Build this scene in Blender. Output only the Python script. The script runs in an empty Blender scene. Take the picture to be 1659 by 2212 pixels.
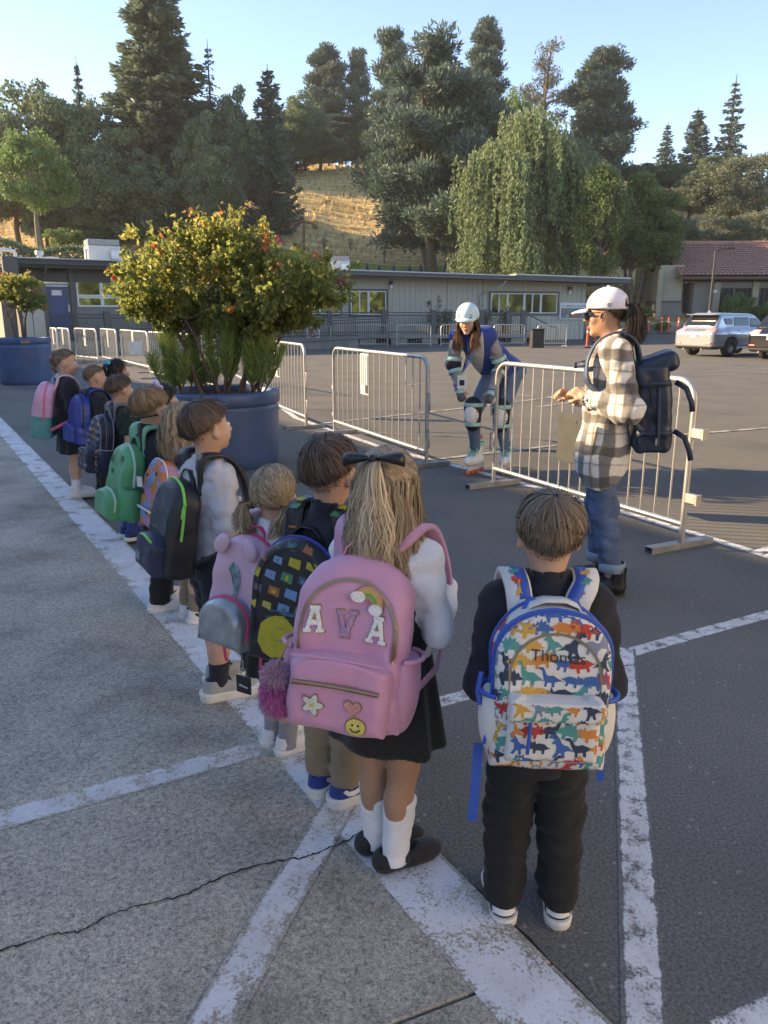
import bpy,bmesh,math,random
import numpy as np
from mathutils import Vector,Matrix,Euler
from mathutils.bvhtree import BVHTree
sc=bpy.context.scene
COL=sc.collection
R=math.radians
# ---------------------------------------------------------------- camera, sky, sun, exposure
F_PX,CAM_H,PITCH=1662.0,1.55,R(14.3)          # focal length in px of a 1659 x 2212 picture, eye height, tilt
cam=bpy.data.cameras.new('camera');cam_o=bpy.data.objects.new('camera',cam);COL.objects.link(cam_o)
cam.sensor_fit='VERTICAL';cam.sensor_height=24;cam.lens=24*F_PX/2212
cam.clip_end=3000;cam.clip_start=0.02
cam_o.location=(0,0,CAM_H);cam_o.rotation_euler=(R(90)-PITCH,0,0)
sc.camera=cam_o
SUN_EL=R(22);SUN_DIR=Vector((-0.98*math.cos(SUN_EL),0.199*math.cos(SUN_EL),math.sin(SUN_EL)))
world=bpy.data.worlds.new('World');sc.world=world;world.use_nodes=True
wn=world.node_tree.nodes;wl=world.node_tree.links;wn.clear()
sky=wn.new('ShaderNodeTexSky');sky.sky_type='NISHITA';sky.sun_disc=False
sky.sun_elevation=SUN_EL;sky.sun_rotation=math.atan2(SUN_DIR.x,SUN_DIR.y)
sky.air_density=1.0;sky.dust_density=0.05;sky.ozone_density=4.0;sky.altitude=2600
bg=wn.new('ShaderNodeBackground');bg.inputs[1].default_value=0.15
wo=wn.new('ShaderNodeOutputWorld');wl.new(sky.outputs[0],bg.inputs[0]);wl.new(bg.outputs[0],wo.inputs[0])
sun=bpy.data.lights.new('sun','SUN');sun.energy=4.2;sun.angle=R(0.55);sun.color=(1.0,0.86,0.66)
sun_o=bpy.data.objects.new('sun',sun);COL.objects.link(sun_o)
sun_o.rotation_euler=SUN_DIR.to_track_quat('Z','Y').to_euler()
sc.view_settings.view_transform='Standard';sc.view_settings.look='None'
sc.view_settings.gamma=1;sc.view_settings.use_curve_mapping=False
sc.view_settings.exposure=1.75
sc.view_settings.use_white_balance=True;sc.view_settings.white_balance_temperature=8900;sc.view_settings.white_balance_tint=15
sc.cycles.max_bounces=6;sc.cycles.diffuse_bounces=3;sc.cycles.glossy_bounces=3
sc.cycles.transparent_max_bounces=8;sc.cycles.use_denoising=True
sc.cycles.sample_clamp_indirect=6
# ---------------------------------------------------------------- where a pixel of the photograph lies in the place
def ray(x,y):
 u=(x-829.5)/F_PX;v=-(y-1106)/F_PX
 return Vector((u,math.cos(PITCH)+v*math.sin(PITCH),-math.sin(PITCH)+v*math.cos(PITCH)))
def gp(x,y,z=0.0):
 d=ray(x,y);t=(z-CAM_H)/d.z
 return Vector((d.x*t,d.y*t,z))
def hp(x,y,Y):
 d=ray(x,y);t=Y/d.y
 return Vector((d.x*t,Y,CAM_H+d.z*t))
# ---------------------------------------------------------------- naming
def tag(o,label=None,cat=None,group=None,kind=None):
 if label:o['label']=label
 if cat:o['category']=cat
 if group:o['group']=group
 if kind:o['kind']=kind
 return o
def empty(name,loc=(0,0,0),rz=0.0,label=None,cat=None,group=None,parent=None):
 o=bpy.data.objects.new(name,None);o.empty_display_size=0.1
 COL.objects.link(o);o.location=loc;o.rotation_euler=(0,0,rz);o.parent=parent
 return tag(o,label,cat,group)
def copy_tree(o,parent=None):
 c=o.copy();COL.objects.link(c);c.parent=parent
 for ch in list(o.children):copy_tree(ch,c)
 return c
# ---------------------------------------------------------------- mesh builder
def link_mesh(name,me,mats,parent=None,loc=None,rot=None,kind=None):
 for m in (mats if isinstance(mats,(list,tuple)) else [mats]):me.materials.append(m)
 o=bpy.data.objects.new(name,me);COL.objects.link(o);o.parent=parent
 if loc is not None:o.location=loc
 if rot is not None:o.rotation_euler=rot
 if kind:o['kind']=kind
 return o
def share(name,o,parent=None,loc=None,rot=None,scale=None):
 c=bpy.data.objects.new(name,o.data);COL.objects.link(c);c.parent=parent
 if loc is not None:c.location=loc
 if rot is not None:c.rotation_euler=rot
 if scale is not None:c.scale=scale
 return c
class MB:
 def __init__(s):s.v=[];s.f=[];s.m=[];s.sm=[]
 def add(s,v,f,mi=0,smooth=False):
  n=len(s.v);s.v += [tuple(p) for p in v]
  for q in f:s.f.append([i+n for i in q]);s.m.append(mi);s.sm.append(smooth)
  return s
 def box(s,c,size,rz=0.0,mi=0,rot=None,bev=0.0):
  M=(rot if rot is not None else Matrix.Rotation(rz,3,'Z'));c=Vector(c)
  hx,hy,hz=size[0]/2,size[1]/2,size[2]/2
  if bev <= 0:
   P=[Vector((x,y,z)) for z in (-hz,hz) for x,y in ((-hx,-hy),(hx,-hy),(hx,hy),(-hx,hy))]
   return s.add([c+M@p for p in P],[(3,2,1,0),(4,5,6,7),(0,1,5,4),(1,2,6,5),(2,3,7,6),(3,0,4,7)],mi)
  b=min(bev,hx*.9,hy*.9,hz*.9);P=[]
  for z,k in ((-hz,b),(-hz+b,0),(hz-b,0),(hz,b)):
   x,y=hx-k,hy-k
   P += [Vector((px,py,z)) for px,py in ((-x+(b-k),-y),(x-(b-k),-y),(x,-y+(b-k)),(x,y-(b-k)),(x-(b-k),y),(-x+(b-k),y),(-x,y-(b-k)),(-x,-y+(b-k)))]
  F=[tuple(range(7,-1,-1)),tuple(range(24,32))]
  for r in range(3):
   for i in range(8):F.append((r*8+i,r*8+(i+1) % 8,r*8+8+(i+1) % 8,r*8+8+i))
  return s.add([c+M@p for p in P],F,mi)
 def tube(s,path,r,n=8,mi=0,closed=False,cap=True,smooth=True):
  P=[Vector(p) for p in path];rs=r if isinstance(r,(list,tuple)) else [r]*len(P)
  T=[]
  for i in range(len(P)):
   a=P[i-1] if (i>0 or closed) else P[i];b=P[(i+1) % len(P)] if (i<len(P)-1 or closed) else P[i]
   T.append((b-a).normalized())
  up=Vector((0,0,1)) if abs(T[0].z)<.9 else Vector((1,0,0))
  N=(up-T[0]*up.dot(T[0])).normalized();V=[]
  for p,t,rr in zip(P,T,rs):
   N=(N-t*N.dot(t)).normalized();B=t.cross(N)
   for k in range(n):
    a=2*math.pi*k/n;V.append(p+(N*math.cos(a)+B*math.sin(a))*rr)
  F=[];L=len(P)
  for i in range(L if closed else L-1):
   j=(i+1) % L
   for k in range(n):F.append((i*n+k,i*n+(k+1) % n,j*n+(k+1) % n,j*n+k))
  s.add(V,F,mi,smooth)
  if cap and not closed:
   s.add(V[:n],[tuple(range(n-1,-1,-1))],mi);s.add(V[-n:],[tuple(range(n))],mi)
  return s
 def ribbon(s,path,nors,w,th,mi=0,smooth=False):
  # strap of rectangular section swept along path; nors = outward normals
  P=[Vector(p) for p in path];V=[];n=len(P)
  ws=w if isinstance(w,(list,tuple)) else [w]*n
  for i in range(n):
   t=(P[min(i+1,n-1)]-P[max(i-1,0)]).normalized();N=Vector(nors[i]);N=(N-t*N.dot(t)).normalized();B=t.cross(N)
   h=ws[i]/2
   V += [P[i]-B*h,P[i]+B*h,P[i]+B*h+N*th,P[i]-B*h+N*th]
  F=[(0,1,2,3),tuple(4*n-4+k for k in (3,2,1,0))]
  for i in range(n-1):
   a=4*i
   for k in range(4):F.append((a+k,a+4+k,a+4+(k+1) % 4,a+(k+1) % 4))
  return s.add(V,F,mi,smooth)
 def lathe(s,prof,n=32,c=(0,0,0),mi=0,smooth=True,caps=True):
  c=Vector(c);V=[];F=[]
  for r,z in prof:
   for k in range(n):
    a=2*math.pi*k/n;V.append(c+Vector((r*math.cos(a),r*math.sin(a),z)))
  for i in range(len(prof)-1):
   for k in range(n):F.append((i*n+k,i*n+(k+1) % n,(i+1)*n+(k+1) % n,(i+1)*n+k))
  s.add(V,F,mi,smooth)
  if caps:
   s.add(V[:n],[tuple(range(n-1,-1,-1))],mi);s.add(V[-n:],[tuple(range(n))],mi)
  return s
 def prism(s,poly,h,M=None,mi=0):
  # polygon in local xy extruded along local z by h, placed by M
  M=M or Matrix();n=len(poly)
  V=[M@Vector((x,y,0)) for x,y in poly]+[M@Vector((x,y,h)) for x,y in poly]
  F=[tuple(range(n-1,-1,-1)),tuple(range(n,2*n))]+[(i,(i+1) % n,n+(i+1) % n,n+i) for i in range(n)]
  return s.add(V,F,mi)
 def quad(s,a,b,c,d,mi=0):return s.add([a,b,c,d],[(0,1,2,3)],mi)
 def build(s,name,mats,parent=None,loc=None,rot=None,kind=None):
  me=bpy.data.meshes.new(name);me.from_pydata(s.v,[],s.f)
  me.polygons.foreach_set('material_index',s.m);me.polygons.foreach_set('use_smooth',s.sm);me.update()
  return link_mesh(name,me,mats,parent,loc,rot,kind)
def np_mesh(name,V,Fq,mats,parent=None,tint=None,smooth=True,mi=None,loc=None,rot=None,kind=None):
 V=np.asarray(V,np.float32);Fq=np.asarray(Fq,np.int32);k=Fq.shape[1]
 me=bpy.data.meshes.new(name);me.vertices.add(len(V));me.vertices.foreach_set('co',V.ravel())
 me.loops.add(Fq.size);me.loops.foreach_set('vertex_index',Fq.ravel())
 me.polygons.add(len(Fq));me.polygons.foreach_set('loop_start',np.arange(0,Fq.size,k,dtype=np.int32))
 me.polygons.foreach_set('use_smooth',np.full(len(Fq),smooth))
 if mi is not None:me.polygons.foreach_set('material_index',np.asarray(mi,np.int32))
 me.update(calc_edges=True)
 if tint is not None:
  at=me.attributes.new('tint','FLOAT','POINT');at.data.foreach_set('value',np.asarray(tint,np.float32))
 return link_mesh(name,me,mats,parent,loc,rot,kind)
# ---------------------------------------------------------------- materials
def nodes(name):
 m=bpy.data.materials.new(name);m.use_nodes=True;n=m.node_tree.nodes
 return m,n,m.node_tree.links,n['Principled BSDF'],n['Material Output']
def ramp(n,stops):
 r=n.new('ShaderNodeValToRGB');e=r.color_ramp.elements
 while len(e)<len(stops):e.new(0.5)
 for el,(p,c) in zip(e,stops):el.position=p;el.color=(*c,1) if len(c)==3 else c
 return r
def noise(n,l,scale,detail=4,rough=.6,coord=None,vec=None,dist=0.0):
 t=n.new('ShaderNodeTexNoise');t.inputs['Scale'].default_value=scale;t.inputs['Detail'].default_value=detail
 t.inputs['Roughness'].default_value=rough;t.inputs['Distortion'].default_value=dist
 if vec is not None:l.new(vec,t.inputs['Vector'])
 return t
def mixc(n,l,fac,a,b,mode='MIX'):
 x=n.new('ShaderNodeMix');x.data_type='RGBA';x.blend_type=mode;x.clamp_factor=True
 for sock,val in ((x.inputs[0],fac),(x.inputs[6],a),(x.inputs[7],b)):
  if hasattr(val,'links'):l.new(val,sock)
  elif isinstance(val,(int,float)):sock.default_value=val
  else:sock.default_value=(*val,1)
 return x.outputs[2]
def mat(name,col,rough=.6,metal=0.0,var=.12,vscale=6.0,bump=0.0,bscale=200.0,spec=.5,coord='Object',sheen=0.0,coat=0.0,tint=None,fine=0.0):
 """plain stuff: base colour with a soft mottled variation and a fine relief"""
 m,n,l,b,o=nodes(name);tc=n.new('ShaderNodeTexCoord').outputs[coord]
 b.inputs['Roughness'].default_value=rough;b.inputs['Metallic'].default_value=metal
 b.inputs['Specular IOR Level'].default_value=spec
 if sheen:b.inputs['Sheen Weight'].default_value=sheen;b.inputs['Sheen Roughness'].default_value=.5
 if coat:b.inputs['Coat Weight'].default_value=coat;b.inputs['Coat Roughness'].default_value=.05
 nz=noise(n,l,vscale,5,.6,vec=tc)
 lo=[max(0,c*(1-var)) for c in col];hi=[min(1,c*(1+var)) for c in col]
 r=ramp(n,[(.3,lo),(.7,hi)]);l.new(nz.outputs[0],r.inputs[0]);c=r.outputs[0]
 if fine:
  n2=noise(n,l,bscale,2,.6,vec=tc)
  r2=ramp(n,[(.3,(1-fine,)*3),(.7,(1+fine*.6,)*3)]);l.new(n2.outputs[0],r2.inputs[0])
  c=mixc(n,l,1.0,c,r2.outputs[0],'MULTIPLY')
 if tint:
  at=n.new('ShaderNodeAttribute');at.attribute_name='tint'
  rt=ramp(n,tint);l.new(at.outputs['Fac'],rt.inputs[0]);c=mixc(n,l,1.0,c,rt.outputs[0],'MULTIPLY')
 l.new(c,b.inputs['Base Color'])
 if bump:
  bn=noise(n,l,bscale,3,.6,vec=tc);bp=n.new('ShaderNodeBump');bp.inputs['Strength'].default_value=bump
  bp.inputs['Distance'].default_value=.002;l.new(bn.outputs[0],bp.inputs['Height']);l.new(bp.outputs[0],b.inputs['Normal'])
 return m
def leaf_mat(name,stops,trans=.35,rough=.55):
 """foliage: colour picked per leaf by the tint attribute, light passes through"""
 m,n,l,b,o=nodes(name)
 at=n.new('ShaderNodeAttribute');at.attribute_name='tint'
 r=ramp(n,stops);l.new(at.outputs['Fac'],r.inputs[0])
 l.new(r.outputs[0],b.inputs['Base Color']);b.inputs['Roughness'].default_value=rough;b.inputs['Specular IOR Level'].default_value=.35
 t=n.new('ShaderNodeBsdfTranslucent');l.new(r.outputs[0],t.inputs[0])
 x=n.new('ShaderNodeMixShader');x.inputs[0].default_value=trans
 l.new(b.outputs[0],x.inputs[1]);l.new(t.outputs[0],x.inputs[2]);l.new(x.outputs[0],o.inputs[0])
 return m
MT={}
def M_(name,*a,**k):
 if name not in MT:MT[name]=mat(name,*a,**k)
 return MT[name]
rng=np.random.default_rng(7);rnd=random.Random(11)
# ================================================================ GROUND
def concrete_col(n,l,tc):
 a=noise(n,l,190,4,.72,vec=tc);a2=noise(n,l,64,5,.72,vec=tc);b=noise(n,l,1.6,5,.62,vec=tc);v=n.new('ShaderNodeTexVoronoi');v.inputs['Scale'].default_value=130;l.new(tc,v.inputs['Vector'])
 ra=ramp(n,[(.37,(.12,.113,.097)),(.45,(.30,.282,.245)),(.54,(.47,.444,.39)),(.67,(.64,.61,.54))]);ad=n.new('ShaderNodeMix');ad.inputs[0].default_value=.42;l.new(a.outputs[0],ad.inputs[2]);l.new(a2.outputs[0],ad.inputs[3]);l.new(ad.outputs[0],ra.inputs[0])
 rv=ramp(n,[(0,(.5,.5,.5)),(.25,(.9,.9,.88)),(1,(1.25,1.22,1.18))])
 sv=n.new('ShaderNodeSeparateColor');l.new(v.outputs['Color'],sv.inputs[0]);l.new(sv.outputs[0],rv.inputs[0])
 c=mixc(n,l,.55,ra.outputs[0],mixc(n,l,1,ra.outputs[0],rv.outputs[0],'MULTIPLY'))
 rb=ramp(n,[(.3,(.58,.57,.55)),(.5,(.95,.95,.94)),(.7,(1.2,1.19,1.16))]);l.new(b.outputs[0],rb.inputs[0])
 return mixc(n,l,1,c,rb.outputs[0],'MULTIPLY'),a.outputs[0]
def asphalt_col(n,l,tc):
 a=noise(n,l,105,5,.75,vec=tc);b=noise(n,l,.9,5,.6,vec=tc);v=n.new('ShaderNodeTexVoronoi');v.inputs['Scale'].default_value=46;l.new(tc,v.inputs['Vector'])
 ra=ramp(n,[(.34,(.066,.066,.064)),(.48,(.138,.136,.129)),(.58,(.186,.183,.174)),(.70,(.28,.275,.26))]);l.new(a.outputs[0],ra.inputs[0])
 # a few pale stones in the binder
 sv=n.new('ShaderNodeSeparateColor');l.new(v.outputs['Color'],sv.inputs[0])
 g=n.new('ShaderNodeMath');g.operation='GREATER_THAN';g.inputs[1].default_value=.965;l.new(sv.outputs[0],g.inputs[0])
 g2=n.new('ShaderNodeMath');g2.operation='LESS_THAN';g2.inputs[1].default_value=.30;l.new(v.outputs['Distance'],g2.inputs[0])
 g3=n.new('ShaderNodeMath');g3.operation='MULTIPLY';l.new(g.outputs[0],g3.inputs[0]);l.new(g2.outputs[0],g3.inputs[1])
 c=mixc(n,l,g3.outputs[0],ra.outputs[0],(.27,.26,.25))
 rb=ramp(n,[(.3,(.78,.79,.80)),(.5,(1,1,1)),(.72,(1.18,1.16,1.12))]);l.new(b.outputs[0],rb.inputs[0])
 c=mixc(n,l,1,c,rb.outputs[0],'MULTIPLY')
 # the lot beyond the barriers is coloured darker, toning down its sunlight
 sx=n.new('ShaderNodeSeparateXYZ');l.new(tc,sx.inputs[0])
 d=n.new('ShaderNodeMath');d.operation='MULTIPLY_ADD';d.inputs[1].default_value=.52;l.new(sx.outputs[1],d.inputs[0])
 e=n.new('ShaderNodeMath');e.operation='MULTIPLY';e.inputs[1].default_value=.855;l.new(sx.outputs[0],e.inputs[0]);l.new(e.outputs[0],d.inputs[2])
 r2=ramp(n,[(.0,(1,1,1)),(.30,(1.0,1.0,.99)),(.55,(.76,.74,.70)),(1,(.82,.80,.75))])
 m=n.new('ShaderNodeMath');m.operation='DIVIDE';m.inputs[1].default_value=10;l.new(d.outputs[0],m.inputs[0]);l.new(m.outputs[0],r2.inputs[0])
 return mixc(n,l,1,c,r2.outputs[0],'MULTIPLY'),a.outputs[0]
def ground_mat(name,fn,bump,rough=.85):
 m,n,l,b,o=nodes(name);tc=n.new('ShaderNodeTexCoord').outputs['Object']
 c,h=fn(n,l,tc);l.new(c,b.inputs['Base Color']);b.inputs['Roughness'].default_value=rough;b.inputs['Specular IOR Level'].default_value=.3
 bp=n.new('ShaderNodeBump');bp.inputs['Strength'].default_value=bump;bp.inputs['Distance'].default_value=.006
 l.new(h,bp.inputs['Height']);l.new(bp.outputs[0],b.inputs['Normal'])
 return m
def paint_mat(name,under,lo,hi,scale,edge=.22,col=(.66,.67,.69)):
 """worn white paint: flakes off along noise and at the edges, the ground shows where it is gone"""
 m,n,l,b,o=nodes(name);t=n.new('ShaderNodeTexCoord');tc=t.outputs['Object']
 c,h=under(n,l,tc)
 a=noise(n,l,scale,6,.62,vec=tc,dist=.3);f=noise(n,l,110,4,.7,vec=tc)
 su=n.new('ShaderNodeSeparateXYZ');l.new(t.outputs['UV'],su.inputs[0])
 def mth(op,x,y):
  k=n.new('ShaderNodeMath');k.operation=op
  for i,q in enumerate((x,y)):
   if hasattr(q,'links'):l.new(q,k.inputs[i])
   else:k.inputs[i].default_value=q
  return k.outputs[0]
 ed=mth('ABSOLUTE',mth('SUBTRACT',su.outputs[1],.5),0)             # 0 middle .. .5 edge
 er=ramp(n,[(.36,(0,0,0)),(.5,(1,1,1))]);l.new(ed,er.inputs[0])
 s=mth('SUBTRACT',mth('ADD',mth('MULTIPLY',a.outputs[0],.7),mth('MULTIPLY',f.outputs[0],.42)),mth('MULTIPLY',er.outputs[0],edge))
 rr=ramp(n,[(lo,(0,0,0)),(hi,(1,1,1))]);l.new(s,rr.inputs[0])
 d=noise(n,l,9,5,.6,vec=tc);rd=ramp(n,[(.3,tuple(k*.8 for k in col)),(.7,col)]);l.new(d.outputs[0],rd.inputs[0])
 f2=ramp(n,[(.30,(.55,.55,.55)),(.45,(1,1,1))]);l.new(f.outputs[0],f2.inputs[0])
 pc=mixc(n,l,1,rd.outputs[0],f2.outputs[0],'MULTIPLY')
 l.new(mixc(n,l,rr.outputs[0],c,pc),b.inputs['Base Color']);b.inputs['Roughness'].default_value=.75
 bp=n.new('ShaderNodeBump');bp.inputs['Strength'].default_value=.35;bp.inputs['Distance'].default_value=.003
 l.new(mth('ADD',h,rr.outputs[0]),bp.inputs['Height']);l.new(bp.outputs[0],b.inputs['Normal'])
 return m
CONC=ground_mat('exposed_concrete',concrete_col,.55);ASPH=ground_mat('asphalt',asphalt_col,.5)
PAINT_C=paint_mat('worn_paint_on_concrete',concrete_col,.49,.55,11,.22)
PAINT_K=paint_mat('flaking_kerb_paint',concrete_col,.495,.515,6,.05,(.72,.73,.76))
PAINT_A=paint_mat('worn_paint_on_asphalt',asphalt_col,.46,.56,16,.34,(.70,.70,.70))
PAINT_F=paint_mat('old_faint_paint',asphalt_col,.48,.62,5,.2,(.5,.48,.44))
DARKJ=M_('joint_dirt',(.02,.019,.017),.95,var=.3,vscale=40)
KD=Vector((-.5215,.8533,0));KN=Vector((-.8533,-.5215,0))      # along the kerb (away from the camera), and into the walkway
K0=gp(1310,2212);K0=Vector((K0.x,K0.y,0))
def kp(s,n,z=0):return Vector((K0.x+KD.x*s+KN.x*n,K0.y+KD.y*s+KN.y*n,z))
def terrain_z(x,y):
 def ss(a,b,t):t=min(1,max(0,(t-a)/(b-a)));return t*t*(3-2*t)
 left=ss(2,-22,x)
 yb=y+4*left+6*math.sin(x*.05+1)*ss(60,90,y)
 z=.45*ss(40,55,y)
 z += (2.7+1.6*left)*ss(54.5,64,yb)+2.2*ss(60,76,yb)
 z += 13.5*ss(74,118,yb)+6.5*ss(104,150,yb)*(.55+.45*ss(-10,20,-x))+8*ss(140,330,y)
 z += .35*math.sin(x*.21+y*.13)*ss(62,80,y)+.8*math.sin(x*.07-y*.045)*ss(70,100,y)
 z -= 4.5*ss(34,80,x)*ss(70,110,y)
 return z
def ground():
 # asphalt lot: fine near, rising slightly at its far side
 b=MB();xs=[-45,-30,-20,-12,-8,-4,0,4,8,12,20,30,45,70];ys=[-14,-6,0,6,12,20,30,40,43,46,49,52,55,57]
 V=[(x,y,terrain_z(x,y) if y<54.5 else .45) for y in ys for x in xs];w=len(xs)
 b.add(V,[(j*w+i,j*w+i+1,(j+1)*w+i+1,(j+1)*w+i) for j in range(len(ys)-1) for i in range(w-1)])
 tag(b.build('asphalt',ASPH),kind='structure')
 # land: dry golden grass hillside behind the school, running on to the horizon
 xs=np.concatenate([np.linspace(-700,-110,12),np.linspace(-100,100,101),np.linspace(110,700,12)])
 ys=np.concatenate([[-500,-100,-20,20,45],np.linspace(50,150,86),np.linspace(156,300,12),[400,600,1100]])
 V=np.array([(x,y,(terrain_z(x,y) if y >= 57 or abs(x)>72 else min(terrain_z(x,y)-.35,-.25 if y<55 else 9)) if y>40 else -.35) for y in ys for x in xs]);w=len(xs)
 i,j=np.meshgrid(np.arange(w-1),np.arange(len(ys)-1));a=(j*w+i).ravel()
 F=np.stack([a,a+1,a+1+w,a+w],1)
 m,n,l,bs,o=nodes('dry_grass_slope');tc=n.new('ShaderNodeTexCoord').outputs['Object']
 n1=noise(n,l,.10,6,.62,vec=tc);n2=noise(n,l,2.2,5,.7,vec=tc)
 mp=n.new('ShaderNodeMapping');mp.inputs['Scale'].default_value=(.16,.9,.9);l.new(tc,mp.inputs[0]);n3=noise(n,l,1.1,5,.7,vec=mp.outputs[0])
 r1=ramp(n,[(.3,(.40,.27,.13)),(.45,(.60,.43,.21)),(.6,(.70,.53,.28)),(.75,(.50,.36,.18))]);l.new(n1.outputs[0],r1.inputs[0])
 r2=ramp(n,[(.3,(.6,.58,.52)),(.7,(1.2,1.18,1.12))]);l.new(n2.outputs[0],r2.inputs[0])
 r3=ramp(n,[(.35,(.62,.58,.5)),(.6,(1.15,1.15,1.12))]);l.new(n3.outputs[0],r3.inputs[0])
 c=mixc(n,l,1,mixc(n,l,1,r1.outputs[0],r2.outputs[0],'MULTIPLY'),r3.outputs[0],'MULTIPLY')
 l.new(c,bs.inputs['Base Color']);bs.inputs['Roughness'].default_value=.95;bs.inputs['Specular IOR Level'].default_value=.1
 bp=n.new('ShaderNodeBump');bp.inputs['Strength'].default_value=.9;bp.inputs['Distance'].default_value=.35;l.new(n3.outputs[0],bp.inputs['Height']);l.new(bp.outputs[0],bs.inputs['Normal'])
 tag(np_mesh('hillside',V,F,m),kind='structure')
 # mown green lawn terrace under the parasols
 b=MB();g=M_('lawn',(.12,.20,.03),.9,var=.3,vscale=.8)
 xs=np.linspace(-12,13,26);V=[]
 for y in (66,69,72,75.5,78):
  for x in xs:V.append((x,y,terrain_z(x,y)+.10))
 b.add(V,[(j*26+i,j*26+i+1,j*26+27+i,j*26+26+i) for j in range(4) for i in range(25)])
 tag(b.build('lawn',g),kind='structure')
 # tufts of dry grass: what nobody could count
 P=[];
 for _ in range(17000):
  y=rnd.uniform(58,118);x=rnd.uniform(-40,42)*(y/75)
  z=terrain_z(x,y);hh=rnd.uniform(.15,.45);a=rnd.uniform(0,6.28);wd=rnd.uniform(.04,.18)
  if 65<y<79 and -13<x<14:continue
  dx,dy=math.cos(a)*wd,math.sin(a)*wd;lx,ly=rnd.uniform(-.2,.2),rnd.uniform(-.2,.2)
  P.append([(x-dx,y-dy,z-.05),(x+dx,y+dy,z-.05),(x+dx*.8+lx,y+dy*.8+ly,z+hh),(x-dx*.7+lx,y-dy*.7+ly,z+hh*.8)])
 P=np.array(P).reshape(-1,3);t=np.repeat(rng.random(len(P) // 4),4)
 gm=leaf_mat('dry_grass_blades',[(0,(.32,.22,.11)),(.5,(.54,.40,.20)),(1,(.68,.54,.30))],.3,.9)
 tag(np_mesh('dry_grass',P,np.arange(len(P)).reshape(-1,4),gm,tint=t,smooth=False),kind='stuff')
def walkway():
 # concrete walkway of big slabs: joints measured in the photograph
 root=tag(empty('walkway',(0,0,0)),kind='structure')
 top=.020
 js=[]   # joints as (point at kerb side, direction)
 a,b_=gp(300,1238),gp(0,1275);jd=(b_-a).normalized()
 base=(a-K0).dot(KD)
 def jpt(s,n):   # joint through kerb coordinate s, at walkway depth n
  p=kp(s,0);t=n/jd.dot(KN);q=p+jd*t;return Vector((q.x,q.y,0))
 s0=(a-K0).dot(KD)-(a-K0).dot(KN)/jd.dot(KN)*jd.dot(KD)
 seams=[s0+3.55*k for k in range(-3,8)]
 gap=.008;kw=.0
 for i in range(len(seams)-1):
  for n0,n1 in ((0.0,3.2),(3.2,7.5)):
   b=MB();e=gap/2;p=[jpt(seams[i]+e,n0+(e if n0 else 0)),jpt(seams[i]+e,n1-e),jpt(seams[i+1]-e,n1-e),jpt(seams[i+1]-e,n0+(e if n0 else 0))]
   c=.006;cen=sum(p,Vector())/4
   q=[v+(cen-v).normalized()*c for v in p];dz=rnd.uniform(-.0002,.0002)
   V=[Vector((v.x,v.y,-.1)) for v in p]+[Vector((v.x,v.y,top-.004+dz)) for v in p]+[Vector((v.x,v.y,top+dz)) for v in q]
   b.add(V,[(0,1,5,4),(1,2,6,5),(2,3,7,6),(3,0,4,7),(4,5,9,8),(5,6,10,9),(6,7,11,10),(7,4,8,11),(8,9,10,11)][::1])
   o=b.build('concrete_slab',CONC,root)
 b=MB();b.quad(kp(-12,.01,.008),kp(30,.01,.008),kp(30,7.6,.008),kp(-12,7.6,.008));b.build('joint_filler',DARKJ,root)
 # dark tar seam where asphalt meets the walkway: a ragged shallow strip
 b=MB();L=260;V=[]
 for i in range(L+1):
  s=-1.5+22*i/L;w=.004+.012*abs(math.sin(i*1.7)*math.sin(i*.37))+rnd.uniform(0,.006)
  V += [kp(s,.004,.0055),kp(s,-w,.0045)]
 b.add(V,[(2*i,2*i+1,2*i+3,2*i+2) for i in range(L)])
 tag(b.build('tar_seam',M_('tar',(.012,.012,.012),.9,var=.4,vscale=60,bump=.6)),kind='structure')
 # wandering crack across the nearest slab: narrow sunken wedge of dark dirt with lips
 pts=[(-60,2072),(0,2055),(90,2022),(150,2012),(175,2012),(230,1978),(300,1955),(400,1933),(450,1905),(520,1880),(600,1858),(660,1852),(700,1838),(750,1815),(790,1790)]
 P=[gp(x,y,top+.0034) for x,y in pts];b=MB();V=[]
 fine=[]
 for i in range(len(P)-1):
  for k in range(7):fine.append(P[i].lerp(P[i+1],k/7)+Vector((rnd.uniform(-.004,.004),rnd.uniform(-.005,.005),0)))
 for i,p in enumerate(fine):
  t=(fine[min(i+1,len(fine)-1)]-fine[max(0,i-1)]).normalized();N=Vector((-t.y,t.x,0));w=rnd.uniform(.0012,.0040)
  V += [p+N*w,p-N*w]
 b.add(V,[(2*i+1,2*i+3,2*i+2,2*i) for i in range(len(fine)-1)])
 tag(b.build('crack',DARKJ),kind='structure')
 return top
def stripe(name,pts,w,z,m,off=0.0,segs=24):
 """painted line along pts (world), with v across it for the worn edge"""
 P=[]
 for i in range(len(pts)-1):
  for k in range(segs):P.append(pts[i].lerp(pts[i+1],k/segs))
 P.append(pts[-1]);V=[];F=[];U=[]
 for i,p in enumerate(P):
  t=(P[min(i+1,len(P)-1)]-P[max(0,i-1)]).normalized();N=Vector((-t.y,t.x,0))
  V += [(*(p+N*(off+w/2)).xy,z+p.z),(*(p+N*(off-w/2)).xy,z+p.z)];U += [1,0]
 F=[(2*i+1,2*i+3,2*i+2,2*i) for i in range(len(P)-1)]
 me=bpy.data.meshes.new(name);me.from_pydata(V,[],F);uv=me.uv_layers.new(name='UVMap')
 for lp in me.loops:uv.data[lp.index].uv=(lp.vertex_index // 2*.1,U[lp.vertex_index])
 me.update();o=link_mesh(name,me,m);return tag(o,kind='structure')
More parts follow.
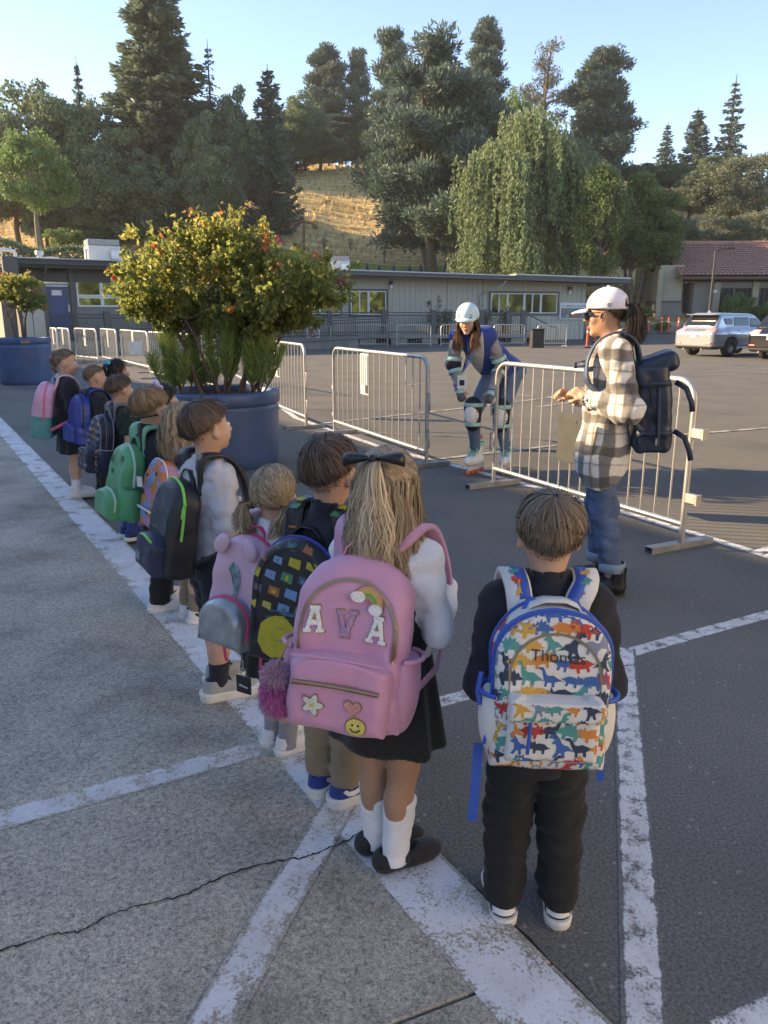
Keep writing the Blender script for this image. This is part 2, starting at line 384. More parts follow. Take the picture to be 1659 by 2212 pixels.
def markings(top):
 # the flaking white band painted along the walkway's edge
 w=.20
 stripe('kerb_paint',[kp(-1.2,.015+w/2),kp(24,.015+w/2)],w,top+.0010,PAINT_K,segs=120)
 # two bands on the concrete
 P=lambda *q:[gp(x,y,top) for x,y in q]
 def zf(ps):return [Vector((p.x,p.y,0)) for p in ps]
 stripe('painted_line',zf(P((-120,1803),(0,1772),(620,1600),(655,1588))),.115,top+.0018,PAINT_C)
 stripe('painted_line',zf(P((390,2330),(470,2195),(600,1960),(735,1735))),.112,top+.0026,PAINT_C)
 # lines on the asphalt
 A=lambda *q:[gp(x,y) for x,y in q]
 ap=(1352,1418)
 stripe('painted_line',A((880,1535),(1000,1503),(1120,1470),(1352,1412)),.10,.0008,PAINT_A)
 stripe('painted_line',A((1352,1412),(1500,1370),(1659,1327),(1800,1292)),.10,.0008,PAINT_A)
 stripe('painted_line',A((1348,1400),(1372,1800),(1393,2212),(1402,2400)),.105,.0015,PAINT_A)
 stripe('painted_line',A((1560,2235),(1640,2195),(1760,2130)),.09,.0008,PAINT_A)
 # line below the row of barriers and its branch
 stripe('painted_line',A((430,770),(520,815),(640,903),(830,968),(1000,1010),(1180,1058),(1400,1122),(1640,1195),(1760,1232)),.115,.0008,PAINT_A)
 stripe('painted_line',A((1630,1196),(1700,1172),(1800,1150)),.10,.0015,PAINT_A)
 # old faint stall lines in the sunny lot
 for q in (((690,916),(960,887),(1200,858)),((880,1000),(1270,955),(1659,925),(1800,905)),((880,832),(960,826)),((1160,880),(1420,845)),((1140,770),(1400,752),(1480,748)),((1455,790),(1659,797)),((1500,812),(1659,806)),((1480,740),(1560,742)),((1100,855),(1200,858))):
  stripe('faint_line',A(*q),.09,.006+.002*rnd.random(),PAINT_F)
ground();TOP=walkway();markings(TOP)
# ================================================================ BUILDINGS
class Plane:
 """vertical facade: s metres along it, out metres in front of it (towards the viewer), z up"""
 def __init__(s,o,u):
  s.o=Vector((o[0],o[1],0));s.u=Vector((u[0],u[1],0)).normalized();s.n=Vector((s.u.y,-s.u.x,0))   # n faces the camera side
  s.rz=math.atan2(s.u.y,s.u.x)
 def p(s,a,z,out=0.0):return Vector((*(s.o+s.u*a+s.n*out).xy,z))
 def px(s,x,y,out=0.0):
  d=ray(x,y);o=s.o+s.n*out;t=o.dot(s.n)/Vector((d.x,d.y,0)).dot(s.n)
  q=d*t;return (q-o).dot(s.u),CAM_H+d.z*t
 def box(s,b,a0,a1,z0,z1,o0,o1,mi=0,bev=0.0):
  return b.box(s.p((a0+a1)/2,(z0+z1)/2,(o0+o1)/2),(a1-a0,o1-o0,z1-z0),s.rz,mi,bev=bev)
def pane_mat():
 m,n,l,b,o=nodes('window_glass');b.inputs['Base Color'].default_value=(.10,.11,.09,1);b.inputs['Metallic'].default_value=.0
 b.inputs['Roughness'].default_value=.04;b.inputs['Metallic'].default_value=1.0;b.inputs['Base Color'].default_value=(.42,.47,.36,1)
 tc=n.new('ShaderNodeTexCoord').outputs['Object'];nz=noise(n,l,1.3,2,.5,vec=tc);bp=n.new('ShaderNodeBump');bp.inputs['Strength'].default_value=.12;bp.inputs['Distance'].default_value=.02
 l.new(nz.outputs[0],bp.inputs['Height']);l.new(bp.outputs[0],b.inputs['Normal']);return m
GLASS=pane_mat()
BEIGE=M_('beige_siding',(.47,.43,.355),.75,var=.06,vscale=1.2,bump=.2,bscale=60)
GREY_TRIM=M_('grey_trim',(.10,.098,.09),.6,var=.08);DARK_TRIM=M_('dark_fascia',(.055,.062,.062),.5,var=.1,vscale=2)
WHITE_FR=M_('white_frame',(.70,.71,.70),.45,var=.04);ROOF_MEM=M_('roof_membrane',(.55,.55,.52),.7,var=.15,vscale=2)
BLUE_DOOR=M_('blue_door',(.035,.075,.19),.45,var=.06);CONCW=M_('cast_concrete',(.24,.225,.195),.85,var=.25,vscale=2.5,bump=.4,bscale=40)
RAILM=M_('rail_metal',(.075,.078,.075),.5,var=.1);METALW=M_('galvanised_box',(.50,.50,.49),.45,.2,var=.08)
CREAM=M_('cream_panel',(.46,.43,.36),.7,var=.06);DARKGL=M_('dark_recess',(.02,.02,.02),.8)
def window(pl,root,a0,a1,z0,z1,lites,out=.02,trim=GREY_TRIM,frame=WHITE_FR,tw=.10,rows=None,fw=.055):
 if trim:
  b=MB();pl.box(b,a0-tw,a1+tw,z1,z1+tw,0,out+.05);pl.box(b,a0-tw,a1+tw,z0-tw,z0,0,out+.07)
  pl.box(b,a0-tw,a0,z0,z1,0,out+.05);pl.box(b,a1,a1+tw,z0,z1,0,out+.05)
  t=b.build('window_trim',trim,root)
 w=(a1-a0)/lites
 for i in range(lites):
  for (r0,r1) in (rows or [(z0,z1)]):
   x0,x1=a0+i*w+.004,a0+(i+1)*w-.004;b=MB()
   pl.box(b,x0,x1,r1-fw,r1,0,out+.035);pl.box(b,x0,x1,r0,r0+fw,0,out+.035)
   pl.box(b,x0,x0+fw,r0+fw,r1-fw,0,out+.035);pl.box(b,x1-fw,x1,r0+fw,r1-fw,0,out+.035)
   if lites>1 and i % 2==0 and trim:pl.box(b,(x0+x1)/2-.03,(x0+x1)/2+.03,r0+fw,r1-fw,0,out+.03)
   f=b.build('window',frame,root)
   b=MB();pl.box(b,x0+fw,x1-fw,r0+fw,r1-fw,0,out+.008);b.build('pane',GLASS,f)
def siding(pl,root,a0,a1,z0,zt,bw=.305,out=0.0,name='siding_board',m=BEIGE):
 # one grooved board, shared; zt(a) gives the top height
 n=int((a1-a0)/bw);proto=None
 for i in range(n):
  a=a0+i*bw;h=zt(a+bw/2)-z0
  if proto is None:
   b=MB();b.box((0,0,.5),(bw-.014,.03,1.0),0,0);proto=b.build(name,m,root);o=proto
  else:o=share(name,proto,root)
  q=pl.p(a+bw/2,z0,out-.015+rnd.uniform(-.002,.002));o.location=q;o.rotation_euler=(0,0,pl.rz);o.scale=(1,1,h)
def lamp(pl,root,a,z):
 b=MB();pl.box(b,a-.10,a+.10,z+.02,z+.22,0,.14,bev=.02);L=b.build('wall_lamp',M_('black_plastic',(.02,.02,.02),.4),root)
 b=MB();pl.box(b,a-.075,a+.075,z-.20,z+.015,.02,.12,bev=.02);b.build('lamp_lens',M_('frosted_lens',(.75,.75,.72),.3),L)
def hvac(name,c,size,rz,label,loc_z):
 r=empty(name,c,rz,label,'air conditioner','air conditioners on the school roofs');w,d,h=size
 b=MB();b.box((0,0,h*.36),(w,d,h*.72),bev=.03);b.build('casing',METALW,r)
 b=MB();b.box((0,0,h*.86),(w*.98,d*.98,h*.26),bev=.02);g=b.build('condenser_section',M_('grey_louvre',(.16,.16,.16),.6),r)
 for k in range(5):
  b=MB();b.box((0,-d*.5-.012,h*(.76+.047*k)),(w*.94,.03,h*.022));b.build('louvre',METALW,g)
 b=MB();b.box((w*.3,-d*.5-.10,h*.30),(w*.26,.20,h*.42),bev=.04);b.build('intake_hood',M_('white_metal',(.66,.66,.64),.45),r)
 b=MB();b.tube([(-w*.56,-d*.3,-.1),(-w*.56,-d*.3,h*.5),(-w*.5,-d*.3,h*.52)],.06,8);b.tube([(-w*.5,-d*.5,h*.7),(-w*.5,-d*.5,h*.95)],.03,6);b.build('pipe',METALW,r)
 return r
def classroom_right():
 root=empty('classroom_building',(0,0,0),0,'long beige board-sided classroom block with grey trim behind the ramp railing','building')
 pl=Plane((-6.6,43.1),(.978,.207));L=pl.px(1262,700)[0];zb=.12
 zt=lambda a:3.80-.021*a
 b=MB();V=[]
 q=[pl.p(0,0,-.04),pl.p(L,0,-.04),pl.p(L,0,-9),pl.p(0,0,-9)]
 vb=[Vector((*p.xy,-.3)) for p in q];vt=[Vector((*q[0].xy,zt(0))),Vector((*q[1].xy,zt(L))),Vector((*q[2].xy,zt(L)-.1)),Vector((*q[3].xy,zt(0)-.1))]
 b.add(vb+vt,[(0,1,5,4),(1,2,6,5),(2,3,7,6),(3,0,4,7),(4,5,6,7)]);b.build('wall',BEIGE,root)
 siding(pl,root,0,L,zb,lambda a:zt(a)-.02)
 # low sloped roof with a thick fascia, pale top edge
 def slab(a0,a1,z_off,th,o0,o1,m,name):
  b=MB();pts=[]
  for a in (a0,a1):
   for o in (o1,o0):
    for dz in (0,th):pts.append(pl.p(a,zt(a)+z_off+dz-(.1 if o==o0 else 0),o))
  b.add(pts,[(0,1,5,4),(2,6,7,3),(1,3,7,5),(0,4,6,2),(0,2,3,1),(4,5,7,6)]);return b.build(name,m,root)
 a_s=pl.px(1096,600)[0]
 slab(-.8,a_s,.02,.17,-9.5,1.15,GREY_TRIM,'fascia');slab(-.8,a_s,.19,.06,-9.5,1.2,ROOF_MEM,'roof')
 slab(a_s+.02,L+2.1,.05,.20,-9.5,1.25,GREY_TRIM,'fascia');slab(a_s+.02,L+2.1,.25,.07,-9.5,1.3,ROOF_MEM,'roof')
 b=MB();b.tube([pl.p(-.8,zt(-.8)-.02,1.24),pl.p(L+2,zt(L+2)+.02,1.32)],.06,8);b.build('gutter',GREY_TRIM,root)
 # downpipe with its swan neck
 a=pl.px(1037,640)[0];b=MB();b.tube([pl.p(a+1.1,zt(a)-.05,1.2),pl.p(a+1.0,zt(a)-.28,1.1),pl.p(a+.1,zt(a)-.75,.12),pl.p(a,zt(a)-.9,.07),pl.p(a,.6,.07)],.045,8);b.build('downpipe',BEIGE,root)
 for x in (718,850,968,1045,1150,1258):
  a=pl.px(x,640)[0];b=MB();pl.box(b,a-.05,a+.05,zb,zt(a)-.03,0,.03);b.build('batten',BEIGE,root)
 w=pl.px(757,626);w2=pl.px(834,680);window(pl,root,w[0],w2[0],w2[1],w[1]-.05,2)
 w=pl.px(600,622);w2=pl.px(735,678);window(pl,root,w[0],w2[0],w2[1],w[1],3)
 w=pl.px(1060,633);w2=pl.px(1202,677);window(pl,root,w[0],w2[0],w2[1],w[1],4)
 w=pl.px(596,640);w2=pl.px(637,719);
 for x,y in ((844,616),(1230,628)):lamp(pl,root,*pl.px(x,y))
 # porch at the right end: posts and a rail under the roof overhang
 for k,a in enumerate((L+.5,L+1.9)):
  b=MB();pl.box(b,a-.06,a+.06,-.05,zt(a),-1.2,-1.08);b.build('porch_post',GREY_TRIM,root)
 b=MB();b.tube([pl.p(L+1.9,zt(L)-.1,.95),pl.p(L+1.5,zt(L)-.6,.1)],.04,6);b.build('gutter_elbow',GREY_TRIM,root)
 # notice board with the school's name and a mosaic of flowers
 n0,n1=pl.px(1209,654),pl.px(1268,690);r2=empty('notice_board',pl.p(0,0,0),0,'white framed school notice board with flower mosaic on the beige wall','sign')
 r2.location=(0,0,0);wd=n1[0]-n0[0];ht=n0[1]-n1[1]
 b=MB();pl.box(b,n0[0],n1[0],n1[1],n0[1],.03,.09,bev=.01);b.build('board',WHITE_FR,r2)
 b=MB();pl.box(b,n0[0]+.08,n1[0]-.08,n1[1]+.06,n0[1]-.30,.09,.096);pa=b.build('mosaic_panel',M_('teal_panel',(.10,.22,.25),.5,var=.5,vscale=7),r2)
 cols=[(.5,.04,.10),(.55,.25,.03),(.5,.42,.06),(.05,.2,.35),(.10,.28,.10),(.4,.08,.25)]
 for i in range(34):
  a=rnd.uniform(n0[0]+.2,n1[0]-.2);z=rnd.uniform(n1[1]+.16,n0[1]-.42);b=MB();rr=rnd.uniform(.05,.11)
  poly=[(rr*(1+.35*math.cos(5*t))*math.cos(t),rr*(1+.35*math.cos(5*t))*math.sin(t)) for t in np.linspace(0,6.28,20)[:-1]]
  M=Matrix.Translation(pl.p(a,z,.097+.0006*i))@Matrix.Rotation(pl.rz,4,'Z')@Matrix.Rotation(R(90),4,'X')
  b.prism(poly,.004,M);b.build('flower',M_('mosaic_colour_%d' % (i % 6),cols[i % 6],.5),pa)
 text_on('lettering','ST. PERPETUA SCHOOL',.155,pl.p((n0[0]+n1[0])/2,n0[1]-.20,.0935),pl.rz,M_('black_print',(.02,.02,.02),.6),r2,wd-.25)
 hv=pl.px(736,575);hvac('air_conditioner',pl.p(pl.px(736,575)[0],zt(2)+.22,-2.0),(1.5,1.1,.85),pl.rz,'grey rooftop air conditioner at the left of the beige classroom roof',0)
 return pl,L
def text_on(name,s,size,loc,rz,m,parent,width=None,rx=R(90),extr=.002):
 cu=bpy.data.curves.new(name,'FONT');cu.body=s;cu.size=size;cu.align_x='CENTER';cu.align_y='CENTER';cu.extrude=extr
 o=bpy.data.objects.new(name,cu);COL.objects.link(o)
 dg=bpy.context.evaluated_depsgraph_get();me=bpy.data.meshes.new_from_object(o.evaluated_get(dg));bpy.data.objects.remove(o);bpy.data.curves.remove(cu)
 if width:
  xs=[v.co.x for v in me.vertices];k=width/max(1e-6,max(xs)-min(xs));me.transform(Matrix.Diagonal((k,min(k,1.15),1,1)))
 me.name=name;me.materials.clear();o=link_mesh(name,me,m,parent);o.location=loc;o.rotation_euler=(rx,0,rz);return o
def railing(name,label,pts,deck_z,rail_z,posts,pitch=.115,deck=True):
 """painted steel railing: rails, pickets, square posts; pts = two ground ends"""
 root=empty(name,(0,0,0),0,label,'railing','railings of the classroom ramps')
 a,b_=pts;u=(b_-a);L=u.length;u.normalize();pl=Plane(a,(u.x,u.y))
 z0=deck_z if isinstance(deck_z,tuple) else (deck_z,deck_z)
 def z(s,k):return z0[0]+(z0[1]-z0[0])*s/L+k
 for k in (rail_z,rail_z-.13,.12):
  b=MB();b.tube([pl.p(0,z(0,k)),pl.p(L,z(L,k))],.026,8);b.build('rail',RAILM,root)
 n=int(L/pitch);proto=None
 for i in range(1,n):
  s=i*L/n
  if proto is None:
   b=MB();b.box((0,0,0),(.017,.017,rail_z-.25));proto=b.build('picket',RAILM,root);o=proto
  else:o=share('picket',proto,root)
  o.location=pl.p(s,z(s,(rail_z-.01)/2));o.rotation_euler=(0,0,pl.rz)
 for s in posts:
  b=MB();pl.box(b,s-.14,s+.14,z(s,-.12),z(s,rail_z+.14),-.09,.09,bev=.015);b.build('post',GREY_TRIM,root)
 return pl
def ramp_right(pl,L):
 # raised concrete walk before the beige block, with openings under it
 out=2.1;dz=.58
 root=empty('access_ramp',(0,0,0),0,'raised concrete access ramp and landing along the beige classroom block','ramp')
 a1=pl.px(1146,700,out)[0];b=MB();pl.box(b,-7,a1,dz-.22,dz,.03,out,bev=.02);b.build('deck',CONCW,root)
 for k in range(13):
  a=-6.6+(a1+6.0)*k/12;b=MB();pl.box(b,a-.45,a+.45,-.1,dz-.22,.06,out-.06);b.build('pier',CONCW,root)
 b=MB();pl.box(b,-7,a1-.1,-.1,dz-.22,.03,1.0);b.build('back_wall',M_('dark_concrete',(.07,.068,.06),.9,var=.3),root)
 for k in range(12):
  a=-6.1+(a1+6.0)*k/12;b=MB();b.tube([pl.p(a,.05,out-.25),pl.p(a+.9,dz-.24,out-.25)],.03,6);b.build('brace',RAILM,root)
 b=MB()
 for k in range(4):pl.box(b,a1+.02+.32*k,a1+.34+.32*k,-.1,dz-.14*(k+1),.3,out)
 b.build('steps',CONCW,root)
 ps=[pl.px(x,690,out-.1)[0] for x in (712,829,936,1040,1098,1130)]
 a,b_=pl.p(-7,0,out-.1),pl.p(a1-.05,0,out-.1)
 railing('ramp_railing','long dark picket railing along the ramp of the beige block',(a,b_),dz,1.14,[p+7 for p in ps])
 # handrail going down the steps
 r=empty('handrail',(0,0,0),0,'bent dark handrail running down the steps at the ramp end','handrail');b=MB()
 b.tube([pl.p(a1,dz+.95,out-.1),pl.p(a1+.15,dz+.93,out-.1),pl.p(a1+1.35,.95,out-.1),pl.p(a1+1.6,.93,out-.1),pl.p(a1+1.64,.8,out-.1),pl.p(a1+1.64,0,out-.1)],.028,8);b.build('rail',RAILM,r)
 b=MB();b.tube([pl.p(a1+.7,.2,out-.1),pl.p(a1+.7,dz+.5,out-.1)],.022,6);b.build('post',RAILM,r)
 # dark waste bin at the foot of the steps
 p0=gp(1159,751);r=empty('waste_bin',p0,0,'square dark brown waste bin at the foot of the ramp steps','bin')
 b=MB();b.box((0,0,.43),(.62,.62,.86),bev=.03);b.build('body',M_('dark_brown_bin',(.035,.028,.022),.6,var=.2),r)
 b=MB();b.box((0,0,.90),(.66,.66,.07),bev=.02);b.build('lid',M_('black_lid',(.02,.02,.02),.5),r)
def classroom_left():
 root=empty('classroom_wing',(0,0,0),0,'dark-eaved classroom wing with blue door and white framed windows at left','building')
 pl=Plane((-15.6,33.4),(.87,.49));L=12.2;H=3.5
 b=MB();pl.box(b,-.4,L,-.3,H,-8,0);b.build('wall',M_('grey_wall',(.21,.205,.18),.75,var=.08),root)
 # deep eave: fascia, gutter, roof sheet
 b=MB();pl.box(b,-.2,L+.6,H-.02,H+.09,-8.2,1.1);b.build('soffit',DARK_TRIM,root)
 b=MB();pl.box(b,-.25,L+.65,H+.09,H+.30,-8.3,1.14,bev=.02);b.build('fascia',DARK_TRIM,root)
 b=MB();pl.box(b,-.3,L+.7,H+.302,H+.35,-8.4,1.25,bev=.02);b.build('roof',ROOF_MEM,root)
 b=MB();b.tube([pl.p(-.2,H+.12,1.22),pl.p(L+.6,H+.12,1.22)],.075,8);b.build('gutter',DARK_TRIM,root)
 a=pl.px(97,575,1.0)[0];b=MB();b.tube([pl.p(a,H+.1,1.2),pl.p(a,H-.15,1.1),pl.p(a-.15,H-.45,.5),pl.p(a-.2,H-.6,.1),pl.p(a-.2,.2,.08)],.05,8);b.build('downpipe',GREY_TRIM,root)
 for x in (127,325):
  a=pl.px(x,577,.6)[0];b=MB();pl.box(b,a-.28,a+.28,H-.10,H-.022,.45,.7);b.build('soffit_vent',DARKGL,root)
 b=MB();pl.box(b,-.3,.25,H-.5,H+.32,1.27,1.8);b.build('eave_return',GREY_TRIM,root)
 b=MB();pl.box(b,0,L,H-.55,H-.03,0,.06);b.build('header_beam',DARK_TRIM,root)
 for x in (156,):
  a=pl.px(x,640)[0];b=MB();pl.box(b,a-.09,a+.09,-.1,H-.03,0,.16);b.build('column',GREY_TRIM,root)
 # transom and blue door
 t0,t1=pl.px(92,597),pl.px(150,614);window(pl,root,t0[0],t1[0],t1[1],t0[1],1,trim=None)
 d0,d1=pl.px(101,619),pl.px(153,722);b=MB();pl.box(b,d0[0],d1[0],d1[1],d0[1],.0,.05);d=b.build('door',BLUE_DOOR,root)
 b=MB();pl.box(b,d0[0]-.06,d1[0]+.06,d0[1]+.005,d0[1]+.07,.0,.09);b.build('door_head',WHITE_FR,root)
 q=pl.px(122,632);b=MB();pl.box(b,q[0]-.2,q[0]+.2,q[1]-.12,q[1]+.1,.05,.062);b.build('door_plate',M_('white_plate',(.72,.70,.64),.5),d)
 q=pl.px(152,666);b=MB();pl.box(b,q[0]-.1,q[0]-.02,q[1]-.15,q[1]+.15,.05,.11);b.build('door_handle',METALW,d)
 # big windows, two rows of panes
 w0,w1=pl.px(162,602),pl.px(222,663);pw=w1[0]-w0[0]
 zm=pl.px(165,640)[1];n=5
 window(pl,root,w0[0],w0[0]+pw*n,w1[1],w0[1],n,trim=None,rows=[(zm,w0[1]),(w1[1],zm-.008)],fw=.07)
 # cream doors of a low store at left of the blue door
 c0,c1=pl.px(38,650,1.6),pl.px(103,726,1.6)
 r2=empty('storage_cabinet',(0,0,0),0,'cream two-door storage cabinet beside the blue classroom door','cabinet')
 b=MB();pl.box(b,c0[0],c1[0],0,c0[1],.3,1.6,bev=.02);b.build('body',GREY_TRIM,r2);m=(c0[0]+c1[0])/2
 for x0,x1 in ((c0[0]+.12,m-.015),(m+.015,c1[0]-.04)):
  b=MB();pl.box(b,x0,x1,.08,c0[1]-.06,1.6,1.64);b.build('door',CREAM,r2)
 # ramp and railings
 a0=pl.px(112,690,2.2)[0];root2=empty('access_ramp',(0,0,0),0,'low concrete ramp in front of the blue door and big windows','ramp')
 b=MB();pl.box(b,a0-.3,L+3,-.1,.5,.02,2.2);b.build('deck',CONCW,root2)
 railing('ramp_railing','dark picket railing with square posts below the big windows',(pl.p(a0,0,2.1),pl.p(L+3,0,2.1)),.5,1.10,[pl.px(x,690,2.1)[0]-a0 for x in (232,356,480)])
 railing('ramp_railing','lower sloping dark railing in front of the big window ramp',(pl.p(a0+1.2,0,3.6),pl.p(L+4,0,3.6)),(-.05,.42),1.02,[])
 # rooftop things
 hv=pl.px(222,560,-1.0);hvac('air_conditioner',pl.p(hv[0],H+.38,-1.0),(1.35,1.2,.95),pl.rz,'pale box air conditioner with white hood on the dark-eaved roof',0)
 a=pl.px(86,555,-.6)[0];r=empty('roof_vent',pl.p(a,H+.35,-.6),0,'short shiny metal vent with a cap on the left roof','vent')
 b=MB();b.lathe([(.11,0),(.11,.22)],16);b.build('pipe',METALW,r);b=MB();b.lathe([(.17,.22),(.18,.36),(.15,.40)],16);b.build('cap',METALW,r)
 a=pl.px(10,550,-1.2)[0];r=empty('roof_pipe',pl.p(a,H+.35,-1.2),pl.rz,'white bent pipe lying on the roof at the far left edge','pipe')
 b=MB();b.tube([(-3,0,.42),(.25,0,.42),(.38,0,.38),(.42,0,.28),(.42,0,0)],.07,10);b.build('bend',M_('white_pipe',(.6,.6,.58),.4),r)
 b=MB();b.tube([(-3,-.3,.05),(.6,-.3,.05),(1.0,-.1,.12),(1.9,.2,.2),(2.2,.5,.2)],.03,6);b.build('conduit',METALW,r)
 b=MB();b.box((-1.2,.1,.2),(.06,.06,.4));b.box((-.1,.1,.2),(.06,.06,.4));b.build('stand',METALW,r)
 return pl
TILE=mat('clay_tile',(.42,.19,.13),.7,var=.4,vscale=5,bump=.2,bscale=30)
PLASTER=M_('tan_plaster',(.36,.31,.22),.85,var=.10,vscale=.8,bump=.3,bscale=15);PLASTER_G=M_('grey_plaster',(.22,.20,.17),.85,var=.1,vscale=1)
def tiled_roof(name,root,pl,a0,a1,z0,z1,o0,o1):
 """barrel tiles: every run a half-round ridge, courses stepped"""
 n=int((a1-a0)/.30);P=[];F=[];rows=14
 for i in range(n):
  a=a0+.30*(i+.5)
  for r in range(rows):
   t0,t1=r/rows,(r+1.06)/rows;base=len(P);lift0=.05 if True else 0
   for t,lift in ((t0,.045),(t1,.0)):
    for k in range(6):
     ang=math.pi*k/5;P.append(pl.p(a-.15*math.cos(ang),z0+(z1-z0)*t+.10*math.sin(ang)+lift,o0+(o1-o0)*t))
   for k in range(5):F.append((base+k,base+k+1,base+7+k,base+6+k))
 o=np_mesh(name,[tuple(p) for p in P],F,TILE,root,smooth=False,kind='stuff');return o
def tile_building():
 root=empty('tiled_roof_building',(0,0,0),0,'plastered hall with red clay tile roof behind the parked cars','building')
 pl=Plane((22.6,57.5),(1,-.03));zg=.45
 ez,rz_=4.25,6.9;W=34
 A=lambda x:pl.px(x,650)[0]
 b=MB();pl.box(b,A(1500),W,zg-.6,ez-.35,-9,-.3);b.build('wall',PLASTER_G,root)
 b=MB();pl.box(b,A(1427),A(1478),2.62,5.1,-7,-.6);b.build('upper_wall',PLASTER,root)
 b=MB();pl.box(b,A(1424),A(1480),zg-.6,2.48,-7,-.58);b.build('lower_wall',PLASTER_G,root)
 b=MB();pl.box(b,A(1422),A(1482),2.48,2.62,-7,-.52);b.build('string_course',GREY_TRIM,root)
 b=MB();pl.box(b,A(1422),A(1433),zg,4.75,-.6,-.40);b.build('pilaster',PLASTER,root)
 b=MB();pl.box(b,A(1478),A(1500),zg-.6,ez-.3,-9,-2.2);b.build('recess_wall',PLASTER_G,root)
 b=MB();pl.box(b,A(1483),A(1498),zg,2.6,-2.2,-2.14);d=b.build('door',M_('dark_brown_door',(.04,.03,.025),.5),root)
 for k in range(3):
  b=MB();pl.box(b,A(1479),A(1482.5),1.2+.45*k,1.58+.45*k,-2.2,-2.12);b.build('side_light',WHITE_FR,root)
 # big glazed bays under a header
 b=MB();pl.box(b,A(1540),W,ez-.75,ez-.35,-.3,-.1);b.build('header',PLASTER_G,root)
 for i,(x0,x1) in enumerate(((1549,1585),(1590,1625),(1632,1662),(1668,1700))):
  b=MB();pl.box(b,A(x0),A(x1),zg,ez-.78,-.3,-.24);f=b.build('glazed_bay',DARKGL,root)
  for k in range(1,3):
   a=A(x0)+(A(x1)-A(x0))*k/3;b=MB();pl.box(b,a-.04,a+.04,zg,ez-.78,-.24,-.19);b.build('mullion',M_('dark_mullion',(.05,.05,.05),.5),f)
 for x in (1547,1630):
  b=MB();pl.box(b,A(x)-.22,A(x)+.22,zg,ez-.36,-.3,.05);b.build('pier',PLASTER,root)
 tiled_roof('roof_tiles',root,pl,A(1458),W,ez,rz_,.9,-5.5)
 tiled_roof('roof_tiles',root,pl,A(1443),A(1458)+.1,ez+1.05,rz_,-1.9,-5.5)
 b=MB();pl.box(b,A(1456),W,ez-.20,ez-.02,.72,.92);b.build('fascia',M_('brown_fascia',(.09,.05,.035),.7),root)
 b=MB();pl.box(b,A(1441),A(1474),ez+.86,ez+1.03,-1.95,-1.78);b.build('fascia',M_('brown_fascia',(.09,.05,.035),.7),root)
 b=MB();pl.box(b,A(1458),W,ez-.04,ez,-5,.7);b.build('soffit',GREY_TRIM,root)
 b=MB();b.tube([pl.p(A(1443),rz_+.12,-5.5),pl.p(W,rz_+.12,-5.5)],.16,8);b.build('ridge_tiles',TILE,root)
 b=MB();b.add([pl.p(A(1456),ez,-9),pl.p(W,ez,-9),pl.p(W,rz_,-5.6),pl.p(A(1456),rz_,-5.6)],[(3,2,1,0)]);b.build('back_slope',TILE,root)
 b=MB();b.lathe([(.0,-.12),(.14,-.06),(.16,.1),(.05,.16)],12,pl.p(A(1541),ez-1.05,.15));b.build('wall_lamp',M_('lamp_glass',(.7,.68,.6),.3),root)
 # low retaining wall and curb before the bank
 w=empty('retaining_wall',(0,0,0),0,'low concrete retaining wall below the planted bank by the orange posts','wall')
 a=hp(1290,700,55.5);c=hp(1480,700,55.5);b=MB();b.box(((a.x+c.x)/2,55.6,.6),(c.x-a.x+3,.3,.75),0,bev=.03);b.build('panel',CONCW,w)
def hill_house():
 p=hp(1398,400,150);r=empty('hillside_house',(p.x,p.y,terrain_z(p.x,p.y)),R(-8),'dark flat-roofed house on the hilltop between the tall trees','house');z=hp(1398,372,150).z-terrain_z(p.x,p.y)
 wd=M_('dark_wood',(.05,.035,.028),.8,var=.2)
 b=MB();b.box((0,0,z/2-.6),(9,6,z-.8));b.build('wall',wd,r)
 b=MB();b.box((0,-.5,z),(13,9,.38),bev=.05);b.build('roof',M_('weathered_roof',(.17,.13,.10),.8,var=.2),r)
 for k in range(5):b=MB();b.box((-4+2*k,-3.02,z-1.6),(1.5,.06,1.3));b.build('window',GLASS,r)
 for k in range(6):b=MB();b.box((-6+2.4*k,-4.6,z/2),(.18,.18,z));b.build('post',wd,r)
 b=MB();b.box((0,-4.6,z-2.6),(12.4,.1,.12));b.box((0,-4.0,z-3.5),(12.6,1.6,.15));b.build('balcony',wd,r)
def shade_building():
 """long school wing at the left of the walkway, outside the picture: its eave throws the shade over the children"""
 root=empty('school_wing',(0,0,0),0,'tall flat-roofed school hall beside the walkway throwing the shade','building')
 def bx(s0,s1,n0,n1,z0,z1,m,name):
  b=MB();b.box(kp((s0+s1)/2,(n0+n1)/2,(z0+z1)/2),(s1-s0,n1-n0,z1-z0),math.atan2(KD.y,KD.x));b.build(name,m,root)
 bx(-6,43,EAVE_N+.8,26,-.2,8.75,M_('white_stucco',(.74,.71,.66),.85,var=.04),'wall');bx(-6.6,43.6,EAVE_N,26.5,8.76,9.0,DARK_TRIM,'roof')
def bounce_block():
 """unseen cream block added behind the viewer at the right, bouncing warm sunlight into the shade"""
 root=empty('bounce_building',(0,0,0),0,'two-storey cream block added behind the viewer to bounce warm sunlight','building');wm=M_('cream_stucco',(.76,.68,.55),.85,var=.06,vscale=1,bump=.2,bscale=20)
 b=MB();b.box((13,-15,3.4),(8,34,7.2));b.build('wall',wm,root);b=MB();b.box((13,-15,7.1),(9.4,35.4,.2));b.build('roof',DARK_TRIM,root)
 for y in range(-30,1,4):
  for z in (1.7,5.0):b=MB();b.box((8.98,y,z),(.08,1.3,1.3));b.build('window',GLASS,root)
EAVE_N=12.75
bounce_block()  # out of view, added only to bounce warm light into the shade
pl_r,L_r=classroom_right();ramp_right(pl_r,L_r);pl_l=classroom_left();tile_building();hill_house();shade_building()
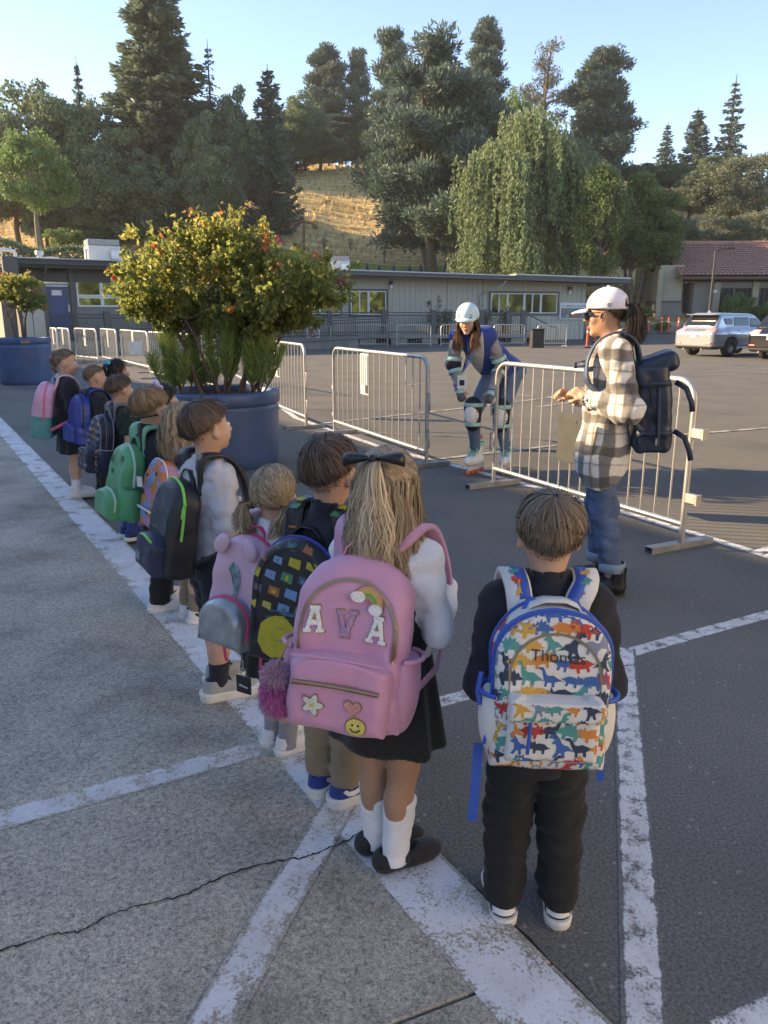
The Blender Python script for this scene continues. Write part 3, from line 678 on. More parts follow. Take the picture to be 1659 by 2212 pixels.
# ================================================================ TREES
BARK=M_('bark',(.085,.062,.045),.9,var=.35,vscale=3,bump=.8,bscale=12);BARK_G=M_('grey_bark',(.16,.135,.11),.9,var=.3,vscale=3,bump=.6,bscale=12)
LEAF={k:leaf_mat('foliage_'+k,s,t) for k,s,t in (
 ('oak',[(0,(.067,.107,.061)),(.55,(.146,.201,.102)),(1,(.244,.299,.152))],.32),
 ('bright',[(0,(.076,.135,.043)),(.55,(.133,.223,.069)),(1,(.209,.284,.109))],.42),
 ('redwood',[(0,(.060,.099,.067)),(.6,(.127,.173,.112)),(1,(.213,.248,.160))],.32),
 ('pine',[(0,(.045,.079,.067)),(.6,(.093,.140,.107)),(1,(.156,.206,.151))],.30),
 ('willow',[(0,(.099,.149,.062)),(.5,(.175,.236,.113)),(1,(.267,.324,.173))],.42),
 ('amber',[(0,(.075,.110,.034)),(.6,(.135,.185,.055)),(1,(.21,.26,.09))],.40),
 ('olive',[(0,(.093,.111,.066)),(.6,(.151,.176,.105)),(1,(.203,.223,.146))],.34),
 ('sparse',[(0,(.082,.097,.082)),(1,(.163,.169,.146))],.3))}
def rand_dirs(n,g=rng):
 v=g.normal(size=(n,3));return v/np.linalg.norm(v,axis=1,keepdims=True)
def cards(C,ln,wd,up=None,bias=0.0,long_dir=None,jitter=.6):
 """leaf-sized four-cornered faces at centres C; long_dir = the way they point"""
 n=len(C);d=rand_dirs(n) if long_dir is None else long_dir+rng.normal(size=(n,3))*jitter
 d /= np.linalg.norm(d,axis=1,keepdims=True)+1e-9
 s=np.cross(d,rand_dirs(n));s /= np.linalg.norm(s,axis=1,keepdims=True)+1e-9
 ln=np.asarray(ln)*(.6+.8*rng.random(n));wd=np.asarray(wd)*(.6+.8*rng.random(n))
 a=C-d*ln[:,None]*.5;b=C+d*ln[:,None]*.5;m=C+d*(ln*.05)[:,None]
 h=np.cross(d,s)*(wd*.18)[:,None]
 return np.stack([a,m+s*wd[:,None]*.5+h,b,m-s*wd[:,None]*.5+h],1).reshape(-1,3)
def build_crown(name,P,m,parent,clump=None,loc=None,rot=None):
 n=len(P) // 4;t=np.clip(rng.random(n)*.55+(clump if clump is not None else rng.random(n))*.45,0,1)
 return np_mesh(name,P,np.arange(4*n).reshape(-1,4),m,parent,tint=np.repeat(t,4),smooth=False)
def limb(b,p0,p1,r0,r1,bend=.12,n=6,sides=7):
 p0,p1=Vector(p0),Vector(p1);L=(p1-p0).length;k=Vector((rnd.uniform(-1,1),rnd.uniform(-1,1),rnd.uniform(-.3,.6)))*L*bend
 pts=[p0.lerp(p1,i/(n-1))+k*math.sin(math.pi*i/(n-1)) for i in range(n)]
 b.tube(pts,[r0+(r1-r0)*i/(n-1) for i in range(n)],sides);return pts
TREES={}
def place(name,kind,label,p,s,rz,group=None,builder=None):
 """first of a kind builds the meshes; the next ones are copies sharing them"""
 r=empty(name,p,rz,label,'tree',group)
 if kind in TREES:
  for ch in TREES[kind]:share(ch.name.split('.')[0],ch,r)
 else:TREES[kind]=builder(r)
 r.scale=s if isinstance(s,tuple) else (s,s,s);return r
# every builder makes a tree of unit-ish size: height 10
def broadleaf(leaf,n_clump=46,per=300,ls=.26,spread=(3.6,3.6,3.9),cz=5.9,trunk_h=2.4,bark=BARK,flat=.8,seed=1,stems=1,rmin=.7,rmax=1.5):
 def f(r):
  rnd.seed(seed);b=MB();C=[];tone=[];P=[]
  for st in range(stems):
   ox,oy=(rnd.uniform(-.35,.35),rnd.uniform(-.35,.35)) if stems>1 else (0,0)
   top=Vector((ox*4,oy*4,trunk_h+3));tr=limb(b,(ox,oy,-.6),top,.30/math.sqrt(stems),.12,.06,8)
  for i in range(n_clump):
   u=Vector((rnd.gauss(0,1),rnd.gauss(0,1),rnd.gauss(0,1)*1.0)).normalized();k=rnd.uniform(.35,1.0)**.5
   c=Vector((u.x*spread[0]*k,u.y*spread[1]*k,cz+u.z*spread[2]*k*(.9 if u.z>0 else .75)))
   rr=rnd.uniform(rmin,rmax)*(1.15-.45*k);
   if i<16:limb(b,(top*rnd.uniform(.55,1.0)),c,.10,.025,.10,5,5)
   n=int(per*rr*rr/1.1);d=rand_dirs(n);q=rng.random(n)**.45
   pts=np.array(c)+d*(q*rr)[:,None]*np.array([1.15,1.15,flat])
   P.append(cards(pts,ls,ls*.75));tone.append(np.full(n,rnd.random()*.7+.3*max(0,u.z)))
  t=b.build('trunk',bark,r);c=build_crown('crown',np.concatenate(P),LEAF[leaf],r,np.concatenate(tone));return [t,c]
 return f
def conifer(leaf,base=.6,width=2.1,rows=34,per_branch=42,droop=.35,upturn=.25,ls=.34,taper=.85,gap=0.0,seed=1,bark=BARK,jit=.25,top_w=.06):
 def f(r):
  rnd.seed(seed);b=MB();limb(b,(0,0,-.6),(0,0,10),.26,.02,.004,10,8);P=[];tone=[]
  for i in range(rows):
   z=base+(9.8-base)*(i/rows)**.95;fr=(z-base)/(9.9-base);L0=width*((1-fr)**taper)+top_w;nb=max(4,int(9-4*fr))
   for k in range(nb):
    if rnd.random()<gap:continue
    a=k*6.283/nb+i*2.4+rnd.uniform(-jit,jit);L=L0*rnd.uniform(.65,1.2);zz=z+rnd.uniform(-.12,.12);ca,sa=math.cos(a),math.sin(a)
    n=max(6,int(per_branch*L/width*1.25));t=rng.random(n)**.75
    x=t*L;dz=-droop*L*t+upturn*L*t**3
    w=.10+.16*L*(1-abs(2*t-1.0)*.8);off=(rng.random(n)-.5)*2*w;hang=-rng.random(n)**1.5*.30*min(1,L)
    pts=np.stack([ca*x-sa*off,sa*x+ca*off,zz+dz+hang],1)
    dirn=np.stack([np.full(n,ca)*.7-sa*np.sign(off)*.35,np.full(n,sa)*.7+ca*np.sign(off)*.35,-.45+.5*t],1)
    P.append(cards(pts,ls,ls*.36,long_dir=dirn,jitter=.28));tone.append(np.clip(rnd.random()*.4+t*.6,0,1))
    if i % 2==0 and L>.4:b.tube([(0,0,zz),(ca*L*.5,sa*L*.5,zz-droop*L*.5+upturn*L*.12),(ca*L*.95,sa*L*.95,zz-droop*L*.95+upturn*L*.86)],[.045,.025,.008],4,cap=False)
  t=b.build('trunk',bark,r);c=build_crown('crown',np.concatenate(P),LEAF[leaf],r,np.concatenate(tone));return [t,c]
 return f
def pine(leaf,n_limb=24,width=2.4,first=2.2,per=210,ls=.36,seed=1,stems=1,lean=0.0,top_bias=.6,puff=.55,open_=1.0,flat=.55):
 def f(r):
  rnd.seed(seed);b=MB();P=[];tone=[]
  for st in range(stems):
   ang=6.283*st/stems+rnd.random();ox=.35*math.cos(ang)*(stems>1);oy=.35*math.sin(ang)*(stems>1)
   tip=Vector((ox*4.5+lean,oy*4.5,9.6-1.3*st));tr=limb(b,(ox,oy,-.6),tip,.24,.04,.03,10,7)
   for i in range(n_limb // stems):
    h=first+(tip.z-first)*((i+rnd.random()*.6)/(n_limb/stems))**.9;k=(h-0)/tip.z;o=Vector((ox,oy,0)).lerp(tip,k);o.z=h
    a=rnd.uniform(0,6.283);fr=(h-first)/(tip.z-first);L=width*(1-.72*fr**1.4)*rnd.uniform(.4,1.25)
    e=o+Vector((math.cos(a)*L,math.sin(a)*L,L*rnd.uniform(.05,.5)));bp=limb(b,o,e,.075,.018,.12,6,5)
    nn=max(2,int(3.2*L*open_))
    for q in range(nn):
     t=1-.68*(q/nn);c=o.lerp(e,t)+Vector((rnd.uniform(-.35,.35),rnd.uniform(-.35,.35),rnd.uniform(.0,.35)));rr=puff*rnd.uniform(.6,1.25)
     n=int(per*rr*rr*1.6);d=rand_dirs(n);qq=rng.random(n)**.5;pts=np.array(c)+d*(qq*rr)[:,None]*np.array([1.2,1.2,flat])
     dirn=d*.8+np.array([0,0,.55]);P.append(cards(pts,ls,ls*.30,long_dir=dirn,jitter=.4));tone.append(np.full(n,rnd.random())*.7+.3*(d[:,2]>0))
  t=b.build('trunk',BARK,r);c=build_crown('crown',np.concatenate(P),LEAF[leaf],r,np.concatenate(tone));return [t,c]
 return f
def weeping(seed=1):
 def f(r):
  rnd.seed(seed);b=MB();P=[];tone=[]
  limb(b,(0,0,-.6),(0,.1,5.5),.26,.12,.03,8)
  for i in range(84):
   a=rnd.uniform(0,6.283);q=rnd.random();R0=2.9*math.sqrt(q);h=9.7-2.4*q+rnd.uniform(-1.3,.35)-(5.5*rnd.random() if rnd.random()<.55 else 0)
   c=Vector((math.cos(a)*R0,math.sin(a)*R0,h));limb(b,(0,.1,rnd.uniform(2.5,5.5)),c,.07,.02,.1,6,5);tn=rnd.random()
   for s in range(16):
    o=c+Vector((rnd.gauss(0,.34),rnd.gauss(0,.34),rnd.uniform(-.35,.2)));L=rnd.uniform(1.6,4.6);L=min(L,o.z-.3);n=int(17*L)
    if n<3:continue
    t=rng.random(n);sway=rnd.uniform(-.15,.15);out=.18*np.sqrt(t)
    pts=np.stack([o.x+math.cos(a)*out*2+rng.normal(size=n)*.06,o.y+math.sin(a)*out*2+rng.normal(size=n)*.075,o.z+.12*np.sin(t*3)-L*t],1)
    P.append(cards(pts,.22,.105,long_dir=np.tile([0,0,-1.],(n,1)),jitter=.55));tone.append(np.full(n,tn*.6+.4*rnd.random()))
  t=b.build('trunk',BARK_G,r);c=build_crown('crown',np.concatenate(P),LEAF['willow'],r,np.concatenate(tone));return [t,c]
 return f
def T(name,kind,label,x,ytop,hw,Y,builder=None,base_w=2.0,ztop=None,group='trees on the hillside',rz=None,zb=None,top=10.0):
 """tree whose crown top shows at (x, ytop) and whose half width is hw px, standing Y metres away on the slope"""
 if 478<x<700 and ytop>180 and 85<Y<119:Y=105+(Y-100)*.2
 elif x<640 and Y>86:Y=77+(Y-86)*.22        # the wood at left stands low on the bank, so the sun reaches the bare slope
 elif 640 <= x<835 and 86<Y<120 and kind[:3] in ('oak','pin'):Y=121+(Y-100)*.3
 q=hp(x,ytop,Y);zb=terrain_z(q.x,Y) if zb is None else zb;h=q.z-zb;w=hw/F_PX*math.sqrt(Y*Y+q.x**2)/math.cos(PITCH)*.97
 s=h/top;sw=w/base_w
 return place(name,kind,label,(q.x,Y,zb),(sw,sw,s),rnd.uniform(0,6.28) if rz is None else rz,group,builder)
def trees():
 B=dict
 # ---- left
 T('bright_tree','bright','light green rounded tree with bare grey trunk left of the tall redwood',62,268,86,63,broadleaf('bright',52,330,.24,(3.3,3.3,3.5),6.3,2.6,BARK_G,seed=3),3.9)
 T('oak_tree','oak_a','broad dark oak filling the top left corner of the hill',48,150,118,98,broadleaf('oak',76,400,.24,(3.6,3.6,4.6),5.2,1.2,seed=5),4.3)
 T('spruce_tree','conifer_small','small pointed conifer peeking above the dark oaks at left',163,118,34,118,conifer('pine',.5,2.0,26,30,.3,.2,.45,seed=8),2.0)
 T('oak_tree','oak_b','dark oak between the small pointed conifer and the redwood',195,188,74,104,broadleaf('oak',72,400,.25,(3.4,3.4,4.8),5.0,1.2,seed=6),4.1)
 T('oak_tree','oak_a','low dark oak behind the light green tree',150,330,80,84,None,4.3)
 T('redwood_tree','redwood','tall redwood with drooping sprays that reaches past the top of the picture',322,-95,128,84,conifer('redwood',.35,2.25,50,150,.42,.22,.30,.62,seed=2,jit=.5),2.1)
 T('dead_conifer','thin','thin half-bare conifer right of the tall redwood',447,84,46,118,conifer('sparse',1.4,2.0,24,15,.30,.1,.34,.8,.25,seed=9),2.0)
 T('oak_tree','oak_b','dark rounded oak just right of the thin half-bare conifer',500,168,62,112,None,4.1)
 T('cedar_tree','cedar','pointed dark cedar rising among the oaks in the middle left',577,138,60,108,conifer('pine',.4,2.1,30,46,.2,.3,.42,.6,seed=12,jit=.6),2.1)
 T('oak_tree','oak_c','olive dark oak beside the redwood trunk',455,290,70,92,broadleaf('oak',70,400,.25,(3.3,3.3,4.8),5.0,1.0,seed=14),4.0)
 T('oak_tree','oak_c','low dark oak at the left end of the golden slope',560,300,88,90,None,4.0)
 T('oak_tree','oak_a','dark oak above the left end of the golden slope',625,232,62,104,None,4.3)
 T('oak_tree','oak_c','bushy oak at the foot of the redwood',395,360,62,82,None,4.0)
 # ---- the dense dark wood along the crest
 for k,(x,y,hw,Y,kd,lab) in enumerate(((105,200,84,100,'oak_b','tall dark oak behind the light green tree'),(238,250,80,95,'oak_c','dark oak at the left of the redwood'),(20,300,90,88,'oak_c','dark oak at the left edge above the hedge'),(195,380,70,80,'oak_b','low dark oak between the light green tree and the redwood'),(430,225,66,100,'oak_b','dark oak behind the redwood at its right'),(535,250,70,98,'oak_a','dark oak under the pointed cedar'),(505,340,80,88,'oak_b','wide dark oak low on the slope right of the redwood'),(610,300,70,96,'oak_b','dark oak at the edge of the golden slope'),(655,190,60,110,'oak_a','dark oak left of the open limbed pine'),(690,270,60,110,'oak_c','dark oak under the open limbed pine'),(770,260,62,112,'oak_a','dark oak under the narrow pine'),(820,210,60,114,'oak_b','dark oak behind the leaning pine'),(1000,190,80,112,'oak_a','dark oak behind the great cypress'),(1090,270,66,100,'oak_b','dark oak behind the weeping tree at its left'),(1215,280,70,104,'oak_a','dark oak behind the weeping tree at its right'),(1390,352,56,120,'oak_c','dark oak below the hilltop house'),(330,330,80,97,'oak_a','dark oak behind the foot of the redwood'),(460,400,62,90,'oak_c','low dark oak right of the redwood foot'),(90,400,70,80,'oak_a','low dark oak behind the clipped hedge'),(800,330,46,110,'oak_c','bushy oak at the foot of the narrow pine'),(1060,330,56,96,'oak_c','dark oak between the great cypress and the weeping tree'),(1280,330,56,96,'oak_b','dark oak between the weeping tree and the bright green tree'),(1450,350,60,118,'oak_a','dark oak right below the hilltop house'),(1550,330,60,110,'oak_c','dark oak between the lone conifers and the red roof'))):
  T('oak_tree',kd,lab,x,y,hw,Y,None,{'oak_a':4.3,'oak_b':4.1,'oak_c':4.0}[kd])
 # ---- middle
 T('pine_tree','pine_a','dark pine with open limbs left of the centre pair',705,104,66,116,pine('pine',44,2.4,1.2,300,.34,seed=21,puff=.58,flat=.8,open_=1.3),2.9)
 T('pine_tree','pine_b','narrow dark pine right beside the open limbed pine',770,104,46,118,pine('pine',40,1.9,1.2,300,.32,seed=22,puff=.52,flat=.8,open_=1.4),2.4)
 T('pine_tree','pine_a','low pine standing at the top of the golden slope',735,250,74,108,None,2.9)
 T('pine_tree','pine_c','leaning dark pine with a ragged top left of the great cypress',862,66,62,100,pine('pine',44,2.1,1.4,300,.32,seed=23,lean=-.5,puff=.56,flat=.85,open_=1.3),2.6)
 T('cypress_tree','cypress','great dark many-stemmed cypress standing in front of the golden slope',955,96,132,73,pine('pine',96,2.9,1.0,230,.28,seed=24,stems=3,puff=.56,open_=1.6,flat=.85),2.75)
 T('pine_tree','pine_b','tall pine behind the great cypress, highest on the right side',1045,40,68,106,None,2.4)
 T('pine_tree','pine_c','pine hidden behind the great cypress at its left',900,150,80,104,None,2.6)
 T('eucalyptus_tree','euca','thin see-through tall tree above the weeping tree',1172,90,62,120,pine('sparse',26,2.2,3.4,110,.30,seed=26,stems=2,puff=.55,open_=.9,flat=.8),2.7)
 T('cypress_tree','ygreen','yellow-green rounded cypress rising behind the weeping tree',1122,186,50,88,broadleaf('bright',46,330,.24,(2.6,2.6,4.2),5.6,seed=27,flat=1.3),3.3)
 T('pine_tree','pine_d','dense dark pine standing alone against the sky',1305,112,78,120,pine('pine',70,2.1,.6,250,.36,seed=28,puff=.60,open_=1.4,flat=.9),2.5)
 T('weeping_tree','weeping','yellowish weeping tree with hanging curtains of leaves behind the beige block',1140,228,112,62,weeping(4),2.9,zb=2.4)
 # ---- right
 T('amber_tree','amber_a','bright green upright tree between the weeping tree and the red roof',1308,338,48,57.5,broadleaf('amber',90,420,.21,(2.2,2.2,4.6),5.3,1.6,BARK_G,seed=31,flat=1.2,rmin=.5,rmax=1.1),2.1,zb=2.6)
 T('amber_tree','amber_b','darker green full tree with forked trunk left of the red roof',1392,372,72,60,broadleaf('amber',84,420,.21,(3.0,3.0,4.3),5.6,1.3,BARK_G,seed=32,stems=4),3.0,zb=2.4)
 T('spruce_tree','conifer_small','pale pointed conifer beside the hilltop house',1444,262,34,140,None,2.0)
 T('cedar_tree','cedar','dark pointed cedar between two lone conifers at right',1510,230,44,138,None,2.1)
 T('araucaria_tree','tiered','tall tiered conifer at the far right skyline',1592,160,50,136,conifer('pine',.6,2.1,19,62,.12,.1,.34,.9,seed=35,jit=.1),2.1)
 for k,(x,y,hw,Y,lab,kd) in enumerate(((1500,362,70,92,'olive oak just right of the hilltop house','olive_a'),(1592,322,84,88,'wide olive oak above the red tiled roof','olive_b'),(1655,308,70,96,'olive oak at the right edge of the picture','olive_a'),(1465,455,52,74,'small olive oak touching the left end of the red roof','olive_b'),(1555,450,70,76,'low olive oak directly behind the red roof ridge','olive_a'),(1640,440,60,78,'low olive oak behind the right part of the red roof','olive_b'))):
  T('oak_tree',kd,lab,x,y,hw,Y,broadleaf('olive',60,300,.24,(3.6,3.6,3.6),5.6,1.4,seed=40+k),4.3)
 # young trees on the slope
 sap=broadleaf('oak',14,90,.30,(1.7,1.7,3.0),6.0,2.0,seed=50,rmin=.6,rmax=1.1)
 for x,yt,hw,yb,lab in ((700,508,10,552,'young tree on the golden slope left of two others'),(756,510,7,548,'thinnest young tree on the golden slope'),(830,527,12,568,'young tree nearest the lawn on the golden slope'),(608,508,12,540,'young tree beside the big planter shrub on the slope')):
  Y=86;q=hp(x,yb,Y)
  for _ in range(12):q=hp(x,yb,Y);Y += (q.z-terrain_z(q.x,Y))*1.5
  T('sapling','sapling',lab,x,yt,hw,Y,sap,2.2,group='young trees on the golden slope')
 # shrubs and hedges
 bush=broadleaf('bright',22,200,.42,(4.0,4.0,3.0),4.2,.4,seed=52,rmin=1.2,rmax=2.0)
 for x,yt,hw,Y,lab,zb in ((295,478,32,78,'light green bush at the foot of the redwood',None),(135,480,40,68,'low bush behind the light green tree',None),(1600,612,34,56.5,'dark bush before the glazed bays of the red roofed hall',.4),(1660,640,30,56,'bush before the right bays of the red roofed hall',.4),(1340,652,26,57.5,'low bush on the bank behind the orange posts',1.0),(1385,655,30,57.5,'round bush on the bank beside the hall',1.0),(1432,690,20,55.2,'yellow-green tuft of a plant near the last orange post',.4),(1300,660,20,58.5,'small bush under the bright green upright tree',1.2),(420,455,60,80,'wide bush under the redwood at right',None)):
  r=T('shrub','bush',lab,x,yt,hw,Y,bush,5.0,group='shrubs on the bank and slope',zb=zb,top=8.5);r['category']='shrub'
 for nm,(xa,xb,yt,Y,lab) in enumerate(((-60,185,518,58,'long clipped dark hedge above the left roof'),(235,345,545,58,'shorter dark hedge right of the rooftop air conditioner'))):
  a,c=hp(xa,yt,Y),hp(xb,yt+(26 if nm==0 else 4),Y);r=empty('hedge',(0,0,0),0,lab,'hedge','clipped hedges on the bank');n=int(2600*(c.x-a.x)/3)
  t=rng.random(n);z0=min(terrain_z(a.x,Y),terrain_z(c.x,Y));H=a.z+(c.z-a.z)*t-z0+.25*np.sin(t*9)
  face=rng.random(n);top=face<.35
  x=a.x+(c.x-a.x)*t;y=np.where(top,Y+rng.random(n)*1.8,Y-.05+rng.normal(size=n)*.12);z=z0-.3+np.where(top,H+.3+rng.normal(size=n)*.08,rng.random(n)*(H+.3))
  build_crown('foliage',cards(np.stack([x,y,z],1),.20,.14),LEAF['oak'],r)
  b=MB();b.box(((a.x+c.x)/2,Y+.9,z0+.2),(c.x-a.x-.3,1.4,max(.6,(a.z+c.z)/2-z0-.5)*1.4));b.build('branches',BARK,r)
 # wood behind the viewer that the windows mirror
 P=[]
 for k in range(16):
  c=np.array([-10+9*k+rnd.uniform(-3,3),-44+rnd.uniform(-6,6),5.0]);d=rand_dirs(800);P.append(cards(c+d*np.array([5.5,4.5,6])*(rng.random(800)**.4)[:,None],1.5,1.1))
 for k in range(9):c=np.array([12+5*(k % 3)+rnd.uniform(-1,1),5+4.5*(k // 3),3.5]);d=rand_dirs(900);P.append(cards(c+d*np.array([2.6,2.4,3.6])*(rng.random(900)**.4)[:,None],.62,.46))
 P=np.concatenate(P);o=np_mesh('wood',P,np.arange(len(P)).reshape(-1,4),LEAF['willow'],tint=np.repeat(rng.random(len(P) // 4),4),smooth=False);tag(o,kind='stuff')
 rnd.seed(99)
def shade_tree():
 # tree outside the picture at left: its pointed shade lies across the lot
 T('shade_tree','oak_c','spreading tree at the left of the lot throwing a pointed shade',-1050,380,420,26,None,4.0,group='trees round the lot',zb=0)
trees();shade_tree()
# ================================================================ ROUNDED FORMS: distance fields meshed with surface nets
NV=lambda *a:np.array(a,np.float64)
def ln(v):return np.sqrt(np.einsum('ij,ij->i',v,v))
def f_cone(a,b,r1,r2=None):
 a,b=np.array(a,float),np.array(b,float);r2=r1 if r2 is None else r2;ba=b-a;q=ba@ba+1e-12
 def f(P):
  v=P-a;t=np.clip(v@ba/q,0,1);return np.sqrt(np.maximum(np.einsum('ij,ij->i',v,v)-t*(2*(v@ba)-t*q),0))-(r1+(r2-r1)*t)
 return f
def f_chain(pts,rs,k=.02):
 return f_u(k,*[f_cone(pts[i],pts[i+1],rs[i],rs[i+1]) for i in range(len(pts)-1)])
def f_ell(c,r,Rm=None):
 c,r=np.array(c,float),np.array(r,float)
 def f(P):
  q=P-c
  if Rm is not None:q=q@Rm
  k0=ln(q/r);k1=ln(q/(r*r));return k0*(k0-1)/np.maximum(k1,1e-9)
 return f
def f_box(c,h,rad=0.0,Rm=None):
 c,h=np.array(c,float),np.array(h,float)
 def f(P):
  q=P-c
  if Rm is not None:q=q@Rm
  q=np.abs(q)-(h-rad);return ln(np.maximum(q,0))+np.minimum(q.max(1),0)-rad
 return f
def f_econe(a,b,r1,r2,ax,k):
 """tapered limb of oval section: ax is the wide direction, k = narrow / wide"""
 a,b,ax=np.array(a,float),np.array(b,float),np.array(ax,float);t0=(b-a)/np.linalg.norm(b-a);ax=ax-t0*(ax@t0);ax /= np.linalg.norm(ax);nv=np.cross(t0,ax)
 S=np.eye(3)+(1/k-1)*np.outer(nv,nv);g=f_cone(S@a,S@b,r1,r2)
 return lambda P:g(P@S.T)*(k if k<1 else 1)
def smin(a,b,k):
 if k <= 0:return np.minimum(a,b)
 h=np.maximum(k-np.abs(a-b),0)/k;return np.minimum(a,b)-h*h*k*.25
def f_u(k,*fs):
 def f(P):
  d=fs[0](P)
  for g in fs[1:]:d=smin(d,g(P),k)
  return d
 return f
def f_sub(a,b,k=0.0):return lambda P:-smin(-a(P),b(P),k)
def f_and(a,b,k=0.0):return lambda P:-smin(-a(P),-b(P),k)
def f_half(p,n):   # inside where (P - p) . n < 0
 p,n=np.array(p,float),np.array(n,float);n=n/np.linalg.norm(n);return lambda P:(P-p)@n
def f_off(a,r):return lambda P:a(P)-r
def wob(P,s,seed=0.0):
 x,y,z=P[:,0]*s,P[:,1]*s,P[:,2]*s
 w=np.sin(x*1.0+1.9*np.sin(y*.83+seed)+seed*1.3)+np.sin(y*1.21+1.7*np.sin(z*.91+seed*2.1))+np.sin(z*1.13+1.8*np.sin(x*.77+seed*.7)+2)
 return w/3
def f_wr(a,amp,s,seed=0.0,zs=1.0):
 """creases: drifts the surface in and out"""
 sc_=np.array([1,1,zs])
 def f(P):
  q=P*sc_;w=wob(q,s,seed);return a(P)+amp*(1-2*np.abs(w))*.7+amp*.5*wob(q,s*2.3,seed+3)
 return f
def nets(f,lo,hi,h,proj=1):
 lo=np.array(lo,float);hi=np.array(hi,float);n=np.ceil((hi-lo)/h).astype(int)+2;cs=3
 nc=np.ceil(n/cs).astype(int)+1
 gx,gy,gz=np.meshgrid(*[lo[i]+np.arange(nc[i])*h*cs for i in range(3)],indexing='ij')
 Dc=f(np.stack([gx.ravel(),gy.ravel(),gz.ravel()],1)).reshape(nc)
 near=np.abs(Dc)<h*cs*1.75
 idx=[np.minimum((np.arange(n[i])+cs // 2) // cs,nc[i]-1) for i in range(3)]
 m=near[np.ix_(*idx)];D=np.where(Dc[np.ix_(*idx)]>0,1.0,-1.0)
 ii=np.argwhere(m);D[m]=f(lo+ii*h)
 D[0]=1;D[-1]=1;D[:,0]=1;D[:,-1]=1;D[:,:,0]=1;D[:,:,-1]=1
 D=np.where(D==0,1e-9,D);S=D<0
 c=[S[i:n[0]-1+i,j:n[1]-1+j,k:n[2]-1+k] for i in (0,1) for j in (0,1) for k in (0,1)]
 cnt=sum(x.astype(np.int8) for x in c);act=(cnt>0) & (cnt<8);cells=np.argwhere(act)
 if len(cells)==0:return np.zeros((0,3)),np.zeros((0,4),int)
 vid=-np.ones(act.shape,int);vid[act]=np.arange(len(cells))
 acc=np.zeros((len(cells),3));num=np.zeros(len(cells));cr=[(i,j,k) for i in (0,1) for j in (0,1) for k in (0,1)]
 for a in range(8):
  for b in range(a+1,8):
   d=np.subtract(cr[b],cr[a])
   if np.abs(d).sum() != 1:continue
   pa,pb=cells+cr[a],cells+cr[b];va=D[pa[:,0],pa[:,1],pa[:,2]];vb=D[pb[:,0],pb[:,1],pb[:,2]];s=(va<0) != (vb<0)
   t=va[s]/(va[s]-vb[s]);acc[s] += np.array(cr[a])+t[:,None]*d;num[s] += 1
 V=lo+(cells+acc/num[:,None])*h;F=[]
 for ax in range(3):
  u,w=(ax+1) % 3,(ax+2) % 3;sl=[slice(None)]*3;sl[ax]=slice(0,-1);s2=[slice(None)]*3;s2[ax]=slice(1,None)
  e=S[tuple(sl)] != S[tuple(s2)];e=np.argwhere(e);e=e[(e[:,u]>0) & (e[:,w]>0) & (e[:,u]<n[u]-1) & (e[:,w]<n[w]-1)]
  if len(e)==0:continue
  o=[]
  for du,dw in ((1,1),(0,1),(0,0),(1,0)):
   q=e.copy();q[:,u] -= du;q[:,w] -= dw;o.append(vid[q[:,0],q[:,1],q[:,2]])
  q=np.stack(o,1);flip=S[e[:,0],e[:,1],e[:,2]];q[~flip]=q[~flip][:,::-1];F.append(q)
 F=np.concatenate(F);e=h*.25
 for _ in range(proj):
  d=f(V);g=np.stack([f(V+NV(e,0,0))-f(V-NV(e,0,0)),f(V+NV(0,e,0))-f(V-NV(0,e,0)),f(V+NV(0,0,e))-f(V-NV(0,0,e))],1)/(2*e)
  g2=(g*g).sum(1);V=V-np.clip(d/np.maximum(g2,.15),-h*.5,h*.5)[:,None]*g
 return V,F
def sdf_obj(name,f,lo,hi,h,m,parent=None,proj=1,mi=None,kind=None):
 V,F=nets(f,lo,hi,h,proj)
 return np_mesh(name,V,F,m,parent,mi=mi(V[F].mean(1)) if mi else None,kind=kind)
def cat_meshes(parts):
 V=[];F=[];n=0
 for v,f in parts:V.append(v);F.append(f+n);n += len(v)
 return np.concatenate(V),np.concatenate(F)
# ================================================================ PLANTERS AND THEIR PLANTS
PL_BLUE=mat('planter_blue',(.05,.10,.20),.42,var=.16,vscale=3,bump=.15,bscale=40);SOIL=M_('soil',(.035,.024,.017),.95,var=.5,vscale=20,bump=1,bscale=60)
def planter(p,rad,h,label):
 r=empty('planter',p,0,label,'planter','big round blue planters')
 b=MB();e=.05;b.lathe([(rad*.93,0),(rad*.955,.02),(rad*.97,.10),(rad,h*.78),(rad,h-.17),(rad-.012,h-.155),(rad-.012,h-.14),(rad+.004,h-.13),(rad+.012,h-.11),(rad+.012,h-.03),(rad+.004,h-.008),(rad-.015,h),(rad-.06,h),(rad-.075,h-.012),(rad-.085,h-.09)],64,caps=False);b.build('body',PL_BLUE,r)
 b=MB();n=40;rr=rad-.082;V=[(0,0,h-.05)]
 for k in range(1,5):
  for i in range(n):V.append((rr*k/4*math.cos(i*2*math.pi/n),rr*k/4*math.sin(i*2*math.pi/n),h-.075+rnd.uniform(-.012,.02)))
 F=[(0,1+i,1+(i+1) % n) for i in range(n)]+[(1+k*n+i,1+(k+1)*n+i,1+(k+1)*n+(i+1) % n,1+k*n+(i+1) % n) for k in range(3) for i in range(n)]
 b.add(V,F,0,True);b.build('soil',SOIL,r);return r
SHRUB=leaf_mat('shrub_leaf',[(0,(.09,.14,.055)),(.34,(.19,.24,.07)),(.52,(.30,.31,.085)),(.78,(.50,.44,.12)),(.91,(.50,.25,.10)),(1,(.56,.10,.06))],.60,.45)
STEM=M_('stem_bark',(.13,.09,.07),.85,var=.3,vscale=12,bump=.4,bscale=60)
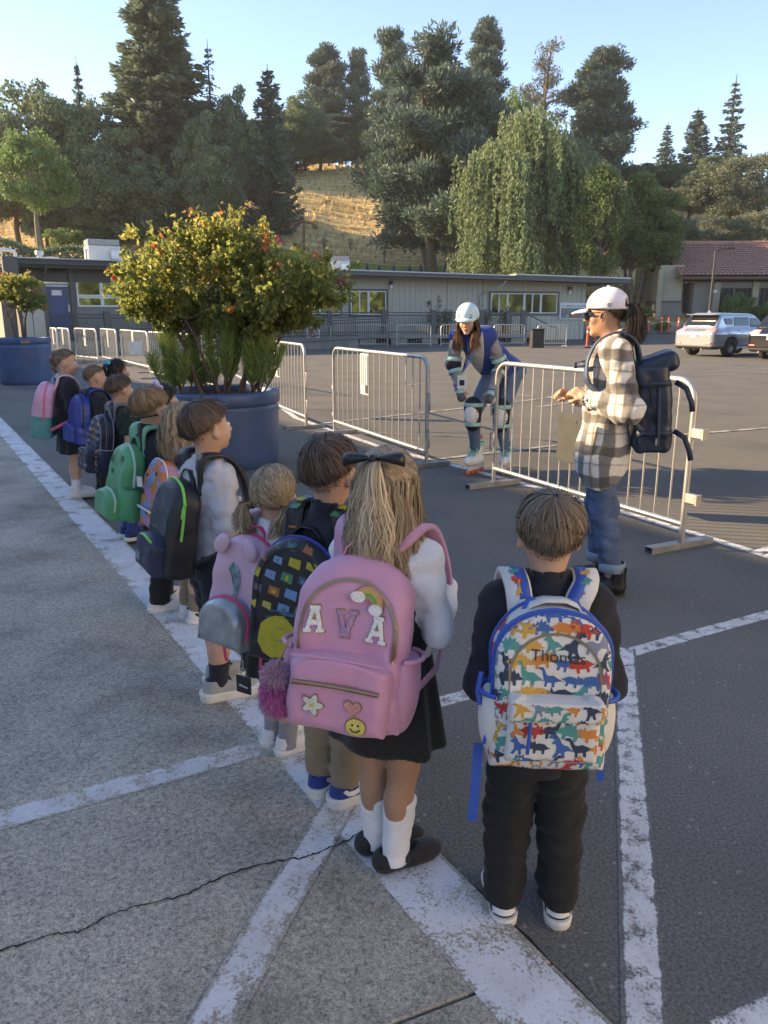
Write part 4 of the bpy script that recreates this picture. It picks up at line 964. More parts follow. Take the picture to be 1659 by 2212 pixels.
def shrub(p,label,lobes,n_leaf,ls,stems,soil,n_obj=300):
 """lobes: (centre, radii) in metres from the planter's base; leaves sit on twig ends"""
 r=empty('planter_shrub',p,0,label,'shrub','autumn shrubs in the blue planters');b=MB();tips=[]
 for (x,y),(tx,ty,tz),rr in stems:
  m=Vector((x+(tx-x)*.45+rnd.uniform(-.05,.05),y+(ty-y)*.4,soil+(tz-soil)*.5));P0=Vector((x,y,soil-.08));P1=Vector((tx,ty,tz))
  pts=[P0,P0.lerp(m,.35)+Vector((rnd.uniform(-.03,.03),0,.02)),P0.lerp(m,.7),m,m.lerp(P1,.5)+Vector((rnd.uniform(-.05,.05),rnd.uniform(-.05,.05),.03)),P1]
  b.tube(pts,[rr,rr*.85,rr*.8,rr*.65,rr*.5,rr*.3],8)
  for k in range(7):
   o=m.lerp(P1,rnd.random());c,ra=lobes[rnd.randrange(len(lobes))];u=Vector((rnd.gauss(0,1),rnd.gauss(0,1),abs(rnd.gauss(0,1)))).normalized();e=Vector(c)+Vector((u.x*ra[0],u.y*ra[1],u.z*ra[2]))*.8
   if (e-o).length>1.1:e=o+(e-o).normalized()*rnd.uniform(.5,1.1)
   w=o.lerp(e,.5)+Vector((rnd.uniform(-.06,.06),rnd.uniform(-.06,.06),rnd.uniform(-.03,.06)));b.tube([o,w,e],[rr*.3,rr*.2,.004],5,cap=False);tips += [e,w]
 b.build('stem',STEM,r)
 C=[];L=[];per=22;ntw=n_leaf // per;tn=[]
 for k in range(ntw):
  c,ra=lobes[k % len(lobes)];u=np.array([rnd.gauss(0,1),rnd.gauss(0,1),rnd.gauss(0,1)]);u /= np.linalg.norm(u);q=rnd.random()**.38
  if u[2]<-.45:u[2] *= .5
  bump=1+.16*math.sin(u[0]*7+k % len(lobes))*math.cos(u[2]*6+1)+.10*math.sin(u[1]*11)
  e=np.array(c)+u*np.array(ra)*q*bump;d=u*.6+np.array([0,0,.35])+rng.normal(size=3)*.4;d /= np.linalg.norm(d);t=rng.random(per);Lg=rnd.uniform(.12,.24)
  pos=e-d*Lg*.5+d*(t*Lg)[:,None]+rng.normal(size=(per,3))*.022;C.append(pos);L.append(np.tile(d,(per,1))+rng.normal(size=(per,3))*.9)
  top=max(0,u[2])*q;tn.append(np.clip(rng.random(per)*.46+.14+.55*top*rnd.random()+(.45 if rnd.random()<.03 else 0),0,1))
 C=np.concatenate(C);L=np.concatenate(L);tn=np.concatenate(tn);P=cards(C,ls,ls*.62,long_dir=L,jitter=.35).reshape(-1,4,3)
 wpos=C+np.array(p);dist=wpos[:,1]+wpos[:,2]*.0;order=np.argsort(dist)[:n_obj];rest=np.setdiff1d(np.arange(len(C)),order)
 np_mesh('foliage',P[rest].reshape(-1,3),np.arange(4*len(rest)).reshape(-1,4),SHRUB,r,tint=np.repeat(tn[rest],4),smooth=False,kind='stuff')
 protos=[]
 for v in range(6):
  V=np.array([(0,-.5,0),(.2,-.2,.06),(.27,.1,.08),(0,.5,0),(-.27,.1,.08),(-.2,-.2,.06),(0,-.1,-.02),(0,.2,-.02)])*ls*1.15
  o=np_mesh('leaf',V,np.array([(0,1,6,6),(1,2,7,6),(2,3,3,7),(3,4,7,7),(4,5,6,7),(5,0,0,6)])[:,:4] if False else np.array([(0,1,6),(1,2,6),(2,7,6),(2,3,7),(3,4,7),(4,6,7),(4,5,6),(5,0,6)]),SHRUB,r,tint=np.full(8,[.15,.3,.45,.55,.7,.95][v]),smooth=False);protos.append(o)
 for k,i in enumerate(order):
  v=min(5,int(np.searchsorted([.22,.38,.52,.66,.9],tn[i])));o=protos[v] if protos[v].location.length==0 else share('leaf',protos[v],r)
  o.location=C[i];d=Vector(L[i]);o.rotation_euler=(d.to_track_quat('Y','Z')@Euler((0,rnd.uniform(-1,1),0)).to_quaternion()).to_euler()
 return r
NEEDLE=leaf_mat('needle_leaf',[(0,(.16,.25,.09)),(.5,(.32,.42,.13)),(1,(.58,.58,.24))],.3,.5)
def spiky(p,h,label,lean=(0,0),n_st=5,group='spiky green plants in the big planter'):
 r=empty('spiky_plant',p,0,label,'plant',group);P=[];b=MB();tn=[]
 for s in range(n_st):
  a=rnd.uniform(0,6.28);e=np.array([math.cos(a)*.17+lean[0],math.sin(a)*.12+lean[1],h*rnd.uniform(.72,1)]);o=np.array([math.cos(a)*.04,math.sin(a)*.04,0]);m=(o+e)/2+np.array([math.cos(a)*.04,math.sin(a)*.04,0])
  b.tube([o,m,e],[.011,.008,.004],5,cap=False);n=int(760*h);t=.22+.78*rng.random(n)**.8;c=o*(1-t)[:,None]**2+2*m*(t*(1-t))[:,None]+e*(t**2)[:,None]
  ang=rng.random(n)*6.283;out=np.stack([np.cos(ang),np.sin(ang),np.full(n,.9)],1)*.5+np.array([0,0,.15]);L=.10+.08*rng.random(n)
  d=out/np.linalg.norm(out,axis=1,keepdims=True);P.append(cards(c+d*(L*.5)[:,None],L,.0085,long_dir=d,jitter=.12));tn.append(np.clip(rng.random(n)*.6+.4*(t-.4),0,1))
 b.build('stem',STEM,r);P=np.concatenate(P);np_mesh('needles',P,np.arange(len(P)).reshape(-1,4),NEEDLE,r,tint=np.repeat(np.concatenate(tn),4),smooth=False,kind='stuff')
pc=gp(485,998);H1=.79;planter(pc,.61,H1,'large round blue planter with stems and spiky greenery beside the children')
q=gp(60,828);planter(q,.60,1.06,'tall round blue planter with a chipped rim at the left edge')
b=MB();b.box((q.x+.30,q.y-.535,.97),(.20,.012,.055),R(28),bev=.02);tag(b.build('orange_scuff',M_('orange_scuff',(.45,.17,.06),.7)),kind='structure')
def rel(x,y,Y,p=pc):v=hp(x,y,Y);return (v.x-p.x,v.y-p.y,v.z)
lob=[(rel(410,570,8.2),(.78,.72,.42)),(rel(330,615,8.1),(.42,.6,.36)),(rel(500,545,8.3),(.55,.65,.35)),(rel(600,610,8.2),(.62,.65,.38)),(rel(680,625,8.2),(.40,.5,.36)),(rel(560,650,7.9),(.5,.5,.30)),(rel(330,660,8.3),(.32,.4,.18)),(rel(620,690,8.2),(.34,.35,.20)),(rel(470,520,8.4),(.45,.5,.22)),(rel(480,640,8.3),(.62,.5,.26)),(rel(400,690,8.3),(.40,.4,.20)),(rel(540,700,8.2),(.34,.35,.18))]
sk=H1-.07
shrub(pc,'big autumn shrub with many bent stems in the large blue planter',lob,21000,.060,
      [((-.15,-.1),rel(330,640,8.2),.034),((-.05,.05),rel(420,600,8.4),.030),((.02,-.12),rel(400,690,8.0),.024),((.05,.1),rel(500,620,8.3),.026),((.22,-.05),rel(600,620,8.1),.032),((.26,.08),rel(680,640,8.2),.026),((.20,-.15),rel(560,660,7.9),.022)],sk)
q2=Vector((q.x,q.y,0));shrub(q2,'small round autumn shrub in the planter at the left edge',[((0,0,2.02),(.60,.6,.36)),((-.3,.1,2.1),(.5,.5,.36)),((.28,-.1,1.85),(.40,.45,.36)),((0,.1,2.3),(.45,.4,.18))],8000,.058,[((-.1,0),(-.4,0,1.95),.03),((.05,0),(.3,-.1,1.9),.035),((.0,.1),(-.05,.1,2.1),.03)],1.0,120)
for k,(x,yt,lx,lab,n_,dy) in enumerate(((378,770,-.06,'short pale spiky plant at the left rim of the big planter',4,-.1),(400,715,-.06,'tall spiky plant at the left of the bent stems',6,.05),(455,775,.0,'low spiky plant between the bent stems',3,.2),(480,655,.05,'tallest spiky plant in the middle of the big planter',6,-.05),(555,735,.10,'drooping spiky plant at the right rim of the big planter',7,-.05))):
 v=hp(x,838,8.2+dy);spiky((v.x,v.y,sk),hp(x,yt,8.2).z-sk,lab,(lx,0),n_)
# pink blossom sprays on the shrub
for x,y,lab in ((603,520,'pink blossom spray on the top of the big shrub'),(738,606,'pink blossom spray at the right tip of the big shrub')):
 v=hp(x,y,8.0);r=empty('blossom',v,0,lab,'flower','pink blossoms on the big shrub');c=rng.normal(size=(30,3))*np.array([.02,.02,.025]);P=cards(c,.024,.018)
 np_mesh('petals',P,np.arange(len(P)).reshape(-1,4),M_('pink_petal',(.55,.06,.20),.6),r,smooth=False,kind='stuff')
 b=MB();b.tube([(0,0,0),(-.03,0,-.18)],.004,5);b.build('stalk',STEM,r)
# ================================================================ BARRIERS
GALV=mat('galvanised_steel',(.50,.50,.48),.42,.75,var=.12,vscale=9,bump=.06,bscale=120);GALV_D=M_('galvanised_foot',(.30,.31,.31),.5,.6,var=.25,vscale=8)
PLATE=M_('white_plate_metal',(.62,.61,.57),.5,var=.12,vscale=8)
def barrier(a,b_,label,group,h=1.11,pitch=.145,plate=None,hooks=0,detail=True,foot=.30,plate_m=None,foot_at=(0.02,.98),foot_ang=R(90)):
 a,b_=Vector((a.x,a.y,0)),Vector((b_.x,b_.y,0));u=b_-a;L=u.length;rz=math.atan2(u.y,u.x);r=empty('crowd_barrier',a,rz,label,'barrier',group)
 R_,rr,zb=.14,(.0205 if detail else .026),.17;n=7 if detail else 4
 pts=[(0,0,.035),(0,0,h-R_)]+[(R_-R_*math.cos(t),0,h-R_+R_*math.sin(t)) for t in np.linspace(0,math.pi/2,n)[1:]]+[(L-R_+R_*math.sin(t),0,h-R_+R_*math.cos(t)) for t in np.linspace(0,math.pi/2,n)]+[(L,0,.035)]
 sd=10 if detail else 6;b=MB();b.tube(pts,rr,sd);b.build('frame',GALV,r)
 b=MB();b.tube([(0,0,zb),(L,0,zb)],rr*.95,sd);b.build('bottom_rail',GALV,r)
 nb=max(3,int(L/pitch));proto=None
 for i in range(1,nb):
  x=L*i/nb;top=h if R_<x<L-R_ else h-R_+math.sqrt(max(0,R_**2-(R_-min(x,L-x))**2));hh=top-zb
  if proto is None:bb=MB();bb.tube([(0,0,-.5),(0,0,.5)],.0072,6 if detail else 4,cap=False);proto=bb.build('bar',GALV,r);o=proto
  else:o=share('bar',proto,r)
  o.location=(x,0,(top+zb)/2);o.scale=(1,1,hh)
 for k in foot_at:
  bb=MB();w,hh=.034,.022;M=Matrix.Rotation(foot_ang,3,'Z');c=Vector((L*k,0,0))
  # rectangular tube with open ends
  for z0,z1,y0,y1 in ((0,.004,-w,w),(2*hh-.004,2*hh,-w,w),(.004,2*hh-.004,-w,-w+.004),(.004,2*hh-.004,w-.004,w)):
   bb.box(c+M@Vector((0,(y0+y1)/2,(z0+z1)/2)),(2*foot,y1-y0,z1-z0),0,rot=M)
  bb.build('foot',GALV_D,r)
 if plate:
  f,z0,z1,w=plate;x=L*f;bb=MB();bb.box((x,-.012,(z0+z1)/2),(w,.008,z1-z0),bev=.003);q=bb.build('plate',plate_m or PLATE,r)
  for k in range(0 if plate_m else 4):
   bb=MB();bb.box((x+w*(-.375+.25*k),-.021,(z0+z1)/2+.05),(w*.14,.012,(z1-z0)*.72),bev=.003);bb.build('rib',PLATE if not plate_m else plate_m,q)
  if not plate_m:bb=MB();bb.box((x+w*.3,-.0215,z0+(z1-z0)*.14),(w*.28,.005,(z1-z0)*.2));bb.build('slot',DARKGL,q)
 if hooks==1:
  for z in (.78,.40):bb=MB();bb.tube([(L,0,z),(L+.045,0,z+.004),(L+.058,0,z-.01),(L+.058,0,z-.16),(L+.045,0,z-.185)],.008,6);bb.build('hook',GALV,r)
  for z in (.62,.26):bb=MB();bb.box((-.035,0,z),(.05,.03,.05),bev=.005);bb.build('bracket',GALV,r)
 if hooks==2:
  for z in (.80,.36):bb=MB();bb.box((L+.055,0,z),(.09,.045,.065),bev=.006);bb.box((L+.105,0,z),(.012,.05,.07));bb.build('bracket',GALV,r)
  for z in (.74,.40):bb=MB();bb.tube([(0,0,z+.10),(-.06,0,z+.10),(-.075,0,z+.08),(-.075,0,z-.09)],.008,6);bb.build('hook',GALV,r)
 return r
def shed(l):return l
G1='steel barriers along the line before the children';G2='steel barriers at the left by the second planter';G3='steel barriers before the classroom ramp'
a,b_=gp(1066,1050),gp(1470,1184);bR=barrier(a,b_,'nearest steel barrier, behind the woman in the plaid jacket',G1,1.14,.125,hooks=2,foot_at=(.0,.995),foot=.29,plate=(.47,.40,.80,.32),plate_m=M_('grey_plate',(.03,.034,.034),.6,var=.25,vscale=12))
a,b_=gp(723,936),gp(921,1010);barrier(a,b_,'steel barrier with a ribbed white plate in its middle, left of the skater',G1,1.14,.16,plate=(.40,.62,1.11,.24),hooks=1)
b_=gp(662,926);a=Vector((b_.x-1.02,b_.y+2.5,0));barrier(a,b_,'steel barrier showing right behind the big planter shrub',G1,1.16,.16,plate=(.45,.62,1.12,.24),hooks=1)
barrier(gp(327,818),gp(470,850),'sunlit steel barrier seen through the stems of the big shrub',G1,1.16,.15,plate=(.33,.5,1.1,.24))
for k,(p,q_,lab) in enumerate((((266,790),(324,806),'steel barrier with a white paper, nearest the big shrub'),((223,781),(256,791),'narrow-looking steel barrier, second left of the big shrub'),((167,779),(213,785),'wide steel barrier in the middle of the left cluster'),((130,776),(155,782),'steel barrier second from the tall left planter'),((115,775),(128,778),'edge-on steel barrier touching the tall left planter'))):
 barrier(gp(*p),gp(*q_),lab,G2,1.12,.15,detail=False,plate=(.5,.55,1.1,.22))
b=MB();v=hp(294,752,19.4);b.box(v,(.30,.01,.32),R(20));tag(b.build('paper_notice',M_('paper',(.68,.68,.66),.7)),'blank white paper notice hanging on the barrier beside the big shrub','notice')
for p,q_,lab in (((560,748),(618,747.5),'far barrier half hidden by the big shrub'),((633,747),(715,746.5),'far barrier carrying the white no-dogs sign'),((754,746),(837,745.6),'far barrier just right of the no-dogs sign'),((857,745.6),(930,745),'far barrier left of the skater'),((952,744.6),(1040,744),'far barrier directly behind the skater'),((1066,743.6),(1131,742.8),'far barrier right of the skater by the waste bin'),((1160,744.5),(1222,743.5),'far barrier standing before the bare beige wall')):
 barrier(gp(p[0],p[1]+5),gp(q_[0],q_[1]+5),lab,G3,1.10,.14,detail=False)
# the no-dogs sign on the far barrier
v=hp(677,718,39.3);r=empty('no_dogs_sign',(v.x,v.y-.15,v.z),R(2),'white no-dogs sign with a red ring hanging on a far barrier','sign')
b=MB();b.box((0,0,0),(.66,.012,.90),bev=.004);b.build('board',M_('sign_white',(.78,.77,.75),.5),r)
b=MB();b.tube([(.20*math.cos(t),-.012,-.02+.20*math.sin(t)) for t in np.linspace(0,6.283,25)[:-1]],.022,6,closed=True);b.box((0,-.012,-.02),(.40,.012,.036),rot=Matrix.Rotation(R(45),3,'Y'));b.build('red_ring',M_('sign_red',(.5,.03,.03),.5),r)
dog=[(-.13,.02),(-.09,.05),(.04,.04),(.07,.09),(.10,.08),(.13,.05),(.10,.03),(.07,.0),(.06,-.10),(.03,-.10),(.03,-.03),(-.06,-.03),(-.07,-.10),(-.10,-.10),(-.10,-.02)]
b=MB();b.prism(dog,.004,Matrix.Translation((0,-.008,-.02))@Matrix.Rotation(R(90),4,'X'));b.build('dog_figure',M_('sign_black',(.03,.03,.03),.5),r)
for k,(z,w) in enumerate(((.36,.46),(.29,.40),(.23,.48),(-.31,.34),(-.37,.42))):b=MB();b.box((0,-.008,z),(w,.004,.028 if k<2 else .016));b.build('text_line',M_('sign_black',(.03,.03,.03),.5),r)
# ================================================================ POSTS, PARASOLS, POLES
ORNG=M_('orange_post',(.75,.09,.02),.5,var=.08);RUBB=M_('black_rubber',(.02,.02,.02),.8)
def delineator(p,lab):
 r=empty('traffic_post',p,0,lab,'traffic post','orange traffic posts');b=MB();b.lathe([(.20,0),(.20,.03),(.10,.06)],8);b.build('base',RUBB,r)
 b=MB();b.lathe([(.065,.05),(.055,.95),(.06,1.0),(.045,1.04),(.02,1.05)],14);b.build('post',ORNG,r)
 for z in (.78,.60):b=MB();b.lathe([(.0592,z-.05),(.0575,z+.05)],14,caps=False);b.build('reflective_band',M_('reflective_white',(.75,.75,.72),.35),r)
 return r
for (x,y,yt,lab) in ((1399,716,684,'leftmost orange post of the row before the bank'),(1428,715,684,'second orange post of the row before the bank'),(1443,714,684,'third orange post of the row before the bank'),(1465,714,684,'orange post half hidden by the silver car'),(1268,751,706,'orange post just left of the woman in the white cap, at the building corner'),(1284,744,702,'orange post at the chin of the woman in the white cap')):
 Y=52.0 if y<730 else gp(x,y).y;v=hp(x,y,Y);delineator((v.x,v.y,terrain_z(v.x,Y) if Y>40 else 0),lab)
UMB=M_('navy_canvas',(.018,.024,.085),.8,var=.15)
for k,(x,yt) in enumerate(((759,570),(793,568),(819,571),(851,569),(885,571),(909,570),(941,571),(962,569),(1005,572),(1012,569))):
 Y=73-.12*k;v=hp(x,yt,Y);z=terrain_z(v.x,Y);hgt=v.z-z
 r=empty('folded_parasol',(v.x,Y,z),0,['leftmost folded navy parasol on the lawn by the grey air conditioner','second folded navy parasol from the left on the lawn','small folded navy parasol, third from the left on the lawn','folded navy parasol, fourth from the left on the lawn','folded navy parasol, fifth from the left on the lawn','folded navy parasol, sixth from the left on the lawn','folded navy parasol on the lawn left of the cypress trunks','folded navy parasol before the cypress trunks','left one of the last close pair of folded navy parasols','right one of the last close pair of folded navy parasols'][k],'parasol','folded parasols on the lawn')
 b=MB();b.tube([(0,0,0),(0,0,hgt)],.03,6);b.build('pole',GREY_TRIM,r);b=MB();b.lathe([(.10,hgt-1.75),(.24,hgt-1.55),(.19,hgt-1.0),(.15,hgt-.5),(.05,hgt-.08),(.01,hgt)],10);b.build('canopy',UMB,r)
# lamp pole by the hall
v=hp(1531,690,50);r=empty('lamp_post',(v.x,50,.3),0,'tall dark lamp post in front of the red roofed hall','lamp post');zt=hp(1541,553,50).z
b=MB();b.tube([(0,0,0),(0,0,zt)],[.10,.065],8);b.build('pole',M_('dark_pole',(.03,.027,.025),.5),r)
b=MB();b.box((0,0,.35),(.42,.42,.9),bev=.05);b.build('base',CONCW,r)
b=MB();b.tube([(0,0,zt-.05),(.35,0,zt+.12),(.9,0,zt+.15)],.04,6);b.box((.9,0,zt+.14),(.5,.24,.1),bev=.03);b.build('lamp_head',M_('dark_pole',(.03,.027,.025),.5),r)
v=hp(657,540,86);Y=86
for _ in range(12):v=hp(657,540,Y);Y += (v.z-terrain_z(v.x,Y))*1.5
zt=hp(657,472,Y).z-v.z;r=empty('sports_light',(v.x,Y,v.z-.3),0,'rusty pole with two drooping arms standing on the golden slope','pole')
b=MB();b.tube([(0,0,0),(0,0,zt+.3)],[.14,.10],6);b.build('pole',M_('rust',(.16,.07,.045),.8),r)
for s in (-1,1):b=MB();b.tube([(0,0,zt),(s*.7,0,zt-.15),(s*1.25,0,zt-.35)],.09,6);b.box((s*1.1,0,zt-.45),(.5,.3,.35),bev=.05);b.build('arm',M_('rust',(.16,.07,.045),.8),r)
# potted plants on the ramp
for x,yb,ht,lab in ((937,700,2.0,'tall stalky potted plant by the second ramp post'),(962,700,1.2,'bushy potted plant left of the skater on the ramp'),(1046,700,1.3,'bushy potted plant on the ramp just right of the skater'),(1092,702,1.4,'dark potted plant at the ramp end before the long window')):
 v=hp(x,yb,43.2);s,_=pl_r.px(x,yb,1.3);p=pl_r.p(s,.58,1.3);r=empty('potted_plant',p,0,lab,'plant','potted plants on the ramp')
 b=MB();b.lathe([(.18,0),(.26,.42),(.28,.46),(.24,.46)],16);b.build('pot',M_('dark_pot',(.05,.045,.04),.6),r)
 c=rng.normal(size=(260,3))*np.array([.22,.2,.22])+np.array([0,0,.8]);P=[cards(c,.16,.07)];b=MB()
 for k in range(7):
  a=rnd.uniform(0,6.28);e=np.array([math.cos(a)*.35,math.sin(a)*.3,ht*rnd.uniform(.75,1)]);b.tube([(0,0,.4),tuple(e*[.5,.5,.7]),tuple(e)],.012,4);P.append(cards(e+rng.normal(size=(14,3))*.06,.13,.06))
 b.build('stalk',STEM,r);P=np.concatenate(P);np_mesh('leaves',P,np.arange(len(P)).reshape(-1,4),LEAF['olive'],r,tint=np.repeat(rng.random(len(P) // 4),4),smooth=False,kind='stuff')
# ================================================================ CARS
def wheel(r,p,rad,w,rim_m):
 t=empty('wheel',p,0,parent=r);b=MB()
 prof=[(rad*.60,-w/2),(rad*.93,-w/2),(rad,-w*.32),(rad,w*.32),(rad*.93,w/2),(rad*.60,w/2)];M=Matrix.Rotation(R(90),3,'X')
 b.lathe(prof,28,caps=False);b.v=[tuple(M@Vector(v)) for v in b.v];b.build('tyre',M_('tyre_rubber',(.018,.018,.018),.8),t)
 b=MB();b.lathe([(rad*.64,-w*.40),(rad*.62,-w*.30),(rad*.58,-w*.12),(rad*.58,w*.3)],28,caps=False)
 for k in range(5):
  a=6.283*k/5
  for da in (-.10,.10):b.box((rad*.34*math.cos(a+da),rad*.34*math.sin(a+da),-w*.34),(rad*.60,rad*.085,w*.10),a+da*.4)
 b.lathe([(rad*.14,-w*.42),(rad*.14,-w*.2)],12);b.lathe([(rad*.58,-w*.02),(.01,-w*.02)],24,caps=False);b.v=[tuple(M@Vector(v)) for v in b.v];b.build('rim',rim_m,t);return t
def car(p,rz,label,paint,dark=False):
 """estate-bodied car, nose along +x; everything from one set of rounded forms"""
 r=empty('parked_car',p,rz,label,'car','parked cars');L,W=(4.77,1.88) if not dark else (4.75,1.92);H=1.68 if not dark else 1.60;hw=W/2
 lower=f_and(f_box((0,0,.66),(L/2,hw,.36),.17),f_half((L/2-.1,0,.95),(.8,0,.6)),.15)
 bonnet=f_and(f_box((.35,0,.82),(L/2-.45,hw-.03,.30),.2),f_half((1.3,0,1.06),(.16,0,1)),.1)
 ca=R(8);Rm=None
 cabin0=f_box((-.55,0,1.18),(1.72,hw-.10,.50),.24)
 def tap(P,c=cabin0):
  Q=P.copy();k=np.clip((P[:,2]-.95)/.75,0,1);Q[:,1]=P[:,1]/(1-.17*k);return c(Q)*.85
 cab=f_and(f_and(tap,f_half((.62,0,1.35),(.86,0,1.0)),.18),f_half((-2.02,0,1.30),(-.92,0,.62 if not dark else .9)),.12)
 cab=f_and(cab,f_half((-.5,0,H),(.035 if not dark else .02,0,1)),.1)
 body=f_u(.10,lower,bonnet,cab)
 for x in (1.42,-1.32):
  for s in (-1,1):body=f_sub(body,f_cone((x,s*(hw+.1),.36),(x,s*(hw-.26),.36),.405),.03)
 body=f_sub(body,f_box((0,0,.13),(L,2,.13),0),.02)
 sdf_obj('body',body,(-L/2-.1,-hw-.1,.2),(L/2+.1,hw+.1,H+.1),.042,paint,r)
 gl=M_('car_glass',(.012,.014,.016),.05,var=.1,spec=.8)
 def patch(name,box,off=.014,m=gl):return sdf_obj(name,f_and(f_and(f_off(body,off),lambda P:-(body(P)+.07)),box,.015),(-L/2-.15,-hw-.1,.2),(L/2+.1,hw+.1,H+.1),.026,m,r,1)
 patch('rear_window',f_and(f_box((-2.0,0,1.34),(.52,hw-.25,.20),.08),f_half((-1.52,0,1.3),(1,0,-.35))))
 patch('windscreen',f_box((.95,0,1.32),(.55,hw-.26,.22),.08))
 for s in (-1,1):
  patch('side_window',f_and(f_box((-.62,s*hw,1.33),(.47,.35,.165),.05),f_half((0,0,1.18),(0,0,-1))));patch('side_window',f_and(f_box((.35,s*hw,1.30),(.46,.35,.17),.05),f_half((.62,0,1.32),(.75,0,1.0))))
  patch('quarter_window',f_and(f_box((-1.42,s*hw,1.34),(.28,.35,.12),.05),f_half((-1.62,0,1.3),(-1,0,-.6))))
  patch('tail_light',f_and(f_box((-2.2,s*(hw-.14),.995),(.42,.36,.085),.05),f_half((-1.95,0,1),(1,0,.25))),.016,M_('clear_tail_lens',(.45,.30,.30) if not dark else (.42,.02,.02),.08,var=.4,vscale=16,coat=1))
  patch('reflector',f_box((-2.38,s*(hw-.22),.52),(.12,.16,.03),.015),.012,M_('red_reflector',(.4,.02,.02),.2))
  b=MB();b.box((-.72,s*(hw-.005),.93),(.20,.035,.03),bev=.01);b.build('door_handle',paint,r);b=MB();b.box((.20,s*(hw-.005),.93),(.20,.035,.03),bev=.01);b.build('door_handle',paint,r)
  b=MB();b.box((.86,s*(hw+.06),1.10),(.16,.2,.14),bev=.05);b.build('mirror',paint,r)
  for x0 in (-.95,-.12,.78):b=MB();b.box((x0,s*(hw-.018),.75),(.012,.03,.52));b.build('door_seam',DARKGL,r)
  b=MB();b.box((0,s*(hw-.03),.335),(2.1,.05,.06),bev=.015);b.build('sill',M_('chrome',(.6,.6,.6),.2,.9) if not dark else DARKGL,r)
  for x in (1.42,-1.32):w_=wheel(r,(x,s*(hw-.12),.36),.36,.235,M_('alloy',(.45,.45,.46),.3,.85));w_.rotation_euler=(0,0,0 if s<0 else math.pi)
 patch('rear_bumper',f_and(f_box((-2.3,0,.33),(.45,hw,.09),.04),f_half((-1.9,0,0),(1,0,0))),.014,M_('dark_plastic',(.035,.035,.035),.6))
 b=MB();b.box((-L/2-.005,0,.80),(.03,.33,.16),bev=.008);pl=b.build('licence_plate',M_('plate_white',(.72,.72,.70),.4),r)
 text_on('plate_number','8NW 702' if not dark else '9KLM 41',.10,(-L/2-.0225,0,.80),R(-90),M_('plate_ink',(.03,.05,.2),.5),pl)
 b=MB();b.box((-L/2+.02,0,.915),(.05,.62,.035),bev=.01);b.build('chrome_strip',M_('chrome',(.6,.6,.6),.2,.9),r)
 if not dark:
  b=MB();b.box((-1.93,0,1.60),(.34,1.32,.035),bev=.015);b.build('spoiler',paint,r)
  b=MB();b.add([(-1.7,-.03,1.66),(-1.5,-.03,1.66),(-1.6,-.02,1.76),(-1.7,.03,1.66),(-1.5,.03,1.66),(-1.6,.02,1.76)],[(0,1,2),(5,4,3),(0,3,4,1),(1,4,5,2),(2,5,3,0)]);b.build('antenna',paint,r)
 for sx in (-.42,.42):
  b=MB();b.tube([(-L/2+.06,sx,.30),(-L/2-.03,sx,.295)],.035,8);b.build('exhaust',M_('chrome',(.6,.6,.6),.2,.9),r)
 return r
SILVER=mat('silver_paint',(.42,.43,.44),.25,.6,var=.03,coat=1);BLACKP=mat('dark_car_paint',(.012,.013,.016),.2,.3,var=.05,coat=1)
v=gp(1452,768);car((v.x+2.53,v.y+.38,0),R(30),'silver estate car parked at the right, rear and right side in view',SILVER)
v=gp(1609,777);car((v.x+2.53,v.y+.4,0),R(30),'dark car cut by the right edge beside the silver car',BLACKP,True)
# ================================================================ HAZE: the thin warm air between here and the hill
def haze():
 b=MB();b.box((0,300,24.5),(1440,1640,55));m=bpy.data.materials.new('haze_air');m.use_nodes=True;n=m.node_tree.nodes;n.remove(n['Principled BSDF']);v=n.new('ShaderNodeVolumePrincipled');v.inputs['Color'].default_value=(.93,.95,1,1);v.inputs['Density'].default_value=HAZE;v.inputs['Anisotropy'].default_value=.2
 m.node_tree.links.new(v.outputs[0],n['Material Output'].inputs['Volume']);b.build('haze',m,kind='stuff')
HAZE=.0003
haze()
# ================================================================ PEOPLE: bodies, clothes, hair
def cloth(name,col,rough=.85,var=.10,bump=.35,bscale=420,fine=.10,vscale=9,sheen=.15):return M_(name,col,rough,var=var,vscale=vscale,bump=bump,bscale=bscale,fine=fine,sheen=sheen)
def skin_mat(name,col):
 if name in MT:return MT[name]
 m,n,l,b,o=nodes(name);tc=n.new('ShaderNodeTexCoord').outputs['Object'];nz=noise(n,l,14,4,.6,vec=tc)
 r=ramp(n,[(.3,tuple(c*k for c,k in zip(col,(.90,.84,.82)))),(.7,tuple(min(1,c*k) for c,k in zip(col,(1.06,1.05,1.05))))]);l.new(nz.outputs[0],r.inputs[0]);l.new(r.outputs[0],b.inputs['Base Color'])
 b.inputs['Roughness'].default_value=.5;b.inputs['Subsurface Weight'].default_value=.12;b.inputs['Subsurface Radius'].default_value=(.012,.005,.003);b.inputs['Subsurface Scale'].default_value=.5;b.inputs['Specular IOR Level'].default_value=.35;MT[name]=m;return m
def hair_mat(name,dark,mid,light):
 if name in MT:return MT[name]
 m,n,l,b,o=nodes(name);at=n.new('ShaderNodeAttribute');at.attribute_name='tint';r=ramp(n,[(0,dark),(.5,mid),(1,light)]);l.new(at.outputs['Fac'],r.inputs[0]);l.new(r.outputs[0],b.inputs['Base Color'])
 b.inputs['Roughness'].default_value=.48;b.inputs['Specular IOR Level'].default_value=.4;MT[name]=m;return m
def Rz3(a):c,s=math.cos(a),math.sin(a);return np.array([[c,-s,0],[s,c,0],[0,0,1.]])
def Rx3(a):c,s=math.cos(a),math.sin(a);return np.array([[1,0,0],[0,c,-s],[0,s,c]])
def Ry3(a):c,s=math.cos(a),math.sin(a);return np.array([[c,0,s],[0,1,0],[-s,0,c]])
